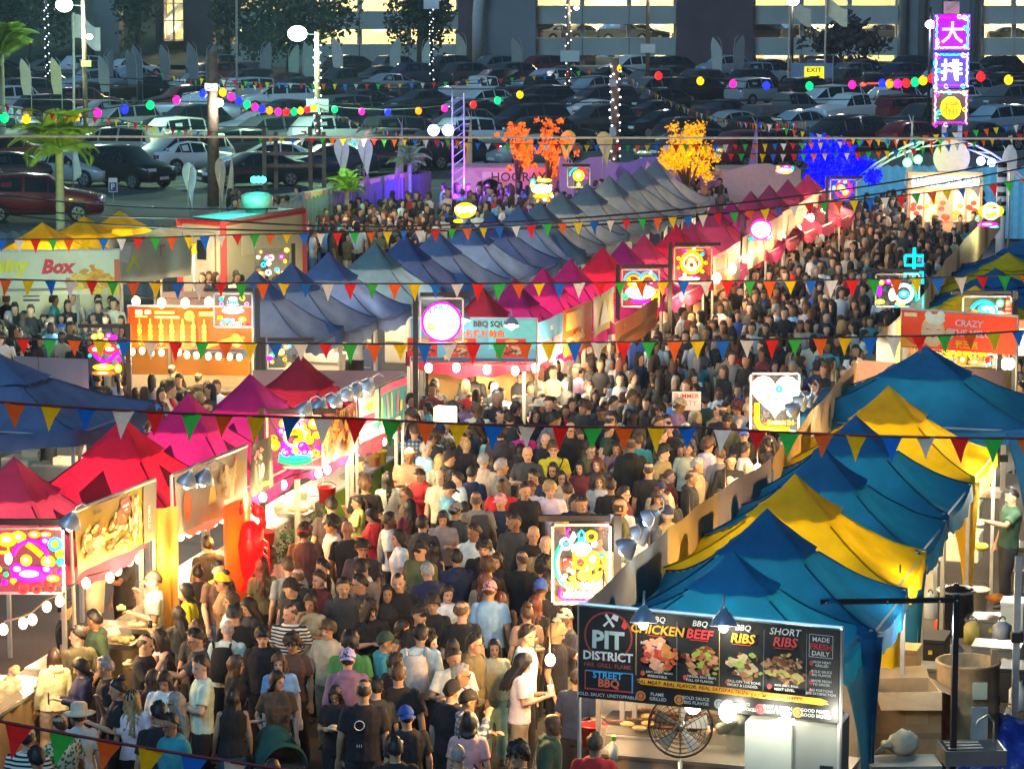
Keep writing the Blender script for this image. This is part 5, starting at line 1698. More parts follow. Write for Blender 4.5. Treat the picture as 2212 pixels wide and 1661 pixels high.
star4 = lambda x, z, r: [(x, z + r), (x + r * .3, z + r * .25), (x + r * .8, z), (x + r * .3, z - r * .25), (x, z - r), (x - r * .3, z - r * .25), (x - r * .8, z), (x - r * .3, z + r * .25), (x, z + r)]
HOT = (1, .0, .55)
neon('pink neon sign of a big smiling shape with yellow balls over the front left counter', -22, 1140, 136, 1282, 2.45,
	 [('d', HOT, 1.6, .05, -.20, .30, .13), ('d', HOT, 1.6, -.12, -.12, .12, .10), ('d', HOT, 1.6, .28, -.12, .10, .09), ('p', HOT, 1.8, arc(.06, .02, .3, 0.2, 2.9, 14, .8), .035), ('p', (1, .5, .0), 1.8, [(.02, .28), (.12, .2), (.22, .1)], .05), ('d', YEL, 1.6, -.25, .34, .15, .11), ('d', YEL, 1.6, -.1, .38, .12, .09), ('p', YEL, 1.8, [(-.4, .3), (-.24, .3), (-.24, .14), (-.4, .14), (-.4, .3)], .03),
	  ('d', (1, .25, 0), 1.8, .12, .42, .1, .06), ('d', (1, .2, 0), 1.8, .27, .42, .09, .05), ('d', HOT, 1.8, .27, .32, .08, .07), ('c', CYA, 1.8, .4, .27, .085, .028), ('d', YEL, 1.8, .39, .27, .06, .06), ('d', YEL, 1.6, .0, .02, .09, .09), ('d', YEL, 1.6, .3, .0, .11, .1), ('d', YEL, 1.6, .46, .12, .07, .07), ('d', CYA, 1.6, .47, .0, .06, .07), ('d', VIO, 2, .45, -.16, .04, .04), ('d', GRN, 1.8, -.28, -.2, .04, .04), ('d', (.7, 0, 1), 2, -.3, -.32, .05, .05), ('d', YEL, 1.6, -.38, -.12, .05, .05), ('h', YEL, 2, -.18, -.3, .05, 0),
	  ('d', (1, .12, 0), 2, -.46, -.24, .06, .05), ('c', REDN, 1.8, -.05, -.41, .07, .028), ('c', REDN, 1.8, .13, -.42, .06, .028), ('p', REDN, 1.8, [(.26, -.34), (.27, -.43), (.33, -.46), (.38, -.43), (.38, -.33)], .028), ('d', ORA, 1.8, .36, -.26, .1, .06), ('d', (1, 1, .8), 2, -.24, .05, .06, .1), ('d', HOT, 2, -.46, .1, .05, .1)], post=None, glowcol=(1, .25, .5))
neon('fruit neon sign with yellow balls, violet grapes and green base', 577, 898, 697, 1010, 2.5,
	 dots(9, 2, [YEL, (1, .75, 0)], 1.7, .06, .11, (.1, -.1, .44, .36)) + dots(5, 3, [YEL, ORA], 1.7, .06, .09, (-.46, -.1, -.3, .1)) + [('c', WHI, 1.8, 0, .12, .2, .03), ('p', YEL, 2, arc(0, .1, .16, .2, 2.9), .03), ('p', YEL, 2, arc(0, .02, .16, .2, 2.9), .03), ('d', YEL, 1.8, .03, -.06, .07, .14), ('d', YEL, 1.8, -.2, .36, .09, .09), ('d', ORA, 1.8, -.08, .38, .09, .06), ('d', VIO, 1.8, .04, .34, .09, .08), ('d', VIO, 1.8, -.24, .22, .08, .08), ('d', (1, .95, .9), 1.5, -.24, .22, .05, .05)]
	 + dots(7, 4, [VIO, (.75, 0, 1), HOT], 1.6, .06, .1, (-.3, -.22, .3, -.05)) + dots(12, 5, [(.55, .6, 1), WHI, (.3, .25, 1)], 1.6, .03, .06, (-.32, -.32, .32, -.16)) + [('p', GRN, 1.6, arc(0, .35, .72, -2.0, -1.14, 12, .95), .075), ('p', (0, 1, .5), 1.4, arc(0, .42, .72, -2.0, -1.14, 12, .95), .045), ('c', ORA, 2, .38, -.2, .05, .03), ('d', VIO, 2, .42, -.12, .05, .05)], post=-1, glowcol=(.9, .9, .3))
neon('red and yellow crown shaped neon sign on a black post at the cross aisle', 188, 712, 266, 812, 2.35,
	 [('d', YEL, 1.7, -.28, .36, .1, .08), ('d', YEL, 1.7, -.12, .38, .1, .09), ('d', HOT, 1.7, .12, .38, .1, .09), ('d', HOT, 1.7, .26, .34, .09, .08), ('d', REDN, 1.7, .04, .3, .12, .08), ('d', REDN, 1.6, -.22, .08, .24, .14), ('d', REDN, 1.6, .15, .08, .26, .14), ('d', ORA, 1.7, 0, .16, .2, .1), ('p', VIO, 2, arc(0, .45, .62, -2.3, -.84, 12, .7), .06), ('r' if False else 'd', YEL, 1.7, -.05, -.30, .3, .09), ('d', (1, .15, 0), 1.8, -.05, -.43, .32, .07), ('d', HOT, 1.8, .36, .0, .07, .06), ('d', HOT, 1.8, .38, -.14, .07, .06), ('d', YEL, 1.8, .36, -.33, .1, .12), ('d', CYA, 2, .38, .16, .05, .05), ('d', CYA, 2, -.42, -.05, .05, .05)], post=1, glowcol=(1, .3, .2), frame=False)
neon('white and cyan snow cone neon sign above the orange banner', 462, 634, 545, 706, 3.0,
	 [('d', WHI, 1.6, 0, .0, .34, .1), ('d', WHI, 1.6, 0, .1, .26, .1), ('t', (.2, .8, .9), 1.6, '100%', 0, .18, .13), ('p', REDN, 1.8, [(-.2, .14), (.2, .14)], .02), ('c', CYA, 1.8, -.3, .36, .05, .02), ('c', YEL, 1.8, .25, .38, .06, .025), ('c', PNK, 1.8, -.3, .2, .05, .02), ('c', PNK, 1.8, .36, .2, .05, .02), ('d', WHI, 1.8, 0, .36, .14, .06), ('d', CYA, 1.7, -.15, -.3, .2, .07), ('d', YEL, 1.7, .24, -.26, .12, .08), ('d', (1, .6, 0), 1.7, -.34, -.2, .09, .06), ('t', CYA, 1.8, 'ICY SWEET', -.05, -.44, .10), ('d', REDN, 1.8, .38, -.42, .06, .05)] + dots(6, 8, [YEL, CYA, PNK, WHI], 1.8, .03, .05), post=1, glowcol=(.7, .9, 1), frame=True)
neon('colourful burst neon sign half hidden behind the dark red tent', 578, 742, 658, 796, 2.35,
	 dots(22, 9, [(1, .45, 0), YEL, GRN, CYA, HOT, (1, .25, 0), (1, .9, 0)], 1.7, .07, .15), post=-1, glowcol=(1, .7, .3))
neon('round white neon sign with rainbow arched lettering beside BBQ SQUID', 908, 644, 1000, 741, 3.2,
	 [('c', HOT, 2.2, 0, -.02, .45, .03), ('d', (1, .97, .92), 1.15, 0, -.02, .435, .435)] + [('t', c, 1.1, ch, .30 * math.sin(a), .02 + .28 * math.cos(a) - .04, .14, .03, -a) for ch, a, c in (('P', -.75, (.1, .1, .8)), ('A', -.38, (.3, .15, .8)), ('R', 0, (.0, .45, .8)), ('T', .38, (.0, .6, .75)), ('Y', .75, (.0, .65, .8)))]
	 + [('p', (1, .15, .25), 1.1, [(-.12, -.02), (0, .16), (.14, 0), (-.1, -.02)], .035), ('c', (1, .5, .0), 1.1, -.24, -.12, .06, .03), ('p', (.4, .42, .5), .6, [(-.2, -.26), (-.12, -.34)], .012), ('p', (.4, .42, .5), .6, [(-.02, -.22), (-.05, -.34)], .012), ('p', (.4, .42, .5), .6, [(.12, -.26), (.18, -.33)], .012), ('p', (.9, .7, .1), .9, [(.34, .06), (.34, -.16)], .02)], post=-1, glowcol=(1, .7, .9))
neon('small burst neon sign of pink and yellow lights by the trailer', 550, 536, 625, 592, 2.6,
	 dots(16, 12, [WHI, YEL, HOT, CYA, ORA, (1, .9, .5)], 2, .06, .13), post=1, bar=False, glowcol=(1, .8, .5), frame=False)
neon('yellow neon sign with two white hearts', 974, 430, 1036, 482, 2.9,
	 [('d', YEL, 1.8, 0, .05, .46, .32), ('h', (1, 1, .8), 3, -.2, .08, .2, 0), ('h', (1, 1, .8), 3, .22, .08, .2, 0), ('d', YEL, 2, -.25, -.4, .2, .08)], post=None, bar=False, panel=False, frame=False, glowcol=(1, .9, .3), watts=60)
neon('bright lantern neon sign with cyan corner and yellow base', 1142, 382, 1198, 440, 2.9,
	 [('d', (1, .95, .6), 2.5, 0, .05, .4, .2), ('d', CYA, 1.8, -.34, .3, .1, .16), ('d', YEL, 1.8, .1, .38, .3, .08), ('d', ORA, 1.8, 0, -.2, .35, .1)] + dots(10, 14, [YEL, WHI, REDN, ORA], 2, .05, .1), post=None, bar=False, frame=False, glowcol=(1, .85, .5), watts=50)
neon('yellow round neon sign with teal and red rim in a dark frame', 1226, 362, 1274, 404, 3.2,
	 [('d', (1, .8, 0), 1.8, 0, .1, .3, .3), ('p', (0, .8, .6), 1.8, arc(0, .1, .4, 1.8, 3.2), .04), ('p', REDN, 1.8, arc(0, .1, .4, .2, 1.6), .05), ('d', HOT, 1.8, .34, 0, .08, .08), ('d', YEL, 1.8, 0, -.36, .1, .1)], post=None, glowcol=(1, .8, .3))
neon('rainbow topped neon sign over the middle row', 1344, 582, 1424, 662, 2.7,
	 [('p', (.05, .35, .9), 1.8, arc(-.2, .2, .24, 0.2, 3.1), .03), ('p', ORA, 1.8, arc(-.2, .18, .17, .2, 3.1), .03), ('p', (.05, .35, .9), 1.8, arc(.2, .2, .24, .1, 2.9), .03), ('p', YEL, 1.8, arc(.2, .18, .17, .1, 2.9), .03), ('d', (1, 1, .9), 1.6, 0, -.1, .42, .2), ('d', YEL, 1.8, -.1, .12, .26, .1), ('t', (.0, .45, .7), 1, 'JUICY', .0, -.16, .16), ('d', HOT, 1.9, .02, -.36, .3, .06), ('c', YEL, 2, .4, -.3, .08, .03), ('c', GRN, 2, -.42, -.22, .06, .03), ('c', ORA, 2, .42, -.1, .06, .03)] + dots(8, 16, [YEL, WHI, PNK], 2, .04, .08), post=-1, glowcol=(1, .8, .6))
neon('round orange neon sign with gears and upright red lettering', 1457, 534, 1537, 612, 2.95,
	 [('c', ORA, 1.9, -.04, .08, .3, .035), ('c', (1, .8, .3), 2, -.04, .08, .22, .03), ('d', (1, .25, .0), 1.4, -.04, .16, .16, .1), ('c', (1, .8, .3), 2, -.04, .02, .1, .04), ('d', (1, .95, .8), 2, -.1, -.36, .3, .06)] + [('t', (1, .06, .0), 1.6, ch, .42, .26 - .13 * k, .1) for k, ch in enumerate('YEAST')] + [('d', c, 2, -.04 + .38 * math.cos(a), .08 + .38 * math.sin(a), .05, .05) for a, c in zip([k * .7 for k in range(9)], (YEL, CYA, (1, .9, .6), HOT, YEL, ORA, WHI, VIO, YEL))] + [('d', ORA, 1.6, 0, .43, .3, .03), ('d', HOT, 2, .3, -.44, .1, .05)], post=-1, glowcol=(1, .6, .2))
neon('pale round neon sign with pink rim above the warm counters', 1612, 474, 1676, 522, 2.9,
	 [('d', WHI, 2.0, 0, .06, .44, .36), ('d', (1, .4, .1), 1.2, 0, .14, .3, .06), ('c', HOT, 1.8, 0, .06, .46, .03), ('d', (0, .7, .5), 1.4, -.35, -.36, .12, .08), ('d', CYA, 1.6, .3, -.3, .1, .1)], post=-1, bar=False, frame=False, glowcol=(1, .9, .8), watts=50)
neon('white heart neon sign over orange lettering on the banner wall', 1622, 806, 1726, 932, 2.75,
	 [('h', (1, .98, .93), 1.15, 0, .16, .50, 0), ('c', (.0, .65, .9), 1.2, .08, .24, .05, .04), ('d', (1, .55, 0), 1.1, -.16, .09, .08, .04), ('p', (.85, .5, .3), .7, [(-.04, .1), (.12, .08), (.2, .13)], .014), ('d', YEL, 1.1, -.28, .26, .03, .02), ('d', YEL, 1.1, .22, .26, .03, .02), ('p', (.5, .55, .55), .5, [(.24, .02), (.3, -.04)], .016), ('p', (.5, .55, .55), .5, [(.16, -.12), (.2, -.1), (.24, -.06)], .014), ('d', (.72, .7, .2), .8, -.14, -.02, .03, .06),
	  ('p', (1, .7, 0), 1.3, [(-.38, .0), (-.38, -.3), (-.3, -.42), (-.1, -.45), (.3, -.45)], .06), ('d', (1, .16, 0), 1.1, .1, -.35, .36, .06), ('t', (1, .55, .05), 1.5, 'DOUGH', .12, -.38, .11, .03)], post=None, bar=False, glowcol=(1, .95, .8), watts=70)
neon('tall neon sign of a baby bottle with fruit slices and coloured lettering', 1194, 1132, 1318, 1304, 2.62,
	 [('p', CYA, 2.0, [(-.1, .14), (-.13, .2), (-.09, .27), (-.04, .31), (-.05, .4), (0, .44), (.05, .4), (.04, .31), (.09, .27), (.13, .2), (.1, .14)], .02), ('d', WHI, 1.5, 0, .2, .18, .13), ('d', CYA, 1.4, .0, .32, .03, .06), ('p', YEL, 1.8, [(-.13, .18), (-.13, -.26)], .022), ('p', YEL, 1.8, [(.14, .14), (.15, -.22)], .022), ('p', GRN, 2.0, arc(-.13, .02, .32, 2.3, 4.7, 14, 1.05), .03), ('p', (1, .9, .5), 1.8, arc(-.13, .02, .27, 2.3, 4.7, 14, 1.05), .018), ('d', REDN, 1.5, -.24, .0, .12, .12), ('c', (1, .6, .4), 1.8, -.28, .05, .03, .012), ('c', (1, .6, .4), 1.8, -.2, .02, .03, .012), ('c', (1, .6, .4), 1.8, -.22, -.06, .03, .012), ('c', (1, .6, .4), 1.8, -.15, -.09, .03, .012),
	  ('c', YEL, 1.8, -.02, .03, .1, .03), ('d', REDN, 1.5, -.02, .03, .04, .04), ('p', (1, .6, .1), 1.7, arc(.05, -.08, .2, 2.9, 4.9), .02), ('d', (1, .2, .0), 1.5, .04, -.13, .12, .11), ('c', (1, .5, .2), 1.6, .03, -.12, .07, .016), ('d', (1, .6, .0), 1.6, .2, .07, .12, .16), ('p', (1, .9, .5), 1.8, [(.1, -.05), (.12, .06), (.2, .14), (.28, .12), (.28, .02), (.2, -.05), (.12, -.06)], .018), ('p', WHI, 2, [(.1, -.06), (.02, -.12)], .03),
	  ('p', WHI, 2.2, star4(-.14, .36, .06), .018), ('c', WHI, 2, -.27, .27, .09, .03), ('h', (.0, .5, .8), 1, -.27, .27, .04, 0), ('p', HOT, 2, arc(-.2, .4, .06, 1.5, 4.5), .02), ('c', YEL, 1.9, .17, .36, .085, .028), ('d', WHI, 2, .22, .27, .05, .07), ('d', GRN, 1.6, .36, .12, .05, .03), ('p', YEL, 2, star4(.4, .06, .05), .02), ('c', ORA, 1.8, .33, -.06, .07, .03), ('h', YEL, 1.8, .26, -.16, .06, .02), ('p', HOT, 2, star4(-.36, -.2, .06), .02), ('d', WHI, 1.9, -.28, -.14, .04, .04), ('d', YEL, 1.8, -.18, -.17, .04, .04),
	  ('t', YEL, 1.8, 'BIG', -.16, -.30, .13, .03), ('t', (.3, .65, 1), 1.8, 'BEAR', .16, -.30, .11, .03), ('t', (1, .5, .95), 2.2, 'drinks', -.05, -.42, .16, .03), ('p', HOT, 1.8, [(-.36, -.3), (-.38, -.4), (-.28, -.46), (.1, -.47), (.24, -.42)], .025)], post=1, glowcol=(1, .6, .5), watts=60)
neon('multicoloured neon sign with green hook beside the cyan skewer character', 1892, 592, 1986, 662, 2.75,
	 [('d', HOT, 1.8, -.2, .3, .14, .1), ('d', ORA, 1.8, -.38, .26, .1, .1), ('d', YEL, 1.8, -.4, -.34, .14, .08), ('d', VIO, 1.8, -.42, -.02, .08, .18), ('c', WHI, 2, .14, -.08, .26, .06), ('d', CYA, 1.6, .14, -.1, .16, .12), ('p', GRN, 1.8, [(.36, .2), (.42, -.1), (.44, -.3)], .04), ('d', GRN, 1.6, .36, .12, .1, .1), ('d', WHI, 2, -.12, -.12, .12, .2), ('d', WHI, 2, -.06, .2, .12, .1), ('d', YEL, 1.8, .06, -.4, .16, .08), ('d', CYA, 1.8, -.02, -.47, .08, .05)], post=None, glowcol=(.8, .9, .8))
neon('cyan outlined skewer character 串 standing on the aisle edge', 1950, 532, 1998, 628, 3.1,
	 [('p', (0, .7, .9), 1.6, [(-.4, .3), (.4, .3), (.4, .08), (-.4, .08), (-.4, .3)], .075), ('p', (0, .7, .9), 1.6, [(-.4, -.08), (.4, -.08), (.4, -.34)], .075), ('p', (0, .7, .9), 1.6, [(-.4, -.08), (-.4, -.2)], .075), ('p', (0, .7, .9), 1.6, [(.0, .48), (0, -.3)], .08)], post=None, bar=False, panel=False, frame=False, glowcol=(.1, .9, 1))
neon('blue hat neon sign with red column of Chinese lettering over the chef banner', 2080, 640, 2184, 738, 2.65,
	 [('p', (.0, .5, 1), 2, arc(-.08, .1, .3, .1, 2.7, 12, .9), .045), ('d', (.0, .35, .85), 1.3, -.02, .24, .2, .12), ('d', WHI, 2, .12, .22, .1, .1), ('d', ORA, 1.6, -.26, .12, .1, .1), ('h', REDN, 1.6, -.28, .16, .05, 0), ('d', YEL, 1.6, -.34, -.1, .1, .1), ('p', (.1, .65, 1), 2, arc(.06, -.16, .26, -.2, 3.3, 14), .04), ('d', (.0, .45, .7), 1.1, .06, -.12, .2, .16), ('p', HOT, 1.8, [(-.3, -.2), (-.1, -.36), (.3, -.36)], .05), ('c', WHI, 2, -.3, -.24, .08, .035), ('c', WHI, 2, -.02, -.36, .07, .03), ('c', WHI, 2, .16, -.38, .07, .03), ('c', WHI, 2, .27, .08, .07, .035), ('d', (.1, 1, .3), 1.5, .26, .36, .09, .09), ('d', WHI, 2, .26, .36, .06, .06),
	  ('d', (.85, .03, .02), .9, .43, .0, .085, .5)] + [('t', (1, .4, .2), 1.4, ch, .43, .3 - .17 * k, .12, .03) for k, ch in enumerate('张二疯龙王')] + [('t', (.2, .7, 1), 1.8, 'SPICY', .12, -.5, .11)], post=1, glowcol=(.5, .8, 1))
neon('yellow and red neon sign with balls above the big blue green tent', 2036, 746, 2150, 790, 2.15,
	 [('t', YEL, 1.8, 'SPAM', -.22, -.1, .45, .05), ('t', YEL, 1.8, '160', .24, -.05, .45, .05), ('d', (1, .25, 0), 1.6, -.12, -.2, .2, .3), ('d', REDN, 1.6, .36, -.2, .16, .2), ('d', ORA, 1.6, .1, -.3, .3, .14), ('d', HOT, 1.8, -.2, .4, .08, .08), ('d', CYA, 1.8, -.3, .3, .08, .1), ('d', HOT, 1.8, .28, .32, .1, .1), ('d', CYA, 1.8, .08, .4, .08, .1), ('d', WHI, 1.8, .4, .14, .1, .1), ('d', CYA, 1.8, .38, -.4, .1, .1)], post=1, glowcol=(1, .7, .2))
neon('yellow oval neon sign with magenta tail at the far right of the aisle', 2105, 436, 2176, 492, 2.9,
	 [('d', YEL, 1.8, 0, .15, .5, .28), ('c', (1, 1, .7), 2.4, 0, .15, .3, .05), ('d', WHI, 2, .1, .2, .2, .1), ('d', REDN, 1.6, .1, .26, .12, .06), ('d', HOT, 1.8, -.1, -.36, .4, .1), ('d', GRN, 1.8, -.42, -.12, .08, .1), ('d', CYA, 1.8, .1, -.45, .2, .05)], post=None, bar=False, panel=False, frame=False, glowcol=(1, .95, .4), watts=50)
neon('round red and yellow neon sign left of the blue tree base', 1794, 388, 1850, 432, 3.0,
	 [('c', REDN, 1.8, 0, .05, .38, .06), ('d', YEL, 1.8, -.1, .1, .2, .16), ('d', ORA, 1.8, .1, -.1, .2, .2), ('d', HOT, 1.8, .26, .1, .12, .2), ('d', CYA, 1.8, -.38, .1, .08, .14), ('d', GRN, 1.8, .05, .4, .1, .08), ('d', CYA, 1.8, -.16, .4, .08, .06)], post=-1, glowcol=(1, .5, .4))
neon('small maroon backed neon sign of pink and yellow by the blue tree', 1672, 356, 1716, 380, 3.1,
	 [('d', (1, .3, .3), 1.8, 0, 0, .8, .3), ('d', YEL, 1.8, .1, -.1, .4, .2), ('d', ORA, 1.8, -.3, .3, .2, .16), ('d', CYA, 1.8, .4, .2, .14, .2), ('d', HOT, 1.8, .1, .36, .4, .12)], post=None, bar=False, frame=False, glowcol=(1, .5, .5))


# ---- lamps: clamp reflectors over banners, bare bulbs under them
_cl = MB()
_cl.lathe([(.035, .16), (.05, .12), (.075, .10), (.13, .02), (.145, -.03)], n=16, cap=False)
_cl.tube([(0, 0, .14), (0, 0, .22), (0, .06, .30), (0, .16, .30)], .014, n=6)
CLAMP = _cl.mesh('reflector', mat('lamp_shade_metal', (.26, .33, .42), .35, .35, var=.1))
_cb = MB()
_cb.ell((0, 0, 0), (.055, .055, .07), 10, 7)
CBULB = _cb.mesh('bulb', M_bulbwhite)
WB = _cb.mesh('bulb', M_bulbwarm)


def clamp_lamp(label, px, py, h, tilt, yaw, watts, lit=True):
	p = W(px, py, h)
	t = thing('clamp_lamp', label, 'lamp', p, yaw, 'clamp lamps over the banners')
	o = obj('reflector', CLAMP, parent=t)
	o.rotation_euler = (tilt, 0, 0)
	b = obj('bulb', CBULB if lit else WB, parent=t, loc=(0, -.0, -.02))
	b.location = Euler((tilt, 0, 0)).to_matrix() @ V((0, 0, -.03))
	if watts:
		lamp('clamp_light', t, Euler((tilt, 0, 0)).to_matrix() @ V((0, 0, -.12)), watts, (1, .9, .72), .06)
	return t


for i, (px, py) in enumerate(((793, 836), (768, 846), (748, 852), (723, 866), (690, 878), (658, 886))):
	clamp_lamp(['blue clamp lamp at the right end over the cyan drinks banner', 'lit clamp lamp over the left end of the cyan banner', 'blue clamp lamp between the cyan and dark red banners', 'blue clamp lamp over the dark red menu banner', 'blue clamp lamp left over the dark red menu banner', 'bright clamp lamp just right of the fruit neon sign'][i], px, py, 2.98, -.5, -ROW + 1.57 + 3.14, 6)
for i, (px, py) in enumerate(((1403, 1121), (1380, 1156), (1351, 1184), (1741, 862), (1727, 870), (1711, 886))):
	clamp_lamp(['rear silver clamp lamp of the three beside the bottle neon', 'middle silver clamp lamp of the three beside the bottle neon', 'front silver clamp lamp of the three beside the bottle neon', 'blue clamp lamp just right of the heart neon sign', 'grey clamp lamp between its two mates right of the heart neon', 'grey clamp lamp touching the heart neon sign'][i], px, py, 2.9, .9, -ROW - 1.57 + 3.14, 16)
for i, (px, py) in enumerate(((1390, 1338), (1563, 1345))):
	clamp_lamp(['blue steel clamp lamp over the chicken picture of the barbecue banner', 'blue steel clamp lamp over the ribs picture of the barbecue banner'][i], px, py, 2.84, -.25, R(-5), 5, True)
for i, (px, py) in enumerate(((152, 1130), (405, 1040), (440, 1035), (1000, 688), (1105, 700))):
	clamp_lamp(['navy clamp lamp at the left corner of the olive menu banner', 'silver clamp lamp over the orange balloon shape', 'clamp lamp over the middle of the white food banner', 'clamp lamp over the squid banner left of the letters', 'clamp lamp over the right end of BBQ SQUID'][i], px, py, 2.92 if i < 3 else 3.12, -.35, -ROW + 4.71 if i < 3 else 0, 8)


def bulb_row(label, pts, h, watts=28, col=(1, .60, .24), mesh=None, big=1.0, every=2, group='warm bulb strings of the stalls'):
	P3 = [W(px, py, h) for px, py in pts]
	t = thing('stall_bulb_string', label, 'string lights', P3[0], 0, group)
	mb = MB()
	if len(P3) > 1:
		mb.tube([p - P3[0] + V((0, 0, .09)) for p in P3], .012, n=5)
	else:
		mb.tube([(0, 0, .06), (0, 0, .3)], .012, n=5)
	obj('cable', mb, M_black, t)
	for k, p in enumerate(P3):
		o = obj('bulb', mesh or WB, parent=t, loc=p - P3[0])
		o.scale = (big, big, big)
		if k % every == 0:
			lamp('bulb_light', t, p - P3[0] + RP * .45 + V((0, -.25, .05)), watts * 1.9, col, .06)
	return t


bulb_row('warm bulbs hung over the front left food counter', [(7, 1358), (50, 1345), (70, 1337), (101, 1309), (129, 1297), (186, 1258), (237, 1246)], 1.9, 24)
bulb_row('warm bulbs below the olive yellow menu banner', [(254, 1231), (279, 1211), (300, 1206)], 1.75, 24)
bulb_row('glowing amber light rope under the white food banner', [(390 + 18 * k, 1157 - 7.6 * k) for k in range(9)], 1.72, 14, (1, .42, .08), every=2)
bulb_row('bright bulbs under the fruit neon sign', [(568, 1073), (612, 1046), (688, 1022), (707, 1014)], 1.9, 22, (1, .66, .3), CBULB)
bulb_row('bright bulbs under the cyan drinks banner', [(734, 990), (753, 984), (775, 973), (793, 962), (828, 953), (848, 937)], 1.85, 22, (1, .66, .3), CBULB)
bulb_row('row of big amber floods along the top of the orange skewer banner', [(294, 650), (349, 654), (400, 654), (451, 652)], 2.95, 5, (1, .6, .2), None, 1.5, 1)
bulb_row('row of warm bulbs under the orange skewer banner', [(275, 747), (286, 759), (307, 757), (327, 761), (349, 761), (386, 760), (404, 766), (424, 767), (450, 769), (472, 769), (496, 770), (517, 771)], 2.0, 26, (1, .6, .22))
bulb_row('white bulbs under the BBQ SQUID banner', [(926, 794), (986, 793), (1052, 797), (1113, 800), (1157, 794)], 1.9, 30, (1, .76, .44), CBULB, 1.3, 1)
bulb_row('white bulbs at the corner of the squid stall facing the aisle', [(1156, 792), (1191, 772), (1201, 765), (1236, 752)], 1.9, 34, (1, .74, .42), CBULB, 1.2)
bulb_row('glaring bulbs right of the rainbow neon sign', [(1442, 637), (1463, 630), (1400, 668)], 2.0, 18, (1, .62, .28), CBULB, 1.8, 1)
bulb_row('glaring bulbs beside the round orange neon sign', [(1438, 560), (1548, 600), (1581, 580)], 2.3, 18, (1, .62, .28), CBULB, 1.8, 1)
bulb_row('white bulbs below the pale round neon', [(1600, 560), (1630, 545), (1660, 530), (1690, 512), (1725, 494)], 2.1, 14, (1, .62, .28), CBULB, 1.5, 1)
bulb_row('cluster of white bulbs at the far end of the middle row', [(1734, 442), (1751, 470), (1781, 455), (1800, 442), (1722, 448)], 2.3, 13, (1, .62, .28), CBULB, 1.8, 1)
bulb_row('big glaring flood on the yellow box banner', [(129, 563)], 2.5, 40, (1, .8, .45), CBULB, 2.6)
bulb_row('white bulbs inside the nearest blue tents', [(725, 699), (803, 684), (830, 664), (850, 669)], 1.7, 8, (.95, .9, .95), CBULB, 1.2, 1)
bulb_row('white bulbs behind the navy tents', [(1030, 602), (1000, 610), (1160, 540), (1190, 532)], 1.7, 8, (1, .85, .6), CBULB, 1.2, 1)
bulb_row('warm bulbs inside the tarp stall left of the trailer', [(273, 579), (295, 579), (313, 572), (340, 565), (362, 562)], 2.0, 35, (1, .75, .4), None, 1.2)
bulb_row('white bulbs over the steel kitchen of the cut off left tent', [(150, 893), (178, 893)], 2.0, 60, (1, .9, .7), CBULB, 1.3, 1)
bulb_row('glaring bulb at the curtain of the nearer yellow tent', [(1944, 1270)], 2.0, 20, (1, .75, .3), CBULB, 2.0)
bulb_row('white lamp burning at the corner of the barbecue tent', [(1916, 1345)], 2.0, 9, (.9, .95, 1), CBULB, 2.0)
bulb_row('white flame like glare beside the farther yellow tent', [(2112, 1035), (2103, 1055), (2120, 1015)], 2.0, 25, (1, .95, .75), CBULB, 2.2, 1)
bulb_row('white bulbs over the barbecue grill', [(1497, 1518), (1700, 1540), (1572, 1535)], 1.85, 6, (1, .93, .75), CBULB, 1.7, 1)
bulb_row('bright bulbs at the snack counter below the red chef banner', [(2003, 765), (2182, 785), (2172, 1085 - 300)], 1.95, 60, (1, .8, .5), CBULB, 1.6, 1)
bulb_row('red and white lights of the orange food booth', [(1970 + 22 * k, 412) for k in range(7)], 2.2, 32, (1, .7, .45), CBULB, 1.4)
t = thing('stall_bulb_string', 'unseen warm bulbs added behind the right hand banner wall to light the crowd', 'string lights', W(1256, 1306, 2.78), 0, 'warm bulb strings of the stalls')
for k in range(9):  # unseen bulbs added on the wall's aisle side to warm the crowd
	a = W(1256, 1306, 2.78).lerp(W(1850, 778, 2.78), k / 8) - RP * .35
	a = V((a.x, a.y, 2.15)) - t.location
	obj('bulb', CBULB, parent=t, loc=a)
	mb = MB()
	mb.tube([a + V((0, 0, .06)), a + V((0, 0, .5))], .01, n=4)
	obj('cable', mb, M_black, t)
	lamp('bulb_light', t, a - RP * .25, 130, (1, .54, .18), .06)
# ================================================================ people
ARMS = {  # elbow, wrist on the +x side, facing -y
	'down': ((.235, .02, 1.11), (.250, -.07, .87)),
	'pocket': ((.285, .06, 1.13), (.20, -.04, .93)),
	'phone': ((.235, -.02, 1.13), (.10, -.28, 1.20)),
	'eat': ((.25, -.14, 1.15), (.06, -.22, 1.43)),
	'cross': ((.26, -.06, 1.14), (-.06, -.215, 1.17)),
	'reach': ((.27, -.20, 1.24), (.22, -.46, 1.30)),
	'raise': ((.30, -.16, 1.50), (.18, -.30, 1.70)),
}
POSES = {  # +x arm, -x arm, head yaw, head pitch down
	'stand': ('down', 'down', 0, 4),
	'turn_a': ('down', 'pocket', 48, 4),
	'turn_b': ('pocket', 'down', -48, 6),
	'phone': ('phone', 'phone', 0, 26),
	'eat': ('phone', 'eat', 8, 10),
	'cross': ('cross', 'cross', 28, 6),
	'reach': ('reach', 'down', 15, 16),
	'raise': ('down', 'raise', 0, -4),
}
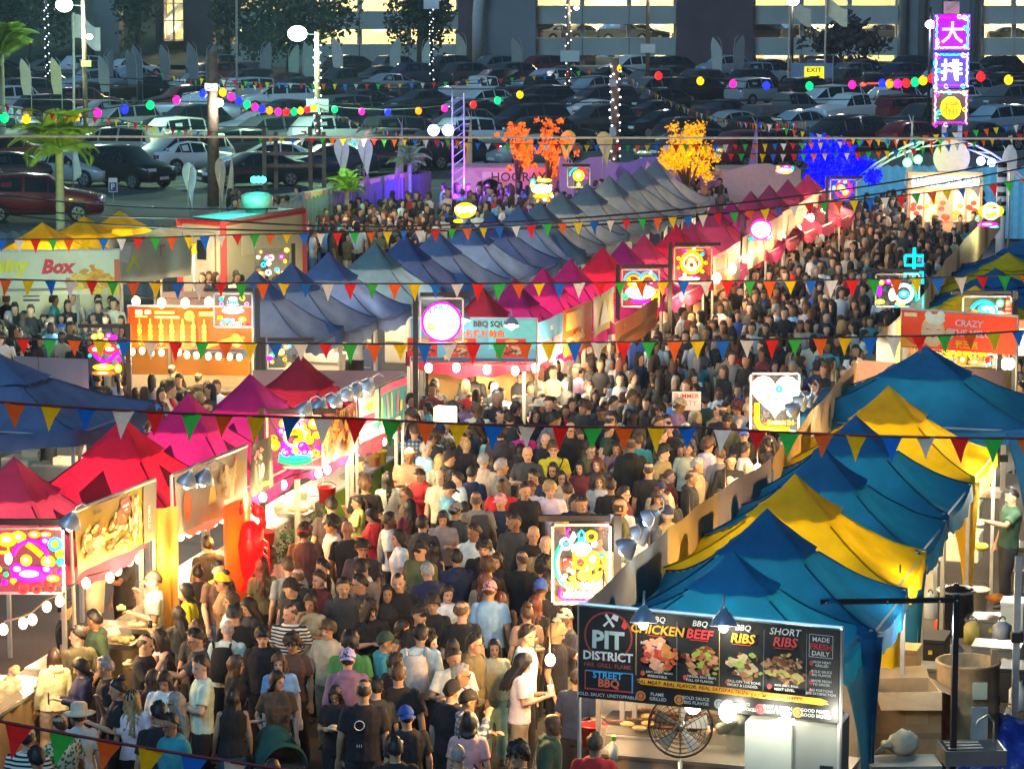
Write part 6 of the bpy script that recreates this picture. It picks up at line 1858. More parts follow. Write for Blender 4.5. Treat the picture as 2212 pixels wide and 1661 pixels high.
TORSO = {
	'm': [(.80, .10, .085, .0), (.88, .165, .115, .005), (.98, .158, .112, 0), (1.08, .152, .105, 0), (1.20, .168, .118, 0), (1.30, .182, .118, .005),
		  (1.38, .178, .10, .01), (1.43, .125, .08, .015), (1.47, .062, .06, .015)],
	'f': [(.80, .10, .09, .0), (.88, .175, .122, .01), (.97, .155, .112, .005), (1.07, .125, .095, 0), (1.19, .145, .122, -.012), (1.27, .152, .125, -.012),
		  (1.37, .152, .09, .01), (1.42, .108, .07, .015), (1.46, .055, .052, .015)],
}


def torso(mb, sex, grow, z0=None, z1=None):
	rings = []
	for z, a, b, off in TORSO[sex]:
		if z0 is not None and z < z0 or z1 is not None and z > z1:
			continue
		n = 16
		rings.append([((a + grow) * math.copysign(abs(math.cos(t)) ** .85, math.cos(t)), (b + grow) * math.copysign(abs(math.sin(t)) ** .85, math.sin(t)) + off, z)
					  for t in [2 * math.pi * j / n for j in range(n)]])
	mb.loft(rings)


def arm_points(kind, side, sex):
	e, w = ARMS[kind]
	k = 1.0 if sex == 'm' else .9
	sh = V((.168 * k * side, .012, 1.385))
	return sh, V((e[0] * k * side, e[1], e[2])), V((w[0] * k * side, w[1], w[2]))


def hand(mb, el, wr, side, curl):
	d = (wr - el).normalized()
	ref = V((0, 0, 1)) if abs(d.z) < .85 else V((0, -1, 0))
	s = d.cross(ref).normalized()
	nn = s.cross(d).normalized()
	palm = wr + d * .09
	mb.tube([wr - d * .02, wr + d * .03, palm], [.026, .04, .042], n=10, flat=.5, up=nn)
	for k, ln in zip((-1.5, -.5, .5, 1.5), (.066, .078, .074, .056)):
		b = palm + s * (k * .019) - d * .012
		m = b + d * (ln * .55) - nn * (ln * .25 * curl)
		t = m + d * (ln * .45 * (1 - .6 * curl)) - nn * (ln * .5 * curl)
		mb.tube([b, m, t], [.0115, .0105, .009], n=6)
	tb = wr + d * .03 + s * (side * .03)
	mb.tube([tb, tb + s * (side * .03) + d * .03 - nn * .012, tb + s * (side * .03) + d * .062 - nn * .03], [.014, .012, .0095], n=6)


LEGS = {'m': (.088, .092, .062, .044), 'f': (.086, .095, .058, .040)}


def leg_points(side):
	f = -.05 if side > 0 else .05
	return V((.088 * side, .005, .86)), V((.098 * side, -.015 + f * .7, .48)), V((.102 * side, .02 + f, .085))


HEAD_RINGS = [(-.118, .028, .075, -.02), (-.098, .046, .086, .005), (-.065, .060, .087, .045), (-.03, .069, .086, .075), (.0, .074, .083, .09),
			  (.04, .076, .087, .097), (.08, .068, .074, .088), (.104, .048, .05, .064), (.118, .02, .02, .03)]


def head_matrix(pose, sex):
	_, _, yaw, pit = POSES[pose]
	return Matrix.Translation((0, -.012, 1.60 if sex == 'm' else 1.585)) @ Matrix.Rotation(R(yaw), 4, 'Z') @ Matrix.Rotation(R(pit), 4, 'X')


def head(mb, M):
	rings = []
	for z, hx, yf, yb in HEAD_RINGS:
		ring = []
		for j in range(16):
			t = 2 * math.pi * j / 16
			c, s = math.cos(t), math.sin(t)
			ring.append(M @ V((hx * c, yb * s if s > 0 else yf * s, z)))
		rings.append(ring)
	mb.loft(rings)
	mb.tube([M @ V(p) for p in ((0, -.080, .015), (0, -.098, -.012), (0, -.103, -.028), (0, -.084, -.036))], [.008, .012, .015, .010], n=7)
	for s in (-1, 1):
		mb.ell((0, 0, 0), (.012, .022, .032), 8, 6, M=(M @ Matrix.Translation((.076 * s, .008, -.012))).to_3x3())
		k = len(mb.v) - 8 * 7
		off = (M @ Matrix.Translation((.076 * s, .008, -.012))).translation
		for i in range(k, len(mb.v)):
			mb.v[i] = tuple(V(mb.v[i]) + off)


def body_job(sex, pose):
	mb = MB()
	torso(mb, sex, -.004)
	M = head_matrix(pose, sex)
	head(mb, M)
	mb.tube([(0, .02, 1.40), (0, .012, 1.48), M @ V((0, .02, -.05))], [.062, .053, .052], n=12)
	for side, kind in ((1, POSES[pose][0]), (-1, POSES[pose][1])):
		sh, el, wr = arm_points(kind, side, sex)
		k = 1 if sex == 'm' else .86
		mb.ell(sh, (.058 * k, .058 * k, .055 * k))
		mb.tube([sh, sh.lerp(el, .4), el, el.lerp(wr, .3), wr], [.052 * k, .050 * k, .042 * k, .043 * k, .028 * k], n=10)
		hand(mb, el, wr, side, .15 if kind in ('down',) else .8)
		hp, kn, an = leg_points(side)
		a, b, c, d = LEGS[sex]
		mb.tube([hp, hp.lerp(kn, .5), kn, kn.lerp(an, .35), an], [b - .005, a * .85, c, c * .98, d], n=12)
		mb.tube([an + V((0, .05, -.045)), an + V((0, -.02, -.04)), an + V((0, -.12, -.055)), an + V((0, -.17, -.062))], [.034, .042, .038, .02], n=8, flat=.75)
	return mb


def top_job(sex, pose, kind):
	mb = MB()
	torso(mb, sex, .02 if kind == 'tee' else .028, z0=.85)
	k0 = 1 if sex == 'm' else .88
	if kind == 'tank':
		return mb
	for side, ak in ((1, POSES[pose][0]), (-1, POSES[pose][1])):
		sh, el, wr = arm_points(ak, side, sex)
		mb.ell(sh, (.075 * k0, .072 * k0, .068 * k0))
		if kind == 'tee':
			mb.tube([sh, sh.lerp(el, .45), sh.lerp(el, .72)], [.072 * k0, .070 * k0, .074 * k0], n=12)
		else:
			mb.tube([sh, sh.lerp(el, .5), el, el.lerp(wr, .5), el.lerp(wr, .95)], [.074 * k0, .068 * k0, .064 * k0, .058 * k0, .044 * k0], n=12)
	if kind == 'long':
		mb.ell((0, .085, 1.43), (.115, .06, .055))
		mb.tube([(-.09, .05, 1.46), (0, .075, 1.475), (.09, .05, 1.46)], .032, n=8)
	else:
		mb.tube([(.06 * math.cos(t), .012 + .06 * math.sin(t), 1.462) for t in [2 * math.pi * j / 12 for j in range(13)]], .011, n=6)
	return mb


def bottom_job(sex, kind):
	mb = MB()
	torso(mb, sex, .014, z1=1.0)
	a, b, c, d = LEGS[sex]
	for side in (1, -1):
		hp, kn, an = leg_points(side)
		if kind == 'trousers':
			mb.tube([hp, hp.lerp(kn, .5), kn, kn.lerp(an, .5), an + V((0, 0, -.02))], [b + .016, a + .012, c + .022, c + .022, d + .028], n=12)
		else:
			mb.tube([hp, hp.lerp(kn, .5), hp.lerp(kn, .92)], [b + .016, a + .018, a + .014], n=12)
	return mb


jobs, keys = [], []
for sex in 'mf':
	for pose in POSES:
		jobs.append((body_job(sex, pose), .0105))
		keys.append(('body', sex, pose))
		for kind in ('tee', 'long'):
			jobs.append((top_job(sex, pose, kind), .014))
			keys.append((kind, sex, pose))
	jobs.append((top_job(sex, 'stand', 'tank'), .014))
	keys.append(('tank', sex, 'any'))
	for kind in ('trousers', 'shorts'):
		jobs.append((bottom_job(sex, kind), .015))
		keys.append((kind, sex, 'any'))
PM = dict(zip(keys, finish_meshes(jobs, .012)))

for (kind, sex, pose), me in PM.items():
	me.materials.clear()
	if kind == 'body':
		for m in (M_skin, M_eye, M_lip, M_shoe):
			me.materials.append(m)
		Mi = head_matrix(pose, sex).inverted()
		for p in me.polygons:
			q = Mi @ p.center
			ax = abs(q.x)
			if q.y < -.045 and abs(q.z) < .13:
				if abs(ax - .031) < .0145 and abs(q.z - .003) < .0078:
					p.material_index = 1
				elif ax < .024 and abs(q.z + .064) < .0075:
					p.material_index = 2
			elif p.center.z < .11:
				p.material_index = 3
		me.name = 'body'
	else:
		me.materials.append(M_cloth)
		nrm = [v.normal.copy() for v in me.vertices]
		for v, nn in zip(me.vertices, nrm):
			z = v.co.z
			amp = .007 if kind in ('tee', 'long', 'tank') else .008
			w = noise.noise(V((v.co.x * 9, v.co.y * 9, z * 5 + 3))) + .6 * noise.noise(V((v.co.x * 22, v.co.y * 22, z * 14)))
			if kind in ('tee', 'long', 'tank') and z < 1.1:
				w += .8 * math.sin(math.atan2(v.co.y, v.co.x) * 9 + z * 7) * (1.1 - z) / .25 * .5
			v.co += nn * (amp * w)
		me.name = kind
	me.polygons.foreach_set('use_smooth', [True] * len(me.polygons))


# ---- hair and hats, in head space
def hair_shell(th, front, side, back, L=0.0, wave=0.0, rough=.05, fringe=0.0, n=28, seed=0):
	"""scalp shell down to a hairline, then hanging locks of length L at the sides and back"""
	rings = []
	m = 8
	ext = 7 if L > 0 else 0
	for j in range(m + 1 + ext):
		ring = []
		for i in range(n):
			a = 2 * math.pi * i / n          # 0 = +x, -pi/2 = face
			fr = max(0.0, math.cos(a + math.pi / 2))   # 1 at the face
			bk = max(0.0, -math.cos(a + math.pi / 2))
			sd = 1 - fr - bk if fr + bk < 1 else 0
			lim = R(side + (front - side) * fr ** .7 + (back - side) * bk)
			t = min(1.0, j / m)
			ph = lim * t + .03
			st = 1 + rough * noise.noise(V((math.cos(a) * 3.2 + seed, math.sin(a) * 3.2, ph * 2.4))) * 2 + rough * .5 * math.sin(a * 13 + seed)
			r = V(((.078 + th) * math.sin(ph) * math.cos(a), (.097 + th) * math.sin(ph) * math.sin(a) + .004, (.121 + th) * math.cos(ph)))
			r = V((r.x * st, r.y * st, r.z * (1 + (st - 1) * .5)))
			if t >= 1 and j == m and not L:
				r = r * .97
			if j > m:
				k = (j - m) / ext
				g = 0.0 if fr > .62 else min(1.0, (1 - fr) / .5)
				base = r.copy()
				base.z -= L * k * g * (1 - .12 * abs(math.sin(a * 5 + seed)))
				w = 1 + .16 * math.sin(k * 3) * g
				base.x *= w + wave * .08 * math.sin(k * 14 + a * 6)
				base.y = base.y * (1 - .1 * k) + .035 * math.sin(k * 2.6) * g + wave * .012 * math.sin(k * 12 + a * 9)
				if k == 1:
					base.x *= .86
				r = base
			ring.append(r)
		rings.append(ring)
	mb = MB()
	mb.loft(rings, cap=False)
	mb.f.append(tuple(range(n - 1, -1, -1)))
	mb.m.append(0)
	return mb


def hair_mesh(kind):
	if kind == 'short':
		mb = hair_shell(.013, 50, 80, 112, rough=.11, seed=2)
		mb.ell((0, -.045, .105), (.055, .035, .022), 10, 6)
	elif kind == 'buzz':
		mb = hair_shell(.004, 50, 80, 108, rough=.02)
	elif kind == 'mop':
		mb = hair_shell(.028, 70, 98, 118, rough=.18, seed=4)
	elif kind == 'curly':
		mb = hair_shell(.036, 64, 98, 122, rough=.2, seed=9)
		for k in range(40):
			a, ph = rnd.uniform(0, 6.28), rnd.uniform(.1, 1.5)
			mb.ell(((.11) * math.sin(ph) * math.cos(a), .128 * math.sin(ph) * math.sin(a) + .012, .15 * math.cos(ph)), (.022, .022, .02), 6, 4)
	elif kind == 'bob':
		mb = hair_shell(.016, 58, 104, 128, L=.09, rough=.04)
	elif kind == 'long':
		mb = hair_shell(.014, 54, 104, 126, L=.36, rough=.09, wave=.5, seed=6)
	elif kind == 'wavy':
		mb = hair_shell(.02, 56, 104, 126, L=.38, wave=1.8, rough=.13, seed=3)
	elif kind == 'ponytail':
		mb = hair_shell(.010, 52, 84, 116, rough=.04)
		mb.tube([(0, .10, .03), (0, .145, .02), (0, .16, -.08), (0, .145, -.20), (0, .135, -.28)], [.02, .032, .038, .03, .008], n=9)
	elif kind == 'bun':
		mb = hair_shell(.010, 52, 84, 116, rough=.04)
		mb.ell((0, .07, .125), (.048, .048, .042), 12, 8)
	elif kind == 'ring':       # thinning crown
		mb = MB()
		mb.loft([[V(((.083) * math.cos(a), .101 * math.sin(a) + .006, z)) * (1 if z < .02 else .985) for a in
				  [-.45 + (math.pi + .9) * i / 18 for i in range(19)]] for z in (-.05, -.02, .02, .05)], cap=False, closed=False)
	return mb


def hat_mesh(kind):
	mb = MB()
	if kind == 'cap':
		mb = hair_shell(.020, 66, 78, 86, rough=.0)
		mb.grid(lambda u, v: V(((u - .5) * .165, -.10 - .085 * v * (1 - 2.2 * (u - .5) ** 2), .052 - .022 * v - .10 * (u - .5) ** 2)), 8, 4)
		mb.ell((0, .004, .142), (.011, .011, .007), 8, 4)
	elif kind == 'hat':
		mb.lathe([(.20, .025), (.16, .05), (.108, .062), (.104, .09), (.097, .15), (.07, .172), (.005, .17)], n=22)
		for i in range(len(mb.v)):
			x, y, z = mb.v[i]
			mb.v[i] = (x, y * 1.15, z + (.02 * abs(x / .2) ** 2 if z < .055 else 0))
	elif kind == 'beret':
		mb.lathe([(.085, .07), (.125, .09), (.12, .125), (.06, .15), (.005, .152)], n=18)
	return mb


HAIR = {k: hair_mesh(k).mesh('hair', M_hair) for k in ('short', 'buzz', 'mop', 'curly', 'bob', 'long', 'wavy', 'ponytail', 'bun', 'ring')}
HATS = {k: hat_mesh(k).mesh(k, M_cloth) for k in ('cap', 'hat', 'beret')}
_g = MB()
for _s in (-1, 1):
	_g.tube([V((_s * .033 + .022 * math.cos(t), -.098, .0 + .018 * math.sin(t))) for t in [2 * math.pi * j / 10 for j in range(11)]], .0035, n=4)
	_g.tube([(_s * .055, -.097, .004), (_s * .082, -.02, .006)], .003, n=4)
_g.tube([(-.012, -.1, .003), (.012, -.1, .003)], .003, n=4)
GLASSES = _g.mesh('glasses', M_eye)
_b = MB()
_b.loft([[(.15 * w * math.cos(t), .155 + d * .075 * math.sin(t), z) for t in [2 * math.pi * j / 14 for j in range(14)]]
		 for z, w, d in ((.98, .85, .8), (1.0, 1, 1.1), (1.15, 1.02, 1.25), (1.3, .95, 1.0), (1.40, .8, .7), (1.42, .5, .4))])
for _s in (-1, 1):
	_b.tube([(_s * .1, .13, 1.40), (_s * .115, .02, 1.47), (_s * .12, -.11, 1.40), (_s * .125, -.135, 1.22), (_s * .14, .06, 1.06)], .016, n=6, flat=.5)
BACKPACK = _b.mesh('backpack', M_cloth)
_b = MB()
_b.tube([(.11, .09, 1.45), (.03, .135, 1.28), (-.10, .135, 1.10), (-.17, .08, 1.0), (-.18, -.06, .97), (-.10, -.14, 1.1), (.03, -.155, 1.28), (.10, -.10, 1.43), (.11, .0, 1.475)], .011, n=6)
_b.box((-.2, .03, .93), (.07, .19, .15))
STRAPBAG = _b.mesh('shoulder_bag', M_cloth)
_b = MB()
_b.lathe([(.030, 0), (.034, .06), (.041, .12), (.043, .125), (.012, .14)], n=12)
_b.tube([(0, 0, .13), (.012, 0, .21)], .005, n=5)
CUP = _b.mesh('drink_cup', M_plastic)
_b = MB()
_b.box((0, 0, 0), (.072, .009, .15))
PHONE = _b.mesh('phone', mat('phone_black', (.02, .02, .025), .2))
_b = MB()
_b.box((0, 0, 0), (.13, .10, .035), taper=1.2)
_b.ell((0, 0, .03), (.055, .04, .025), 8, 5)
TRAY = _b.mesh('food_tray', mat('paper_tray', (.62, .5, .3), .8))

CN = {  # garment colours, reflectance
	'black': (.014, .014, .017), 'charcoal': (.045, .045, .05), 'grey': (.2, .2, .2), 'light grey': (.42, .42, .42), 'white': (.72, .71, .67), 'cream': (.6, .53, .38),
	'beige': (.42, .33, .21), 'tan': (.30, .21, .12), 'brown': (.10, .06, .035), 'olive': (.12, .12, .055), 'dark green': (.03, .065, .04), 'green': (.05, .22, .06),
	'navy': (.015, .025, .07), 'blue': (.03, .09, .38), 'light blue': (.22, .47, .68), 'teal': (.03, .24, .28), 'red': (.55, .02, .02), 'maroon': (.14, .02, .025),
	'pink': (.70, .30, .32), 'hot pink': (.75, .02, .22), 'yellow': (.68, .48, .02), 'orange': (.7, .22, .02), 'mauve': (.27, .16, .25), 'lavender': (.38, .37, .70),
	'lime': (.55, .62, .2), 'mint': (.4, .66, .55), 'khaki': (.32, .27, .16), 'denim': (.06, .12, .22),
}
SKIN = [(.52, .30, .19), (.46, .27, .16), (.58, .36, .25), (.38, .21, .12), (.24, .125, .07), (.11, .055, .032)]
HAIRC = {'black': (.010, .009, .010), 'dark brown': (.03, .017, .010), 'brown': (.075, .04, .02), 'blond': (.38, .25, .10), 'grey': (.26, .26, .26), 'auburn': (.10, .025, .015)}
M_plaid, n_, l_, b_ = nodes_of('plaid_cloth')
_tc = n_.new('ShaderNodeTexCoord')
_w1, _w2 = n_.new('ShaderNodeTexWave'), n_.new('ShaderNodeTexWave')
_w1.bands_direction, _w2.bands_direction = 'X', 'Z'
for _w in (_w1, _w2):
	_w.inputs['Scale'].default_value = 5.0
	l_.new(_tc.outputs['Object'], _w.inputs['Vector'])
_mx = n_.new('ShaderNodeMix')
_mx.data_type = 'RGBA'
_mx.blend_type = 'MULTIPLY'
_mx.inputs[0].default_value = 1.0
l_.new(_w1.outputs[0], _mx.inputs[6])
l_.new(_w2.outputs[0], _mx.inputs[7])
_cr = n_.new('ShaderNodeMix')
_cr.data_type = 'RGBA'
_cr.inputs[6].default_value = (.02, .05, .11, 1)
_cr.inputs[7].default_value = (.42, .5, .58, 1)
l_.new(_mx.outputs[2], _cr.inputs[0])
l_.new(_cr.outputs[2], b_.inputs['Base Color'])


def pattern_cloth(name, c1, c2, scale, stripes):
	m, n, l, b = nodes_of(name)
	tc = n.new('ShaderNodeTexCoord')
	if stripes:
		t = n.new('ShaderNodeTexWave')
		t.bands_direction = 'Z'
		t.inputs['Scale'].default_value = scale
	else:
		t = n.new('ShaderNodeTexVoronoi')
		t.inputs['Scale'].default_value = scale
	l.new(tc.outputs['Object'], t.inputs['Vector'])
	cr = n.new('ShaderNodeValToRGB')
	cr.color_ramp.elements[0].color = (*c1, 1)
	cr.color_ramp.elements[1].color = (*c2, 1)
	cr.color_ramp.elements[0].position = .42
	cr.color_ramp.elements[1].position = .52
	l.new(t.outputs[0], cr.inputs[0])
	l.new(cr.outputs[0], b.inputs['Base Color'])
	b.inputs['Roughness'].default_value = .9
	return m


M_floral = pattern_cloth('leaf_print_cloth', (.06, .17, .08), (.62, .66, .5), 24, False)
M_stripe = pattern_cloth('striped_cloth', (.02, .02, .02), (.7, .68, .62), 7, True)
M_camo = pattern_cloth('camouflage_cloth', (.16, .12, .06), (.33, .28, .16), 13, False)
PATTERN = {'blue plaid': M_plaid, 'leaf print': M_floral, 'striped': M_stripe, 'camouflage': M_camo}
MESHCOPY = {}
PEOPLE = []


def pattern_mesh(me, m):
	k = (me.name, m.name)
	if k not in MESHCOPY:
		c = me.copy()
		c.materials.clear()
		c.materials.append(m)
		MESHCOPY[k] = c
	return MESHCOPY[k]


def facing_words(f):
	f = f % 360
	return ('facing the viewer' if f < 40 or f > 320 else 'turned right' if f < 140 else 'back turned' if f <= 220 else 'turned left')


TOPW = {'tee': 't-shirt', 'long': 'hoodie', 'tank': 'tank top'}


def person(loc, face, sex='m', pose='stand', hair='short', hc='black', top='tee', tc='black', bottom='trousers', bc='black', skin=None, hat=None, hatc='black',
		   flip_hat=False, glasses=False, bag=None, bagc='black', hold=None, scale=None, word=None, print_=None):
	sc = scale or (rnd.uniform(.95, 1.07) if sex == 'm' else rnd.uniform(.89, 1.0))
	g = word or TOPW[top]
	desc = f"person in {tc} {g}"
	if hat:
		desc += f" and {hatc} {hat}"
	t = thing('person', desc, 'person', loc, R(face), 'people crowding the market', sc)
	t.rotation_euler = (rnd.uniform(-.05, .05), rnd.uniform(-.05, .05), R(face))
	sk = SKIN[skin if skin is not None else rnd.choice((0, 0, 1, 1, 2, 2, 3, 4))]
	j = rnd.uniform(.88, 1.1)
	obj('body', PM[('body', sex, pose)], parent=t, color=[c * j for c in sk])
	tm = PM[(top, sex, 'any' if top == 'tank' else pose)]
	if tc in PATTERN:
		obj('top', pattern_mesh(tm, PATTERN[tc]), parent=t)
	else:
		obj('top', tm, parent=t, color=[c * rnd.uniform(.85, 1.15) for c in CN[tc]])
	obj('trousers' if bottom == 'trousers' else 'shorts', PM[(bottom, sex, 'any')], parent=t, color=CN[bc])
	M = head_matrix(pose, sex)
	if hair and hair != 'bald':
		h = obj('hair', HAIR[hair], parent=t, color=HAIRC[hc])
		h.matrix_local = M
		if hat and hair in ('long', 'wavy', 'bob'):
			h.scale = (1, 1, .98)
	if hat:
		h = obj(hat, HATS[hat], parent=t, color=CN[hatc])
		h.matrix_local = M @ (Matrix.Rotation(math.pi, 4, 'Z') if flip_hat else Matrix())
	if glasses:
		obj('glasses', GLASSES, parent=t).matrix_local = M
	if print_:
		mb = MB()
		for kind, x, z, s, txt in print_:
			if kind == 't':
				vs, fs, w = text_mesh(txt, .02)
				mb.add([V((-v.x * s + x, .165, z + v.y * s)) for v in vs], fs)
			elif kind == 'o':
				mb.tube([(x + s * math.cos(a), .162, z + s * math.sin(a)) for a in [2 * math.pi * i / 16 for i in range(17)]], .012, n=4, flat=.4)
		obj('back_print', mb, M_print, t, color=(.75, .75, .7))
	Mw = Matrix.Translation(loc) @ Matrix.Rotation(R(face), 4, 'Z') @ Matrix.Scale(sc, 4)
	if bag:
		bo = obj(bag, BACKPACK if bag == 'backpack' else STRAPBAG, color=CN[bagc], loc=loc, rotz=R(face))
		bo.scale = (sc, sc, sc)
		desc += f" with {bagc} {bag.replace('_', ' ')}"
		tag(bo, f"{bagc} {bag.replace('_', ' ')} worn by the person in {tc} {g}", 'bag', 'bags worn in the crowd')
		bo['near'] = 1
	if hold:
		kind = POSES[pose]
		side = -1 if kind[1] in ('eat', 'raise') and kind[0] != 'phone' else 1
		ak = kind[0] if side == 1 else kind[1]
		sh, el, wr = arm_points(ak, side, sex)
		hp = wr + (wr - el).normalized() * .11
		if hold == 'drink':
			ho = obj('drink_cup', CUP, color=rnd.choice(((.7, .12, .06), (.75, .6, .4), (.8, .8, .75), (.55, .7, .3))))
			off = V((0, -.03, -.06))
			lab = 'drink cup with straw held by the person in'
		elif hold == 'phone':
			ho = obj('phone', PHONE)
			off = V((0, -.02, .03))
			lab = 'black phone held up by the person in'
		else:
			ho = obj('food_tray', TRAY)
			off = V((0, -.03, .03))
			lab = 'paper food tray held by the person in'
		ho.matrix_world = Mw @ Matrix.Translation(hp + off)
		tag(ho, f"{lab} {tc} {g}", {'drink': 'cup', 'phone': 'phone', 'food': 'food'}[hold], f'{hold} items held in the crowd')
		desc += f" holding {'a drink' if hold == 'drink' else 'a phone' if hold == 'phone' else 'food'}"
	t['label'] = desc + ', ' + facing_words(face)
	PEOPLE.append((t, V(loc), tc, g))
	return t


OCC = []


def free(p, d):
	return all((p.x - q.x) ** 2 + (p.y - q.y) ** 2 > d * d for q in OCC)


def at_head(px, py, face, **k):
	h = 1.6 if k.get('sex', 'm') == 'm' else 1.5
	p = W(px, py, h * (k.get('scale') or 1.0))
	OCC.append(V((p.x, p.y, 0)))
	return person((p.x, p.y, 0), face, **k)
# ================================================================ counters, kitchens, trailer and loose things
def pbox(name, label, cat, x, y, h, size, color=None, m=M_plastic, rot=-ROW, group=None, z=None, parts=()):
	"""a box-like thing standing so that the middle of its top is at the photograph's point for height h"""
	p = W(x, y, h)
	t = thing(name, label, cat, (p.x, p.y, h - size[2]), rot, group)
	mb = MB()
	w, d, hh = size
	r = min(w, d, hh) * .06
	mb.loft([[(sx * (w / 2 - i_), sy * (d / 2 - i_), z_) for sx, sy in ((-1, -1), (1, -1), (1, 1), (-1, 1))] for z_, i_ in ((0, r), (r, 0), (hh - r, 0), (hh, r))])
	obj('body', mb, m, t, color=color)
	for nm, c, s, mm, col in parts:
		mb = MB()
		mb.box(c, s)
		obj(nm, mb, mm, t, color=col)
	return t


def counter(label, P0, P1, h, depth, topm, frontcol, glass=True, fm=M_sheet, topcol=None):
	a, b = W(*P0, h), W(*P1, h)
	t = thing('stall_counter', label, 'counter', (a.x, a.y, 0))
	d = V((b.x - a.x, b.y - a.y, 0))
	L = d.length
	t.rotation_euler = (0, 0, math.atan2(d.y, d.x))
	mb = MB()
	mb.box((L / 2, depth / 2, h - .02), (L, depth, .04))
	obj('top', mb, topm, t, color=topcol)
	mb = MB()
	mb.grid(lambda u, v: V((u * L, .02 + .03 * math.sin(u * 17) * (1 - v) + .02 * math.sin(u * 41), .03 + v * (h - .07))), 30, 4)
	obj('front_skirt', mb, fm, t, True, color=frontcol)
	for x in (.05, L - .05):
		for y in (.06, depth - .06):
			mb = MB()
			mb.box((x, y, h / 2 - .02), (.05, .05, h - .05))
			obj('leg', mb, M_alu, t)
	if glass:
		mb = MB()
		mb.box((L / 2, .03, h + .16), (L, .012, .32))
		obj('sneeze_guard', mb, M_counterglass, t)
	return t


counter('steel topped counter with beige cloth front and yellow edge by the olive menu banner', (168, 1448), (330, 1342), 1.0, .7, M_steel, (.45, .36, .2))
counter('counter heaped with bun boxes at the front left frame edge', (-60, 1580), (120, 1462), 1.0, .8, M_steel, (.32, .24, .14))
counter('orange lit counter under the white food banner', (392, 1290), (540, 1190), 1.0, .7, M_steel, (.6, .26, .05))
counter('white counter with hanging paper sheets below the fruit neon sign', (590, 1140), (700, 1072), 1.0, .7, M_white, (.5, .48, .42))
counter('counter with bright green front under the cyan drinks banner', (704, 1070), (856, 985), 1.0, .7, M_white, (.25, .42, .05))
counter('glowing steel counter of the orange skewer stall', (278, 842), (540, 846), 1.05, .7, M_steel, (.62, .33, .06))
counter('grey front counter of the BBQ SQUID stall', (930, 868), (1160, 868), 1.0, .7, M_steel, (.42, .34, .24))
counter('lit serving counter along the aisle behind the squid stall', (1165, 812), (1330, 735), 1.0, .7, M_steel, (.55, .36, .18))
counter('warm serving counter below the rainbow neon sign', (1335, 735), (1480, 660), 1.0, .7, M_steel, (.55, .25, .08))
counter('far serving counter by the round orange neon sign', (1485, 660), (1640, 570), 1.0, .7, M_steel, (.6, .42, .22))
counter('pale mint lit counter of the lemon yellow box stall', (-40, 690), (255, 688), 1.0, .8, M_white, (.5, .62, .5), topcol=None)
counter('snack counter under the red chef banner', (1950, 772), (2200, 786), 1.1, .7, M_steel, (.55, .42, .16))
counter('steel front counter of the barbecue stall', (1290, 1626), (1830, 1672), 1.0, .75, M_steel, (.3, .24, .18))
lamp('stall_fill', None, W(120, 640, 2.3) + V((0, .6, 0)), 110, (.7, 1, .8), .3)  # unseen lamps added to brighten the box stall and its counter
lamp('stall_fill', None, W(215, 640, 2.3) + V((0, .6, 0)), 80, (.7, 1, .8), .3)
# interior walls; orange and amber ones have the stall light put into their colour
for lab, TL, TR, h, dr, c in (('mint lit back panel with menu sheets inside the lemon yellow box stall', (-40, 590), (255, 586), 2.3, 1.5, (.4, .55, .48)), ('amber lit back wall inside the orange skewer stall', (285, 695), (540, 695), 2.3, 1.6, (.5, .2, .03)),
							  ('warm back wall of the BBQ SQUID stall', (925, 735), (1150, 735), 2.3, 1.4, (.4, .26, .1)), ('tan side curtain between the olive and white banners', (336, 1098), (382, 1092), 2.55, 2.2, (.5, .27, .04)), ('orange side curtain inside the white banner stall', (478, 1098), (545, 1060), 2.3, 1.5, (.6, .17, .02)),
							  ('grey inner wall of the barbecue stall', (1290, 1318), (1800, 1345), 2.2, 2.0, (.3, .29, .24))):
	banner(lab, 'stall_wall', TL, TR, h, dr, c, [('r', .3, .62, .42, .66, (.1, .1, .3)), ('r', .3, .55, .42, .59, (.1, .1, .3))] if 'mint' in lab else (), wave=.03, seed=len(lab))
for k in range(5):
	banner(['left', 'second', 'middle', 'fourth', 'right'][k] + ' snack picture board over the counter of the red chef stall', 'menu_board', (1952 + 48 * k, 728 + 3 * k), (1990 + 48 * k, 730 + 3 * k), 2.05, .5, (.7, .62, .4), [('f', .5, .5, .8, .8, [(.5, .25, .1), (.62, .38, .15), (.36, .16, .07), (.7, .5, .2)], 40), ('r', .2, .88, .8, .98, (.2, .6, .65))], wave=.004, seed=80 + k)

# ---- barbecue kitchen
p = W(1470, 1566, 1.52)
t = thing('drum_fan', 'large black caged drum fan behind the barbecue counter', 'fan', (p.x, p.y, 0), R(-6))
for nm, y in (('front_cage', -.10), ('rear_cage', .10)):
	mb = MB()
	for r in [.03 + .05 * k for k in range(7)]:
		mb.tube([(r * math.cos(a), y - .04 * (1 - r / .34) * (1 if y < 0 else -1), 1.52 + r * math.sin(a)) for a in [2 * math.pi * j / 28 for j in range(29)]], .0035, n=3)
	for j in range(12):
		a = 2 * math.pi * j / 12
		mb.tube([(.02 * math.cos(a), y * 1.3, 1.52 + .02 * math.sin(a)), (.34 * math.cos(a), y, 1.52 + .34 * math.sin(a))], .005, n=3)
	obj(nm, mb, M_black, t)
mb = MB()
mb.tube([(.345 * math.cos(a), 0, 1.52 + .345 * math.sin(a)) for a in [2 * math.pi * j / 36 for j in range(37)]], .013, n=6)
obj('rim', mb, M_black, t, True)
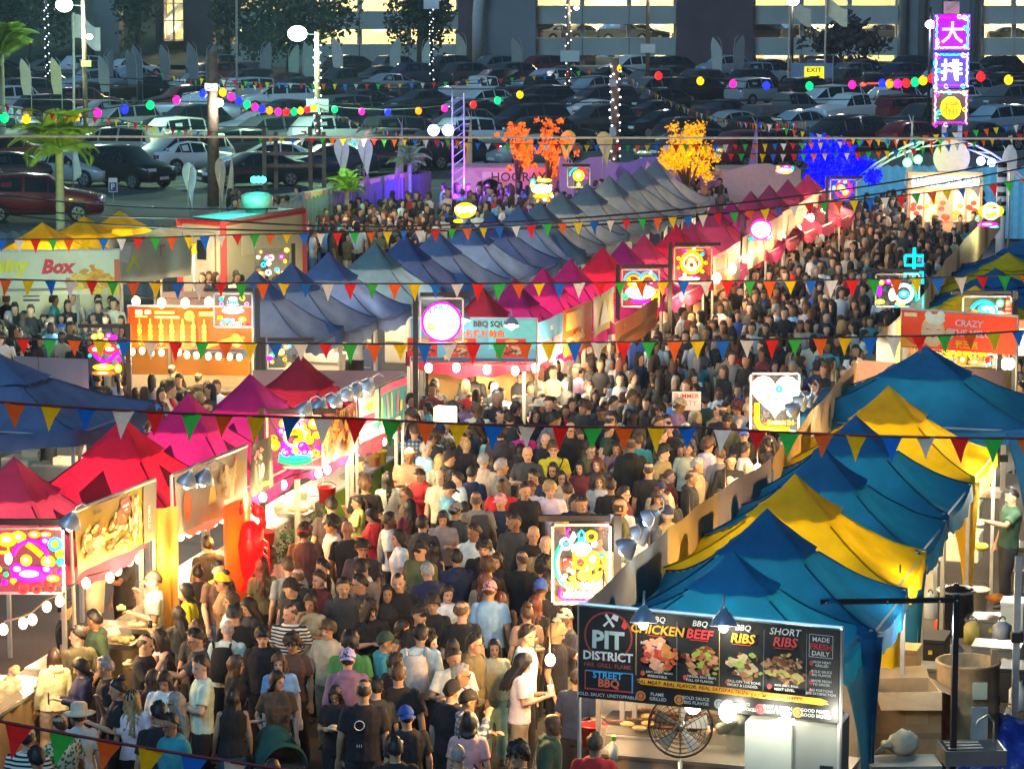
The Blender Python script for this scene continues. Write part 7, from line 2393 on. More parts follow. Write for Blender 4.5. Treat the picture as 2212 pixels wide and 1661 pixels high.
for k in range(5):
	mb = MB()
	a = 2 * math.pi * k / 5 + .2
	mb.add([V((r * math.cos(a + q_), .04 * math.sin(q_ * 4), 1.52 + r * math.sin(a + q_))) for r, q_ in ((.05, -.4), (.3, -.25), (.31, .25), (.06, .4))], [(0, 1, 2, 3)])
	obj('blade', mb, mat('fan_blade', (.34, .36, .36), .5), t)
mb = MB()
mb.ell((0, 0, 1.52), (.06, .1, .06))
mb.tube([(0, 0, 1.17), (0, 0, .05)], .025, n=8)
mb.lathe([(.25, 0), (.24, .04), (.03, .06)])
obj('stand', mb, M_steel, t, True)
pbox('refrigerator', 'tall white refrigerator with scribbled front in the barbecue stall', 'refrigerator', 1672, 1542, 1.75, (.5, .6, 1.7), (.42, .46, .40), parts=(('handle', (.2, -.31, 1.0), (.03, .03, .4), M_steel, None), ('door_gap', (0, -.302, 1.15), (.48, .006, .012), M_black, None)))
pbox('steel_cabinet', 'grey steel cabinet with dark window right of the white refrigerator', 'cabinet', 1766, 1545, 1.75, (.58, .6, 1.7), (.22, .24, .22), parts=(('window', (.16, -.31, 1.0), (.14, .02, .5), M_carglass, None), ('handle', (-.02, -.32, .9), (.03, .03, .3), M_steel, None)))
g = W(1400, 1600, 1.02)
t = thing('griddle', 'long steel griddle with smoking skewers and foil in the barbecue stall', 'griddle', (g.x, g.y + .5, .0), -ROW)
mb = MB()
mb.box((0, .3, .98), (1.3, 1.4, .1))
obj('body', mb, M_steel, t)
mb = MB()
mb.box((0, .3, 1.034), (1.15, 1.25, .008))
obj('hot_plate', mb, M_black, t)
for k in range(16):
	mb = MB()
	x, y = rnd.uniform(-.5, .5), rnd.uniform(-.2, .8)
	mb.tube([(x, y, 1.06), (x + .28, y + .05, 1.06)], .006, n=4)
	for j in range(4):
		mb.ell((x + .05 + .05 * j, y + .01 * j, 1.065), (.03, .022, .02), 7, 4)
	obj('skewer', mb, mat('grilled_meat', (.22, .09, .04), .6, var=.4, scale=20), t)
for k in range(5):
	mb = MB()
	mb.ell((rnd.uniform(-.5, .5), rnd.uniform(-.2, .8), 1.07), (.09, .07, .03), 8, 5)
	obj('food_pile', mb, mat('fried_food', (.5, .36, .12), .6, var=.4, scale=20), t)


def bucket(label, x, y, h, r, col, cat='bucket', hgt=None):
	p = W(x, y, h)
	hh = hgt or r * 1.7
	t = thing('bucket', label, cat, (p.x, p.y, h - hh))
	mb = MB()
	mb.lathe([(r * .8, 0), (r, hh), (r * 1.08, hh), (r * 1.08, hh * .93), (r * .92, hh * .93), (r * .72, .02)], n=16)
	obj('body', mb, M_plastic, t, True, color=col)
	mb = MB()
	mb.tube([(r * math.cos(a), .03, hh + r * .5 * math.sin(a)) for a in [math.pi * j / 10 for j in range(11)]], .006, n=4)
	obj('handle', mb, M_black, t)
	return t


bucket('red square bucket on the counter corner of the barbecue stall', 1282, 1562, 1.25, .15, (.6, .02, .02))
bucket('red bucket on the white counter below the fruit neon sign', 706, 1050, 1.22, .15, (.65, .02, .02))
bucket('red bucket with white label on the counter beside the red lobster', 572, 1145, 1.2, .15, (.65, .03, .02))
bucket('white bucket standing by the steel burners at the frame edge', 2196, 1225, .5, .2, (.7, .68, .6))
bucket('pale bucket on the ground left of the tall black pot', 2108, 1270, .45, .2, (.66, .62, .5))
bucket('yellow bucket under the cyan drinks banner', 820, 972, 1.25, .13, (.72, .55, .03))
bucket('orange bucket beside the yellow bucket on the green counter', 805, 984, 1.18, .12, (.72, .22, .02))
bucket('green cup tub on the white counter', 655, 1062, 1.12, .07, (.3, .7, .3))
bucket('green rimmed tub nearer on the white counter', 602, 1092, 1.12, .08, (.5, .7, .4))
t = thing('spray_bottle', 'white spray bottle with green and yellow trigger on the front counter', 'bottle', W(1325, 1640, 1.0))
mb = MB()
mb.lathe([(.05, 0), (.05, .16), (.018, .2), (.018, .23)], n=12)
obj('body', mb, M_plastic, t, True, color=(.7, .74, .66))
mb = MB()
mb.box((0, -.02, .26), (.05, .1, .05))
obj('trigger', mb, M_plastic, t, color=(.2, .6, .1))
# black T post at the right
t = thing('sign_post', 'black steel post with long crossbar right of the barbecue stall', 'post', (*W(2066, 1285, 2.55).xy, 0), R(4))
mb = MB()
mb.box((0, 0, 1.28), (.065, .065, 2.56))
obj('post', mb, M_black, t)
mb = MB()
mb.box((-.76, 0, 2.50), (1.6, .05, .055))
obj('crossbar', mb, M_black, t)
mb = MB()
for x in (-1.5, -.8, -.2, 0):
	mb.ell((x, -.05, 2.5), (.012, .012, .012), 6, 4)
obj('bolts', mb, M_alu, t)
# behind the right row: boxes, barrel, sink, tarp, stoves
p = W(1950, 1478, 1.25)
t = thing('cardboard_box', 'big open brown cardboard box behind the barbecue tent', 'box', (p.x, p.y, .35), R(4))
mb = MB()
for c, s in (((0, -.35, .45), (.78, .02, .9)), ((0, .35, .45), (.78, .02, .9)), ((-.38, 0, .45), (.02, .68, .9)), ((.38, 0, .45), (.02, .68, .9)), ((0, 0, .02), (.76, .68, .02))):
	mb.box(c, s)
obj('body', mb, M_card, t)
for pts in (((-.39, -.36, .9), (.39, -.36, .9), (.36, -.52, .72), (-.36, -.54, .74)), ((-.39, .36, .9), (.39, .36, .9), (.4, .62, .98), (-.38, .6, .96)), ((.39, -.35, .9), (.39, .35, .9), (.6, .33, .8), (.58, -.33, .82))):
	mb = MB()
	mb.add([V(q_) for q_ in pts], [(0, 1, 2, 3)])
	obj('flap', mb, M_card, t)
mb = MB()
mb.box((.1, -.364, .62), (.26, .004, .2))
obj('tape_label', mb, M_print, t, color=(.42, .33, .17))
mb = MB()
mb.box((0, -.364, .38), (.78, .004, .07))
obj('tape', mb, M_print, t, color=(.26, .18, .09))
t = thing('folding_table', 'low dark folding table carrying a tied cloth bag in front of the big box', 'table', (*W(1950, 1640, .78).xy, 0), R(3))
mb = MB()
mb.box((0, 0, .76), (.8, .5, .03))
obj('top', mb, mat('table_top_grey', (.2, .22, .2), .6), t)
for sx in (-.35, .35):
	mb = MB()
	mb.tube([(sx, -.2, 0), (sx, 0, .74), (sx, .2, 0)], .015, n=5)
	obj('leg', mb, M_black, t)
t = thing('cloth_bag', 'tied off white cloth bag on the low folding table', 'bag', W(1943, 1628, .78))
mb = MB()
mb.ell((.04, 0, .13), (.18, .13, .15), 14, 9)
mb.ell((-.14, -.03, .12), (.10, .08, .05), 10, 6)
mb.tube([(-.2, -.05, .08), (-.3, -.08, .03)], [.05, .02], n=7)
for i in range(len(mb.v)):
	v = V(mb.v[i])
	mb.v[i] = tuple(v * (1 + .14 * noise.noise(v * 14)))
obj('cloth', mb, mat('calico', (.55, .48, .33), .95, bump=.01), t, True)
p = W(2092, 1425, 1.45)
t = thing('oven_barrel', 'rusty round barrel oven with a small door at the frame edge', 'oven', (p.x, p.y, .35), R(4))
mb = MB()
mb.lathe([(.36, 0), (.385, .03), (.37, .06), (.37, .5), (.385, .53), (.37, .56), (.37, 1.05), (.39, 1.08), (.39, 1.1), (.35, 1.1), (.34, .8)], n=26)
obj('body', mb, mat('rusty_steel', (.30, .19, .09), .75, .3, var=.6, scale=4, bump=.005), t, True)
mb = MB()
mb.lathe([(.34, .85), (.01, .86)], n=20)
obj('embers', mb, M_black, t)
mb = MB()
mb.box((.06, -.375, .42), (.2, .03, .42))
obj('door', mb, mat('pale_steel_door', (.34, .4, .4), .5, .4), t)
mb = MB()
mb.box((.06, -.375, .82), (.17, .03, .2))
obj('plate', mb, M_print, t, color=(.42, .46, .32))
p = W(2100, 1575, .95)
t = thing('steel_sink', 'stainless steel wash sink with tap below the rusty barrel oven', 'sink', (p.x, p.y, 0), R(3), scale=.8)
mb = MB()
for c, s in (((0, -.3, .85), (.86, .03, .22)), ((0, .3, .85), (.86, .03, .22)), ((-.43, 0, .85), (.03, .6, .22)), ((.43, 0, .85), (.03, .6, .22)), ((0, 0, .75), (.86, .6, .02))):
	mb.box(c, s)
for x in (-.40, .40):
	for y in (-.27, .27):
		mb.tube([(x, y, 0), (x, y, .75)], .02, n=5)
obj('basin', mb, M_steel, t)
mb = MB()
mb.tube([(.36, .2, .95), (.36, .2, 1.25), (.25, .1, 1.38), (.08, 0, 1.32), (.06, 0, 1.25)], .018, n=6)
obj('tap', mb, M_alu, t, True)
for k in range(3):
	mb = MB()
	mb.box((-.12, -.16 + .16 * k, .965), (.5, .07, .01))
	obj('drain_bar', mb, M_alu, t)
t = thing('tarpaulin', 'crumpled dark blue plastic tarpaulin behind the steel sink', 'tarp', (*W(2150, 1620, .3).xy, 0))
mb = MB()
mb.grid(lambda u, v: V(((u - .5) * 1.7, (v - .5) * 1.1, max(0, .75 * math.sin(math.pi * min(1, u * 1.05)) ** .6 * math.sin(math.pi * min(1, v * 1.0 + .0)) ** .6 + .10 * noise.noise(V((u * 9, v * 9, 1))) + .05 * noise.noise(V((u * 22, v * 22, 4)))))), 40, 26)
obj('sheet', mb, mat('blue_tarp', (.01, .03, .22), .3, var=.25, scale=6, bump=.02), t, True)
p = W(2066, 1268, 1.2)
t = thing('stock_pot', 'tall black stock pot with lid on a burner behind the yellow curtain', 'pot', (p.x, p.y, .55))
mb = MB()
mb.lathe([(.24, 0), (.25, .02), (.25, .6), (.265, .61), (.2, .66), (.04, .68), (.04, .71)], n=22)
obj('body', mb, mat('black_enamel', (.02, .02, .022), .25), t, True)
mb = MB()
mb.lathe([(.268, .60), (.268, .63), (.255, .63)], n=22)
obj('rim', mb, M_steel, t, True)
STV = [(2130, 1335, .85, (.5, .45, .25), M_steel, 'steel burner box with knob below the orange rag'), (2155, 1395, .95, (.6, .45, .3), M_steel, 'flat steel tray stand left of the wooden post'), (2190, 1300, 1.1, (.3, .4, .8), M_plastic, 'pale plastic bin against the right frame edge'),
	   (2075, 1150, .95, (.62, .5, .42), M_plastic, 'white plastic cooler with lid on the table by the bending cook'), (2010, 1110, .5, (.6, .45, .4), M_plastic, 'white tub on the ground left of the bending cook'), (1985, 1225, .6, (.5, .4, .45), M_plastic, 'off white crate between the yellow and blue curtains'),
	   (2000, 1375, .95, (.55, .6, .3), M_black, 'black oily tray heaped with foil above the cardboard box'), (1990, 1440, .9, (.5, .4, .3), M_steel, 'steel tray with dark lid just behind the cardboard box'), (1945, 1400, 1.3, (.45, .4, .5), M_card, 'brown carton under the yellow curtain'), (2185, 1440, .9, (.45, .5, .4), M_black, 'dark equipment rack by the wooden post'),
	   (2120, 1060, .9, (.7, .5, .06), M_white, 'white table top behind the farther yellow curtain'), (2085, 1085, 1.15, (.5, .35, .3), M_plastic, 'yellowish carton on the white table top'), (2205, 1180, .8, (.5, .5, .7), M_steel, 'steel fryer in front of the bending cook')]
for x, y, h, s, m, lab in STV:
	pbox(lab.split(' ')[-1] if False else {'burner': 'burner_box', 'tray': 'steel_tray', 'bin': 'plastic_bin', 'cooler': 'cooler', 'tub': 'plastic_tub', 'crate': 'plastic_crate', 'carton': 'carton', 'rack': 'equipment_rack', 'table': 'table_top', 'fryer': 'fryer'}[next(w_ for w_ in ('burner', 'cooler', 'tub', 'crate', 'fryer', 'carton', 'rack', 'bin', 'tray', 'table') if w_ in lab)],
		 lab, 'kitchenware', x, y, h, (s[0], s[1], max(s[2], .04)), (.62, .6, .48), m, parts=(('lid', (0, 0, max(s[2], .04) + .02), (s[0] * 1.04, s[1] * 1.04, .04), m, (.7, .68, .56)), ('knob', (s[0] * .2, -s[1] / 2 - .02, s[2] * .6), (.05, .04, .05), mat('knob_yellow', (.7, .5, .03)), None)))
for x, y, h, lab in ((2148, 1400, 1.6, 'bare wooden post leaning among the stoves at the frame edge'), (2200, 1200, 2.6, 'pale steel pole with black clamp at the right frame edge'), (2170, 870, 2.4, 'green tent pole at the right end of the big blue green tent')):
	p = W(x, y, h)
	t = thing('upright_post', lab, 'post', (p.x, p.y, 0))
	mb = MB()
	mb.box((0, 0, h / 2), (.08, .06, h))
	obj('post', mb, M_wood if 'wooden' in lab else M_alu, t)
	mb = MB()
	mb.box((0, -.02, h * .62), (.14, .12, .12))
	obj('clamp', mb, M_black, t)
t = thing('striped_pole', 'short black and white striped pole at the far right of the aisle', 'post', gY(2166, 88))
mb = MB()
mb.tube([(0, 0, 0), (0, 0, 3.6)], .14, n=10)
obj('post', mb, M_white, t, True)
for k in range(6):
	mb = MB()
	mb.tube([(0, 0, 2.1 + .28 * k), (0, 0, 2.22 + .28 * k)], .146, n=10)
	obj('black_band', mb, M_black, t)

# ---- inflatables
p = W(540, 1190, 1.55)
t = thing('inflatable_lobster', 'glowing red inflatable lobster hanging over the orange lit counter', 'inflatable', (p.x, p.y, 0), R(-15))
M_lob = mat('lobster_red', (.75, .01, .01), .3, emit=.55)
mb = MB()
mb.tube([(0, 0, 1.98), (.02, 0, 1.85), (.02, 0, 1.65), (0, 0, 1.45), (-.04, 0, 1.28), (-.06, 0, 1.12)], [.06, .17, .2, .15, .10, .03], n=14)
obj('body', mb, M_lob, t, True)
for s in (-1, 1):
	mb = MB()
	mb.tube([(s * .12, 0, 1.85), (s * .22, -.05, 1.98), (s * .2, -.08, 2.08)], [.05, .05, .05], n=8)
	mb.ell((s * .16, -.09, 2.14), (.10, .06, .09), 10, 7)
	mb.tube([(s * .14, -.09, 2.2), (s * .08, -.09, 2.27)], [.05, .012], n=7)
	obj('claw', mb, M_lob, t, True)
	mb = MB()
	for k in range(4):
		mb.tube([(s * .15, 0, 1.75 - .1 * k), (s * .28, -.06, 1.70 - .1 * k), (s * .31, -.06, 1.58 - .1 * k)], [.022, .018, .008], n=5)
	obj('legs', mb, M_lob, t, True)
mb = MB()
mb.tube([(-.06, 0, 1.16), (-.08, 0, 1.0)], [.05, .13], n=10, flat=.4)
obj('tail_fan', mb, M_lob, t, True)
lamp('lobster_light', t, (.1, -.6, 1.6), 20, (1, .1, .05), .2)
p = W(205, 1290, 1.1)
t = thing('inflatable_tube', 'plain white inflatable tube standing before the olive menu banner', 'inflatable', (p.x, p.y, 0))
mb = MB()
mb.tube([(0, 0, .9), (0, 0, 1.1), (.02, 0, 1.4), (.03, 0, 1.65), (.02, 0, 1.78)], [.12, .13, .13, .12, .05], n=14)
obj('body', mb, mat('white_inflatable', (.7, .62, .45), .6), t, True)
# ---- greenery along the counters
for x, y, r, n, lab in ((45, 1560, .34, 420, 'round leafy green shrub at the front left counter'), (660, 1190, .42, 700, 'dark green hedge below the white counter'), (795, 1050, .32, 420, 'bright leafy shrub by the green fronted counter'), (700, 1150, .3, 360, 'dark leafy shrub beside the hanging paper sheets')):
	p = W(x, y, .6)
	t = thing('shrub', lab, 'plant', (p.x, p.y, 0))
	mb = MB()
	mb.tube([(0, 0, 0), (0, 0, .5)], .03, n=5)
	obj('stem', mb, M_bark, t)
	mb = MB()
	leaf_cloud(mb, (0, 0, .6), (r, r, .42), n, .055, int(x))
	obj('foliage', mb, M_leaf, t)
for x, y, lab in ((640, 1130, 'long white paper sheet hanging left off the white counter'), (672, 1120, 'long white paper sheet hanging right off the white counter')):
	p = W(x, y, .75)
	mb = MB()
	mb.grid(lambda u, v: V(((u - .5) * .2, .04 * math.sin(u * 5 + v * 3), .3 - v * .6)), 5, 8)
	tag(obj('paper_sheet', mb, M_white, None, True, loc=p, rotz=-.6), lab, 'paper')
# ---- food and goods on counters
FOODC = [(.6, .4, .15), (.66, .55, .32), (.5, .15, .05), (.62, .5, .1)]
q = random.Random(5)
for i in range(26):
	x = q.uniform(-20, 40)
	p = W(x, 1500 - x * .6 + q.uniform(-28, 12), 1.05)
	o = obj('bun', MB().ell((0, 0, 0), (.06, .06, .045), 9, 6), mat('bun_crust', (.62, .45, .2), .7, var=.3, scale=9), None, True, loc=p + V((0, 0, .04 * (i % 3))))
	tag(o, 'pale bun in the heap on the front left counter', 'bun', 'buns heaped on the front left counter')
for i, (x, y, lab) in enumerate(((240, 1395, 'steel tray of golden food behind the yellow counter edge'), (290, 1362, 'steel tray of pale noodles under the olive banner'), (440, 1262, 'steel tray of red food on the orange lit counter'), (500, 1222, 'steel tray of corn on the orange lit counter'), (625, 1112, 'steel tray of buns on the white counter'), (760, 1030, 'steel tray of fruit on the green fronted counter'), (1000, 860, 'steel tray of squid on the squid stall counter'), (1080, 860, 'second steel tray on the squid stall counter'), (340, 838, 'steel tray of skewers on the left of the skewer counter'), (430, 838, 'steel tray of skewers on the right of the skewer counter'))):
	p = W(x, y, 1.06)
	t = thing('food_tray', lab, 'tray', p, -ROW)
	mb = MB()
	mb.box((0, .25, -.02), (.46, .34, .07), taper=1.1)
	obj('tray', mb, M_steel, t)
	mb = MB()
	for k in range(14):
		mb.ell((q.uniform(-.16, .16), .25 + q.uniform(-.11, .11), .035), (.05, .04, .035), 6, 4)
	o = obj('food', mb, mat('tray_food_%d' % (i % 4), FOODC[i % 4], .6, var=.4, scale=16), t, True)
	o['kind'] = 'stuff'
# kitchen under the cut off blue tent and behind the middle rows
for i, (x, y, h, s, c, lab) in enumerate(((205, 1640 - 640, 1.1, (.5, .5, .5), None, 'steel stock pot table under the cut off blue tent'), (60, 985, .9, (.8, .5, .3), (.5, .4, .25), 'brown cartons under the cut off blue tent'), (130, 1000, 1.0, (.9, .5, .5), None, 'steel work table under the cut off blue tent'), (270, 1010, 1.0, (.6, .5, .4), None, 'steel burner table behind the crimson tent'),
										  (770, 745, 1.0, (1.0, .6, .9), (.06, .09, .2), 'navy draped table in front of the hat wearing cook'), (700, 760, 1.0, (.9, .5, .4), (.6, .55, .5), 'white side table with sauce bottles by the navy drape'), (860, 690, 1.2, (.5, .5, 1.0), (.64, .6, .5), 'pale refrigerator box behind the hat wearing cook'), (700, 715, 1.1, (.5, .4, .4), M_card and (.5, .36, .2), 'brown carton under the nearest blue tents'),
										  (1010, 640, 1.1, (.8, .5, .4), (.6, .58, .5), 'white table behind the first dark red tent'), (1190, 590, 1.2, (.6, .5, .9), (.64, .6, .5), 'cream cabinet behind the magenta tents'), (1260, 560, 1.0, (.5, .5, .9), (.62, .55, .4), 'cream shelf unit behind the coral tent'), (1330, 500, 1.1, (.9, .6, .8), (.6, .56, .46), 'white washing table behind the dusty rose tent'), (1230, 535, .9, (.6, .5, .6), (.6, .5, .2), 'yellow stack of trays behind the coral tent'))):
	pbox('kitchen_table' if 'table' in lab else 'kitchen_cabinet', lab, 'kitchen furniture', x, y, h, s, c, M_plastic if c else M_steel, parts=(('shelf', (0, -s[1] / 2 - .01, s[2] * .5), (s[0] * .9, .02, .03), M_steel, None), ('top_clutter', (.1, 0, s[2] + .06), (s[0] * .4, s[1] * .5, .12), M_plastic, (.6, .5, .3))))
p = W(1218, 545, 1.8)
t = thing('tarp_cover', 'black plastic sheet ballooning over stacked gear behind the red tents', 'tarp', (p.x, p.y, 0), R(-16))
mb = MB()
mb.grid(lambda u, v: V(((u - .5) * 2.0, (v - .5) * 1.0, 1.0 + .85 * math.sin(math.pi * u) ** .5 * math.sin(math.pi * v) ** .5 + .08 * noise.noise(V((u * 8, v * 8, 2))))), 24, 14)
obj('sheet', mb, mat('black_plastic', (.015, .016, .014), .3), t, True)

# ---- trailer with red trim
Bq, Cq, Aq = W(482, 479, 2.9), W(656, 452, 2.9), W(388, 472, 2.9)
for v in (Aq, Bq, Cq):
	v.z = 0
t = thing('food_trailer', 'cream food trailer with red edges and turquoise lit roof', 'trailer', Bq)
Dq = Aq + (Cq - Bq)
mb = MB()
pts = [V((0, 0, 0)), Cq - Bq, Dq - Bq, Aq - Bq]
mb.add([p_ + V((0, 0, .4)) for p_ in pts] + [p_ + V((0, 0, 2.9)) for p_ in pts], [(0, 1, 5, 4), (1, 2, 6, 5), (2, 3, 7, 6), (3, 0, 4, 7), (3, 2, 1, 0)])
obj('body', mb, mat('trailer_cream', (.58, .53, .36), .5, var=.1, scale=1), t)
mb = MB()
mb.add([p_ + V((0, 0, 2.905)) for p_ in pts], [(0, 1, 2, 3)])
obj('roof', mb, mat('trailer_roof', (.35, .5, .48), .5, var=.1, scale=1), t)  # turquoise light put into the roof colour
for k, p_ in enumerate(pts):
	mb = MB()
	mb.box((p_.x, p_.y, 1.65), (.16, .16, 2.56))
	obj('corner_trim', mb, mat('trim_red', (.5, .03, .03), .5), t)
for a, b in ((pts[0], pts[1]), (pts[3], pts[0])):
	mb = MB()
	mb.tube([a + V((0, -.03, 2.88)), b + V((0, -.03, 2.88))], .09, n=5)
	obj('edge_trim', mb, mat('trim_red'), t)
e = (pts[3] - pts[0])
mb = MB()
c = e * .45
mb.box((c.x, c.y - .06, 1.6), (.8, .04, 2.0), rz=math.atan2(-e.y, -e.x))
obj('door', mb, mat('trailer_door', (.46, .42, .32), .5), t)
mb = MB()
mb.box((c.x - .05, c.y - .1, 2.15), (.3, .03, .5), rz=math.atan2(-e.y, -e.x))
obj('door_window', mb, M_carglass, t)
c = (pts[1]) * .5
mb = MB()
mb.box((c.x, c.y - .08, 2.2), (2.3, .04, .5), rz=math.atan2(pts[1].y, pts[1].x))
obj('menu_panel', mb, M_print, t, color=(.66, .62, .42))
mb = MB()
mb.lathe([(.3, 2.9), (.3, 3.0), (.42, 3.02), (.42, 3.35), (.3, 3.42), (.1, 3.44)], (pts[3].x * .3 + 1.0, pts[2].y * .6, 0), n=16)
obj('roof_vent', mb, mat('vent_grey', (.5, .5, .42), .5, .3), t, True)
mb = MB()
for k in range(3):
	mb.ell((pts[3].x * .3 + .9 + .12 * k, pts[2].y * .6 + .3, 3.75), (.09, .07, .09), 8, 6)
obj('green_flood', mb, glow('turquoise', (.02, 1, .6), 8), t, True)
lamp('roof_flood', t, (pts[3].x * .3 + 1.0, 1.2, 3.9), 130, (.02, 1, .7), .15)
lamp('side_flood', t, (pts[1].x * .5, -1.3, 2.6), 90, (1, .85, .5), .2)
# POPULAR booth in front of the beach mural
a, b = W(1962, 372, 3.0), W(2124, 372, 3.0)
t = thing('food_booth', 'bright orange framed food booth before the beach mural', 'booth', (a.x, a.y, 0))
Lb = b.x - a.x
mb = MB()
mb.box((Lb / 2, .2, 1.5), (Lb, .3, 3.0))
obj('front_panel', mb, M_print, t, color=(.66, .36, .16))
mb = MB()
mb.box((Lb / 2, .03, 2.72), (Lb * .9, .04, .36))
obj('sign_panel', mb, mat('lit_sign_white', (.95, .9, .82), emit=.9), t)
vs, fs, w_ = text_mesh('10. POPULAR FOOD', .01)
mb = MB()
mb.add([V((Lb / 2 + v.x * .22, -.0, 2.62 + v.y * .22)) for v in vs], fs)
obj('lettering', mb, mat('teal_letter', (.02, .3, .35)), t)
for k in range(5):
	mb = MB()
	mb.box((Lb * (.12 + .19 * k), .03, 1.95), (Lb * .16, .04, .95))
	obj('menu_picture', mb, mat('lit_menu_%d' % (k % 3), ((.85, .6, .45), (.8, .72, .4), (.8, .3, .2))[k % 3], emit=.6), t)
	mb = MB()
	for j in range(5):
		mb.ell((Lb * (.12 + .19 * k) + q.uniform(-.16, .16), .0, 1.75 + q.uniform(-.2, .35)), (.1, .01, .08), 8, 4)
	o = obj('food_picture', mb, mat('booth_food_%d' % (k % 2), ((.6, .1, .03), (.7, .45, .05))[k % 2]), t)
lamp('booth_light', t, (Lb / 2, -1.4, 2.6), 130, (1, .8, .6), .3)

# smaller kitchen gear behind the right hand row
for i, (x, y, h, kind, col, lab) in enumerate(((2205, 1330, .5, 'gas_cylinder', (.6, .6, .55), 'white gas cylinder under the stoves'), (2060, 1395, .5, 'gas_cylinder', (.2, .25, .3), 'slate gas cylinder beside the stock pot'), (2010, 1290, .5, 'water_jug', (.5, .6, .7), 'pale blue water jug by the yellow curtain'), (2150, 1290, 1.05, 'cloth_rag', (.8, .22, .02), 'bright orange rag heaped on the burner box'),
											   (1995, 1180, .4, 'water_jug', (.1, .3, .6), 'blue water jug on the ground behind the tents'), (2120, 1180, 1.1, 'cloth_rag', (.7, .55, .05), 'yellow cloth on the white cooler'), (2100, 1350, 1.0, 'oil_can', (.55, .4, .08), 'brass coloured oil can by the steel burner box'), (2165, 1350, 1.05, 'oil_can', (.3, .3, .3), 'grey oil can among the burners'),
											   (2200, 1480, .8, 'water_jug', (.62, .6, .5), 'cream jug left of the frame edge by the barrel oven'), (2035, 1340, .3, 'oil_can', (.5, .1, .05), 'red oil can on the ground by the stock pot'), (2180, 1540, .5, 'water_jug', (.3, .35, .3), 'dull green jug by the blue tarpaulin'), (2110, 1130, 1.3, 'cloth_rag', (.65, .62, .55), 'white towel folded on the cooler'))):
	p = W(x, y, h)
	t = thing(kind, lab + '', {'cloth_rag': 'cloth'}.get(kind, kind.split('_')[1]), p, i)
	mb = MB()
	if kind == 'gas_cylinder':
		mb.lathe([(.14, -.42), (.16, -.4), (.16, -.08), (.1, 0), (.03, .02), (.03, .07)], n=14)
	elif kind == 'water_jug':
		mb.lathe([(.11, -.3), (.12, -.28), (.12, -.06), (.05, .02), (.05, .07)], n=12)
	elif kind == 'oil_can':
		mb.loft([[(sx * .1, sy * .08, z_) for sx, sy in ((-1, -1), (1, -1), (1, 1), (-1, 1))] for z_ in (-.25, 0)] + [[(sx * .03, sy * .03, .06) for sx, sy in ((-1, -1), (1, -1), (1, 1), (-1, 1))]])
	else:
		mb.ell((0, 0, 0), (.13, .1, .06), 12, 8)
		mb.v = [tuple(V(v) * (1 + .25 * noise.noise(V(v) * 16))) for v in mb.v]
	obj('body', mb, M_plastic if kind != 'cloth_rag' else M_cloth, t, True, color=col)
	if kind != 'cloth_rag':
		mb = MB()
		mb.tube([(.06 * math.cos(a), 0, .07 + .05 * math.sin(a)) for a in [math.pi * j / 8 for j in range(9)]], .009, n=5)
		obj('handle', mb, M_black, t)
# ================================================================ the crowd
def section(ox, oy, k, text):
	for ln in text.strip().splitlines():
		f = ln.split()
		kw = dict(sex=f[3], pose=f[4], hair=f[5], hc=f[6].replace('_', ' '), top=f[7], tc=f[8].replace('_', ' '))
		for o in f[9:]:
			a, _, v = o.partition('=')
			v = v.replace('_', ' ')
			if a == 'b':
				kw['bc'] = v
			elif a == 's':
				kw['bottom'], kw['bc'] = 'shorts', v
			elif a in ('cap', 'capb'):
				kw['hat'], kw['hatc'], kw['flip_hat'] = 'cap', v, a == 'capb'
			elif a == 'hat':
				kw['hat'], kw['hatc'] = 'hat', v
			elif a == 'beret':
				kw['hat'], kw['hatc'] = 'beret', v
			elif a == 'g':
				kw['glasses'] = True
			elif a == 'bp':
				kw['bag'], kw['bagc'] = 'backpack', v
			elif a == 'sb':
				kw['bag'], kw['bagc'] = 'shoulder_bag', v
			elif a == 'skin':
				kw['skin'] = int(v)
			elif a == 'sc':
				kw['scale'] = float(v)
			elif a == 'pr':
				kw['print_'] = {'logo': [('o', 0, 1.22, .085, ''), ('t', 0, 1.2, .035, 'LOCAL')], 'line': [('o', .05, 1.28, .05, ''), ('t', .05, 1.05, .03, 'I I I')], 'james': [('t', 0, 1.3, .05, 'JAMES'), ('t', 0, 1.12, .12, '23')]}[v]
			else:
				kw[a] = v
		at_head(ox + float(f[0]) * k, oy + float(f[1]) * k, float(f[2]), **kw)


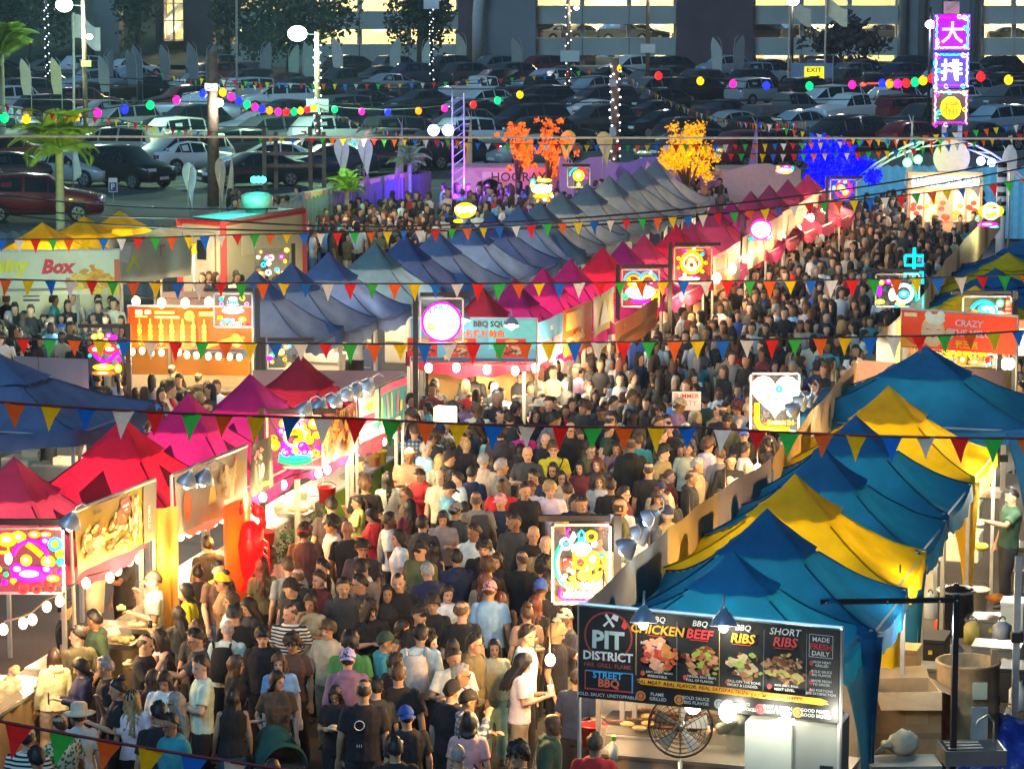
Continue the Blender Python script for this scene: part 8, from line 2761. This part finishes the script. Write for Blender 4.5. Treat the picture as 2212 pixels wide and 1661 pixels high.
section(0, 1244, .2508, '''
435 650 205 f stand long dark_brown long cream b=beige
620 480 215 m turn_a short black tee olive b=black
830 370 290 m turn_b short black long dark_green word=shirt skin=4
680 790 290 f phone bob black long navy word=jacket hold=phone skin=1
935 770 270 m stand short grey tee black g=1 skin=1
975 1010 275 f eat bun black tee black hold=drink skin=0
1180 1050 180 f stand wavy blond tee white cap=black s=black
1400 930 350 f phone long dark_brown long white word=shirt hold=food skin=0
1560 1090 290 f stand long grey tee grey g=1
1740 840 285 m cross short dark_brown tee white word=polo_shirt skin=2
1530 1260 320 m stand short black long teal word=sweater g=1 skin=3
1385 1230 200 m stand short black tee black skin=3
700 1180 190 f stand short brown tee light_grey hat=cream
590 1250 225 m stand buzz dark_brown tee leaf_print word=shirt skin=1
255 1410 170 m stand buzz black tee striped word=shirt skin=2
370 1570 200 m stand short black long black
1290 850 160 f stand long brown tee black
1745 590 275 m reach short black tee charcoal word=polo_shirt g=1 skin=1
1910 430 185 m stand buzz grey tee white bp=black skin=2
2010 730 100 f stand long brown tee black b=denim skin=2
1995 1010 190 f stand long black tank black b=denim skin=1
1560 300 215 f reach long black tee charcoal hold=phone
1650 150 265 f stand bob black tee yellow skin=1
1960 110 270 f stand bun black tee tan cap=yellow skin=3
1985 240 290 f stand bob brown tee light_blue
1310 50 280 m eat short brown tee light_grey cap=charcoal hold=food
2140 290 300 f phone long black tee black
1650 450 200 f stand wavy brown tee charcoal
''')
section(553, 1244, .2508, '''
60 460 5 m stand mop black long black word=jacket skin=2
250 730 0 f stand wavy brown tee light_blue skin=2
345 610 350 f stand curly dark_brown tee brown g=1 skin=3
445 250 340 f eat long dark_brown tee beige hold=food
310 150 300 m turn_b short black long black capb=black
925 350 60 f stand wavy black long black skin=2
1010 290 20 m phone mop dark_brown tee black hold=phone
905 90 285 m stand short black tee charcoal g=1 skin=1
1285 80 355 m stand buzz black tee black skin=1
1530 200 355 m stand mop dark_brown tee black skin=1
1205 450 70 f stand bob dark_brown tank maroon
1400 390 40 m stand short black tee black cap=black
790 740 180 m stand short dark_brown long mauve capb=lavender
785 600 185 m stand mop black tee green
1090 550 90 m stand buzz black long teal cap=dark_green bp=black skin=3
1150 730 120 m stand short dark_brown tee black
1375 570 180 m stand short black tee white bp=light_grey
1690 570 190 f stand bob black long black
1860 600 70 m stand short black long olive g=1 sb=black skin=1
2050 570 5 f stand long black long cream word=sweater b=mint skin=0
2030 150 170 m stand short brown tee light_blue capb=pink
1800 390 160 m stand buzz brown tee black
700 960 350 f phone long black tee black g=1 hold=food skin=1
910 1070 185 m stand buzz dark_brown tee black pr=line skin=1
1265 900 180 m stand short brown tee black
1050 930 190 m stand short black tee charcoal
1330 1190 195 m stand buzz dark_brown tee black capb=blue
1615 990 140 m stand short dark_brown tee black cap=black
1740 880 80 m stand short grey tee light_grey g=1
1830 1060 90 m eat short black long blue_plaid word=shirt cap=black g=1 skin=3
1835 1280 175 f stand bob black tee pink sb=black
1760 1540 200 m stand buzz grey tee grey
1205 1520 185 m stand short black tee black
140 1590 340 f stand long dark_brown long black
330 30 200 m stand buzz brown tee charcoal
1100 170 5 f stand long black tee black
1960 60 150 f stand long auburn tee tan
1640 160 20 f stand bob black tank white
560 70 310 f stand ponytail dark_brown tee maroon
760 120 10 m stand short black long charcoal
1480 620 60 f stand long black tee pink
2150 200 200 f stand long auburn tee brown
''')
section(1106, 1244, .2508, '''
250 130 175 m stand buzz brown tee black capb=blue pr=logo
445 340 300 m eat short brown tee charcoal cap=cream s=khaki hold=food
100 350 200 f stand bun brown tee tan
85 590 80 m stand short black tee white g=1 skin=0
40 790 95 f phone long black tee white hold=drink b=khaki
285 1240 85 m stand bald black long dark_green word=blazer skin=5
530 830 160 m stand short dark_brown tee navy word=polo_shirt
660 1430 178 m stand short brown tee red
60 1570 330 m stand curly black tee black g=1
160 250 170 f stand wavy auburn tee black
''')
section(553, 829.4, .25, '''
925 700 80 m stand short black tee black cap=black skin=1
930 900 195 m stand mop brown tee black
1170 850 190 f stand long black tee cream
1425 800 320 f phone short dark_brown long red hold=phone skin=1
1290 930 285 m stand short brown tee brown g=1
850 980 265 f eat ponytail black tee lime hold=food
990 1100 290 f phone bob black long red hold=food skin=1
655 1210 290 m stand curly black tee light_grey skin=3
1190 1170 95 m stand short black tee white bp=grey skin=5
1430 1220 170 m stand short black long charcoal word=shirt
1620 800 345 m stand ring brown tee cream word=shirt skin=2
1755 800 285 m stand short dark_brown tee white skin=2
1955 700 160 m stand short grey long cream word=shirt
1445 570 120 m stand short grey tee light_blue word=shirt
1590 640 185 f stand wavy blond tee cream
1785 560 180 f stand bun blond tee black
1690 680 110 m stand short black long black cap=black
1925 1060 185 m stand buzz brown tee grey bp=charcoal
2100 1020 340 m stand short grey tee navy cap=pink
2110 900 350 m stand buzz black tee red skin=5
1715 1110 150 m stand short black tee charcoal capb=grey
1620 1190 0 f phone long black tee grey skin=0
1400 280 355 f stand long black long white word=sweater sb=maroon
880 1400 10 m stand mop black tee charcoal g=1
1245 1380 280 f stand bob black tee white
1400 1490 330 m stand short black tee olive cap=black
1930 1450 350 m stand mop black tee black
2055 1520 340 f stand bob dark_brown tee black
1740 1500 190 m stand short black long navy
590 1540 300 m stand short black tee cream g=1
950 1560 290 m stand short black tee white g=1
310 1590 200 m stand short brown tee grey
160 1440 180 f stand long brown tee light_grey
70 1540 190 f stand wavy auburn tee olive
1860 760 160 m stand short black tee navy
2020 470 340 f stand long black long white word=sweater
2110 460 190 m stand mop black long charcoal
1820 1040 180 f stand bob black tee brown
1330 1060 200 f stand wavy black tee maroon
1480 1420 200 f stand wavy black tank navy
2150 770 100 m stand short grey tee grey
''')
section(0, 829.4, .25, '''
1820 1370 200 m stand short black long charcoal word=jacket
1730 1580 200 f stand bun black tee black
1350 240 180 m raise short brown tank orange cap=blue pr=james s=black
950 270 340 m phone short dark_brown tee black hold=phone
800 300 330 m stand ring black tee charcoal skin=4
1180 60 190 f stand long dark_brown tee light_grey
1510 100 90 m stand short dark_brown tee grey
1790 60 80 m stand short dark_brown tee charcoal cap=black
1520 -90 180 m stand buzz black long black
1700 -80 185 m stand buzz black long black word=jacket
870 -50 185 m stand short black tee black bp=black
1010 -20 190 f stand ponytail black tee light_grey
430 340 300 m reach short black tee black
''')
section(1106, 829.4, .25, '''
100 400 190 m stand short dark_brown tee hot_pink
280 490 350 m stand bald brown tee black skin=2
380 600 0 m stand mop brown tee yellow g=1 sb=black skin=2
690 570 0 m cross short brown tee olive word=shirt g=1 skin=2
760 700 345 f stand wavy auburn long charcoal skin=2
750 830 0 f stand wavy brown tee light_grey skin=2
1030 580 180 m stand buzz dark_brown long black
190 790 290 m eat short black tee navy skin=1
340 940 5 m stand mop blond tee white skin=2
330 740 350 f stand long black tee black g=1 skin=0
440 800 10 f stand long black tee cream g=1 skin=0
970 940 75 m stand short dark_brown long maroon word=shirt g=1 s=beige skin=2
1250 970 355 f phone wavy brown tee tan hold=phone
1315 850 20 m stand short black tee beige cap=navy
1390 750 80 f stand ponytail brown long maroon
1535 820 90 m stand buzz black long black word=jacket skin=4
1590 720 70 m stand short grey tee tan
1300 650 60 m stand mop black tee tan
1500 540 340 m stand short black tee cream skin=3
1290 430 90 m stand short brown tee camouflage word=shirt skin=2
1830 330 355 m stand short black tee olive cap=black skin=4
1685 520 120 m stand curly brown tee white
1790 620 200 m stand short brown tee grey cap=brown
550 440 20 f stand bun brown tee beige
75 560 185 f stand wavy black long black
875 870 180 m stand short dark_brown tee black
1075 470 190 m stand short brown tee teal
1010 140 80 m stand short brown tee grey
225 200 100 f stand short black tee camouflage hat=cream
1355 120 185 m stand short black tee light_blue
1650 110 180 m stand short black tee dark_green capb=black
1355 300 30 m stand short black tee navy
855 170 90 m stand short black tee charcoal
120 980 20 m stand short black long black
600 700 340 f stand long black tee maroon
1220 180 190 f stand long black tee brown
1560 1340 280 f stand long dark_brown tee navy
50 1220 350 m stand short black tee charcoal skin=4
''')
section(553, 415, .25, '''
840 1180 190 m phone short dark_brown tee light_grey hat=navy
2150 1540 330 m reach short grey tee olive beret=cream
1990 1480 200 m stand short black tee charcoal
''')
# cooks and others among the right hand kitchens
section(0, 0, 1, '''
2172 1085 285 m reach short black tee dark_green
1590 1500 230 m reach mop black tee grey
2205 840 260 m stand short black tee grey
2195 780 280 m stand short black tee charcoal
258 1195 300 m reach short black tee charcoal
150 1300 90 m reach short black tee black
1120 812 330 m reach short black tee charcoal
985 815 200 f stand bun black tee tan
''')
N_NAMED = len(PEOPLE)
BND = [(400, 1840, 2080), (430, 1770, 2110), (460, 1745, 2115), (500, 1690, 2090), (540, 1620, 2050), (580, 1570, 2010), (620, 1495, 1975), (660, 1450, 1935), (700, 1395, 1925), (740, 1300, 1885), (780, 1240, 1840), (820, 1000, 1790), (860, 890, 1750),
	   (900, 880, 1720), (950, 880, 1680), (1000, 850, 1640), (1050, 770, 1580), (1100, 700, 1500), (1150, 600, 1430), (1200, 540, 1345), (1250, 430, 1295), (1300, 340, 1262), (1350, 330, 1250), (1400, 320, 1240), (1450, 120, 1240), (1500, 80, 1236), (1560, 80, 1236), (1690, 60, 1236)]


def in_aisle(px, py):
	for (y0, a0, b0), (y1, a1, b1) in zip(BND[:-1], BND[1:]):
		if y0 <= py < y1:
			k = (py - y0) / (y1 - y0)
			return a0 + (a1 - a0) * k < px < b0 + (b1 - b0) * k
	return False


EXTRA = [(0, 262, 642, 735), (200, 470, 815, 925), (930, 1150, 805, 850), (490, 930, 418, 505), (950, 1300, 392, 450), (1440, 1560, 395, 420), (660, 960, 430, 470), (-10, 190, 690, 735), (1860, 2130, 385, 430), (430, 640, 575, 600), (1180, 1300, 735, 800), (1640, 1700, 440, 480)]
q = random.Random(77)
cand = []
tries = 0
while tries < 52000:
	tries += 1
	z = q.uniform(33.5, 106)
	x = q.uniform(-.175, .175) * z
	px, py = proj(V((x, z, 1.58)))
	if in_aisle(px, py) or any(a < px < b and c < py < d for a, b, c, d in EXTRA):
		p = V((x, z, 0))
		if free(p, q.uniform(.60, .86) if z < 50 else q.uniform(.40, .82)):
			OCC.append(p)
			cand.append(p)
cand.sort(key=lambda p: p.y)
HAIR_M = ['short'] * 6 + ['buzz'] * 3 + ['mop', 'mop', 'curly', 'ring', 'bald']
HAIR_F = ['long'] * 5 + ['wavy'] * 3 + ['bob', 'bob', 'ponytail', 'bun', 'curly']
HCW = ['black'] * 7 + ['dark brown'] * 5 + ['brown'] * 3 + ['blond', 'grey', 'auburn']
TCW = ['black'] * 24 + ['charcoal'] * 6 + ['navy'] * 3 + ['white'] * 5 + ['cream'] * 4 + ['grey'] * 3 + ['light grey'] * 2 + ['beige', 'beige', 'tan', 'olive', 'olive', 'brown', 'brown', 'maroon', 'dark green', 'light blue', 'red', 'teal', 'mauve', 'blue']
BCW = ['black'] * 5 + ['denim'] * 3 + ['khaki', 'charcoal', 'beige']
FACES = [0, 0, 0, 20, 340, 350, 10, 180, 190, 165, 90, 75, 270, 285, 50, 310]
POSEW = ['stand'] * 5 + ['turn_a', 'turn_b', 'turn_a', 'turn_b', 'phone', 'phone', 'eat', 'cross', 'reach']


def random_person(p):
	sex = q.choice('mmf')
	pose = q.choice(POSEW)
	k = dict(sex=sex, pose=pose, hair=q.choice(HAIR_M if sex == 'm' else HAIR_F), hc=q.choice(HCW), top=q.choice(('tee', 'tee', 'tee', 'long')) if sex == 'm' else q.choice(('tee', 'tee', 'long', 'tank')), tc=q.choice(TCW), bc=q.choice(BCW))
	if q.random() < .13:
		k['hat'], k['hatc'], k['flip_hat'] = 'cap', q.choice(('black', 'navy', 'white', 'black', 'blue', 'beige', 'red')), q.random() < .4
	if q.random() < .05:
		k['bag'], k['bagc'] = q.choice(('backpack', 'shoulder_bag')), q.choice(('black', 'black', 'charcoal', 'tan'))
	if pose in ('phone', 'eat') and q.random() < .6:
		k['hold'] = q.choice(('phone', 'drink', 'food'))
	if q.random() < .09 and k['top'] != 'tank':
		k['tc'] = q.choice(list(PATTERN))
	if q.random() < .12:
		k['glasses'] = True
	if k['top'] == 'long':
		k['word'] = q.choice(('hoodie', 'sweater', 'jacket'))
	fc = q.choice(FACES) + q.uniform(-20, 20)
	return person((p.x, p.y, 0), fc, **k)


rest = []
for p in cand:
	if len(PEOPLE) < 300:
		random_person(p)
	else:
		rest.append(p)

# the farther crowd, too small and dense to pick apart: one mass
def low_person(mb, cols, p, rz, s, tc, hc, sk, bc, long_hair, arm):
	c_, s_ = math.cos(rz) * s, math.sin(rz) * s
	tr = lambda x, y, z: (p.x + x * c_ - y * s_, p.y + x * s_ + y * c_, z * s)

	def lof(rings, col):
		n0 = len(mb.f)
		mb.loft([[tr(*v) for v in r] for r in rings])
		cols.extend([col] * (len(mb.f) - n0))
	ring = lambda x, y, z, a, b, n=8: [(x + a * math.cos(6.283 * j / n), y + b * math.sin(6.283 * j / n), z) for j in range(n)]
	lof([ring(0, 0, .84, .17, .12), ring(0, 0, 1.05, .17, .12), ring(0, 0, 1.25, .20, .13), ring(0, 0, 1.38, .19, .11), ring(0, .01, 1.44, .11, .08), ring(0, .01, 1.47, .06, .06)], tc)
	lof([ring(-.09, 0, .02, .06, .08, 6), ring(-.09, 0, .5, .07, .08, 6), ring(-.08, 0, .86, .09, .11, 6)], bc)
	lof([ring(.09, 0, .02, .06, .08, 6), ring(.09, 0, .5, .07, .08, 6), ring(.08, 0, .86, .09, .11, 6)], bc)
	lof([ring(0, 0, 1.42, .05, .05), ring(0, -.02, 1.50, .05, .06), ring(0, -.02, 1.55, .07, .085), ring(0, -.01, 1.63, .078, .09), ring(0, 0, 1.69, .07, .08), ring(0, 0, 1.72, .03, .04)], sk)
	zb = 1.30 if long_hair else 1.54
	lof([[(x * .9, max(y, .0) + (.02 if y < 0 else 0), zb) for x, y, z in ring(0, .01, zb, .09, .105)], [(x, max(y, -.03), z) for x, y, z in ring(0, .01, 1.60, .092, .108)], ring(0, .005, 1.67, .085, .10), ring(0, .01, 1.73, .05, .06)], hc)
	for sd in (-1, 1):
		el = (sd * .26, 0, 1.14) if not arm else (sd * .25, -.06, 1.15)
		wr = (sd * .26, -.06, .88) if not arm else (sd * .1, -.28, 1.2)
		lof([ring(sd * .18, 0, 1.41, .06, .06, 5), ring(*el, .05, .05, 5)], tc)
		lof([ring(*el, .045, .045, 5), ring(*wr, .03, .03, 5), ring(wr[0], wr[1] - .04, wr[2] - .09, .03, .02, 5)], sk)


mb, cols = MB(), []
for p in rest:
	low_person(mb, cols, p, R(q.choice(FACES) + q.uniform(-25, 25)), q.uniform(.84, 1.08), CN[q.choice(TCW)], HAIRC[q.choice(HCW)], q.choice(SKIN[:5]), CN[q.choice(BCW)], q.random() < .5, q.random() < .4)
M_mass, n_, l_, b_ = nodes_of('crowd_colours')
_at = n_.new('ShaderNodeAttribute')
_at.attribute_name = 'tint'
l_.new(_at.outputs['Color'], b_.inputs['Base Color'])
b_.inputs['Roughness'].default_value = .85
me = mb.mesh('crowd', M_mass)
ca = me.color_attributes.new('tint', 'FLOAT_COLOR', 'CORNER')
buf = []
for f, c in zip(mb.f, cols):
	buf += [c[0], c[1], c[2], 1.0] * len(f)
ca.data.foreach_set('color', buf)
o = obj('crowd', me)
o['kind'] = 'stuff'
print('PEOPLE named', N_NAMED, 'all', len(PEOPLE), 'mass', len(rest))

# stroller among the front of the crowd
p = W(600, 1600, .9)
t = thing('stroller', 'black baby stroller with a teal green canopy in the front of the crowd', 'stroller', (p.x, p.y, 0), R(20))
mb = MB()
mb.grid(lambda u, v: V((.27 * math.cos(math.pi * u), .30 - .62 * math.sin(math.pi * .5 * v) * 1.0, .62 + (.40 * math.sin(math.pi * u)) * (1 - .3 * v) + .05 * math.sin(v * 9))), 14, 8)
obj('canopy', mb, M_cloth, t, True, color=(.008, .07, .06))
mb = MB()
mb.loft([[(-.24, -.3, .4), (.24, -.3, .4), (.24, .3, .4), (-.24, .3, .4)], [(-.25, -.34, .66), (.25, -.34, .66), (.25, .3, .72), (-.25, .3, .72)]])
obj('seat', mb, M_cloth, t, color=CN['black'])
for sx in (-.24, .24):
	for sy in (-.32, .32):
		mb = MB()
		mb.tube([(sx - .02, sy, .12), (sx + .02, sy, .12)], .12, n=14)
		obj('wheel', mb, M_tyre, t)
mb = MB()
for sx in (-.25, .25):
	mb.tube([(sx, -.34, .14), (sx, .1, .6), (sx, .52, 1.02)], .014, n=5)
mb.tube([(-.25, .52, 1.02), (.25, .52, 1.02)], .018, n=6)
obj('frame', mb, M_alu, t)
# printed board carried over the heads
p = W(1483, 865, 1.75)
t = thing('held_sign', 'white SUMMER PARTY board held up in the crowd left of the heart neon', 'sign', p)
mb = MB()
mb.box((0, 0, 0), (.52, .02, .34))
obj('board', mb, M_white, t)
for s_, z, sz, c in (('SUMMER', .07, .085, (.6, .05, .04)), ('PARTY', -.06, .09, (.4, .45, .42))):
	vs, fs, w_ = text_mesh(s_, .02)
	mb = MB()
	mb.add([V((v.x * sz, -.013, z + v.y * sz - .02)) for v in vs], fs)
	obj('lettering', mb, M_print, t, color=c)
pbox('lit_menu_box', 'glowing square menu lantern behind the crowd left of the squid counter', 'lantern', 962, 877, 1.9, (.36, .2, .3), None, mat('lantern_warm', (1, .8, .45), emit=2.4))

# ================================================================ labels: every thing its own
PLACES = [(640, 900, 'the fruit neon sign'), (235, 1150, 'the olive menu banner'), (460, 1080, 'the white food banner'), (60, 1220, 'the pink neon sign'), (1255, 1220, 'the bottle neon sign'), (1400, 1420, 'the barbecue banner'), (1672, 868, 'the heart neon sign'), (1080, 735, 'the BBQ SQUID banner'),
		  (410, 710, 'the orange skewer banner'), (100, 590, 'the yellow box banner'), (1384, 622, 'the rainbow neon sign'), (1497, 573, 'the round orange neon'), (1643, 498, 'the pale round neon'), (1972, 580, 'the cyan skewer character'), (2030, 700, 'the red chef banner'), (825, 880, 'the cyan drinks banner'),
		  (545, 1190, 'the red lobster'), (720, 945, 'the dark red menu banner'), (600, 1560, 'the stroller'), (2140, 460, 'the yellow oval neon'), (1000, 455, 'the heart pair neon'), (1822, 410, 'the red round neon'), (45, 1560, 'the green shrub'), (795, 1050, 'the bright shrub'), (1483, 865, 'the SUMMER PARTY board')]
COUNT = {}
for t, loc, tc, g in PEOPLE:
	COUNT[(tc, g)] = COUNT.get((tc, g), 0) + 1
PP2 = [(t, proj(V((l.x, l.y, 1.5))), tc, g) for t, l, tc, g in PEOPLE]


def spot(px, py):
	best = min(PLACES, key=lambda m: (m[0] - px) ** 2 + (m[1] - py) ** 2)
	dx, dy = px - best[0], py - best[1]
	if abs(dx) > abs(dy):
		return ('right of ' if dx > 0 else 'left of ') + best[2]
	return ('below ' if dy > 0 else 'above ') + best[2]


def words(s):
	return len(s.split())


for t, (px, py), tc, g in PP2:
	t['label'] = t['label'].replace(' and black cap', ' in black cap') if False else t['label']
	s = t['label'] + ' ' + spot(px, py)
	if words(s) > 16:
		s = s.replace('facing the viewer', 'facing out').replace('back turned', 'from behind')
	if words(s) > 16:
		s = s.replace(' and ', ', ', 1)
	while words(s) > 16 and ', ' in s:
		i = s.index(', ')
		rest_ = s[i + 2:].split()
		s = s[:i] + ' ' + ' '.join(rest_[2:])
	t['label'] = s
groups = {}
for o in THINGS:
	groups.setdefault(o['label'], []).append(o)
ORDN = ['first', 'second', 'third', 'fourth', 'fifth', 'sixth', 'seventh', 'eighth']
for lab, os_ in list(groups.items()):
	if len(os_) < 2 or lab.startswith('pale bun'):
		continue
	os_.sort(key=lambda o: proj(o.matrix_world.translation if o.parent else o.location)[0])
	n = len(os_)
	if n > 8:
		continue
	for k, o in enumerate(os_):
		pre = 'leftmost' if k == 0 else 'rightmost' if k == n - 1 else ORDN[k] + ' from left'
		if n == 2:
			pre = ('left', 'right')[k]
		s = o['label']
		w_ = s.split()
		room = 16 - len(pre.split()) - 1
		if len(w_) > room:
			s = ' '.join(w_[:room])
		o['label'] = f"{s}, {pre} one" if len((s + ' ' + pre).split()) < 16 else f"{pre} {s}"
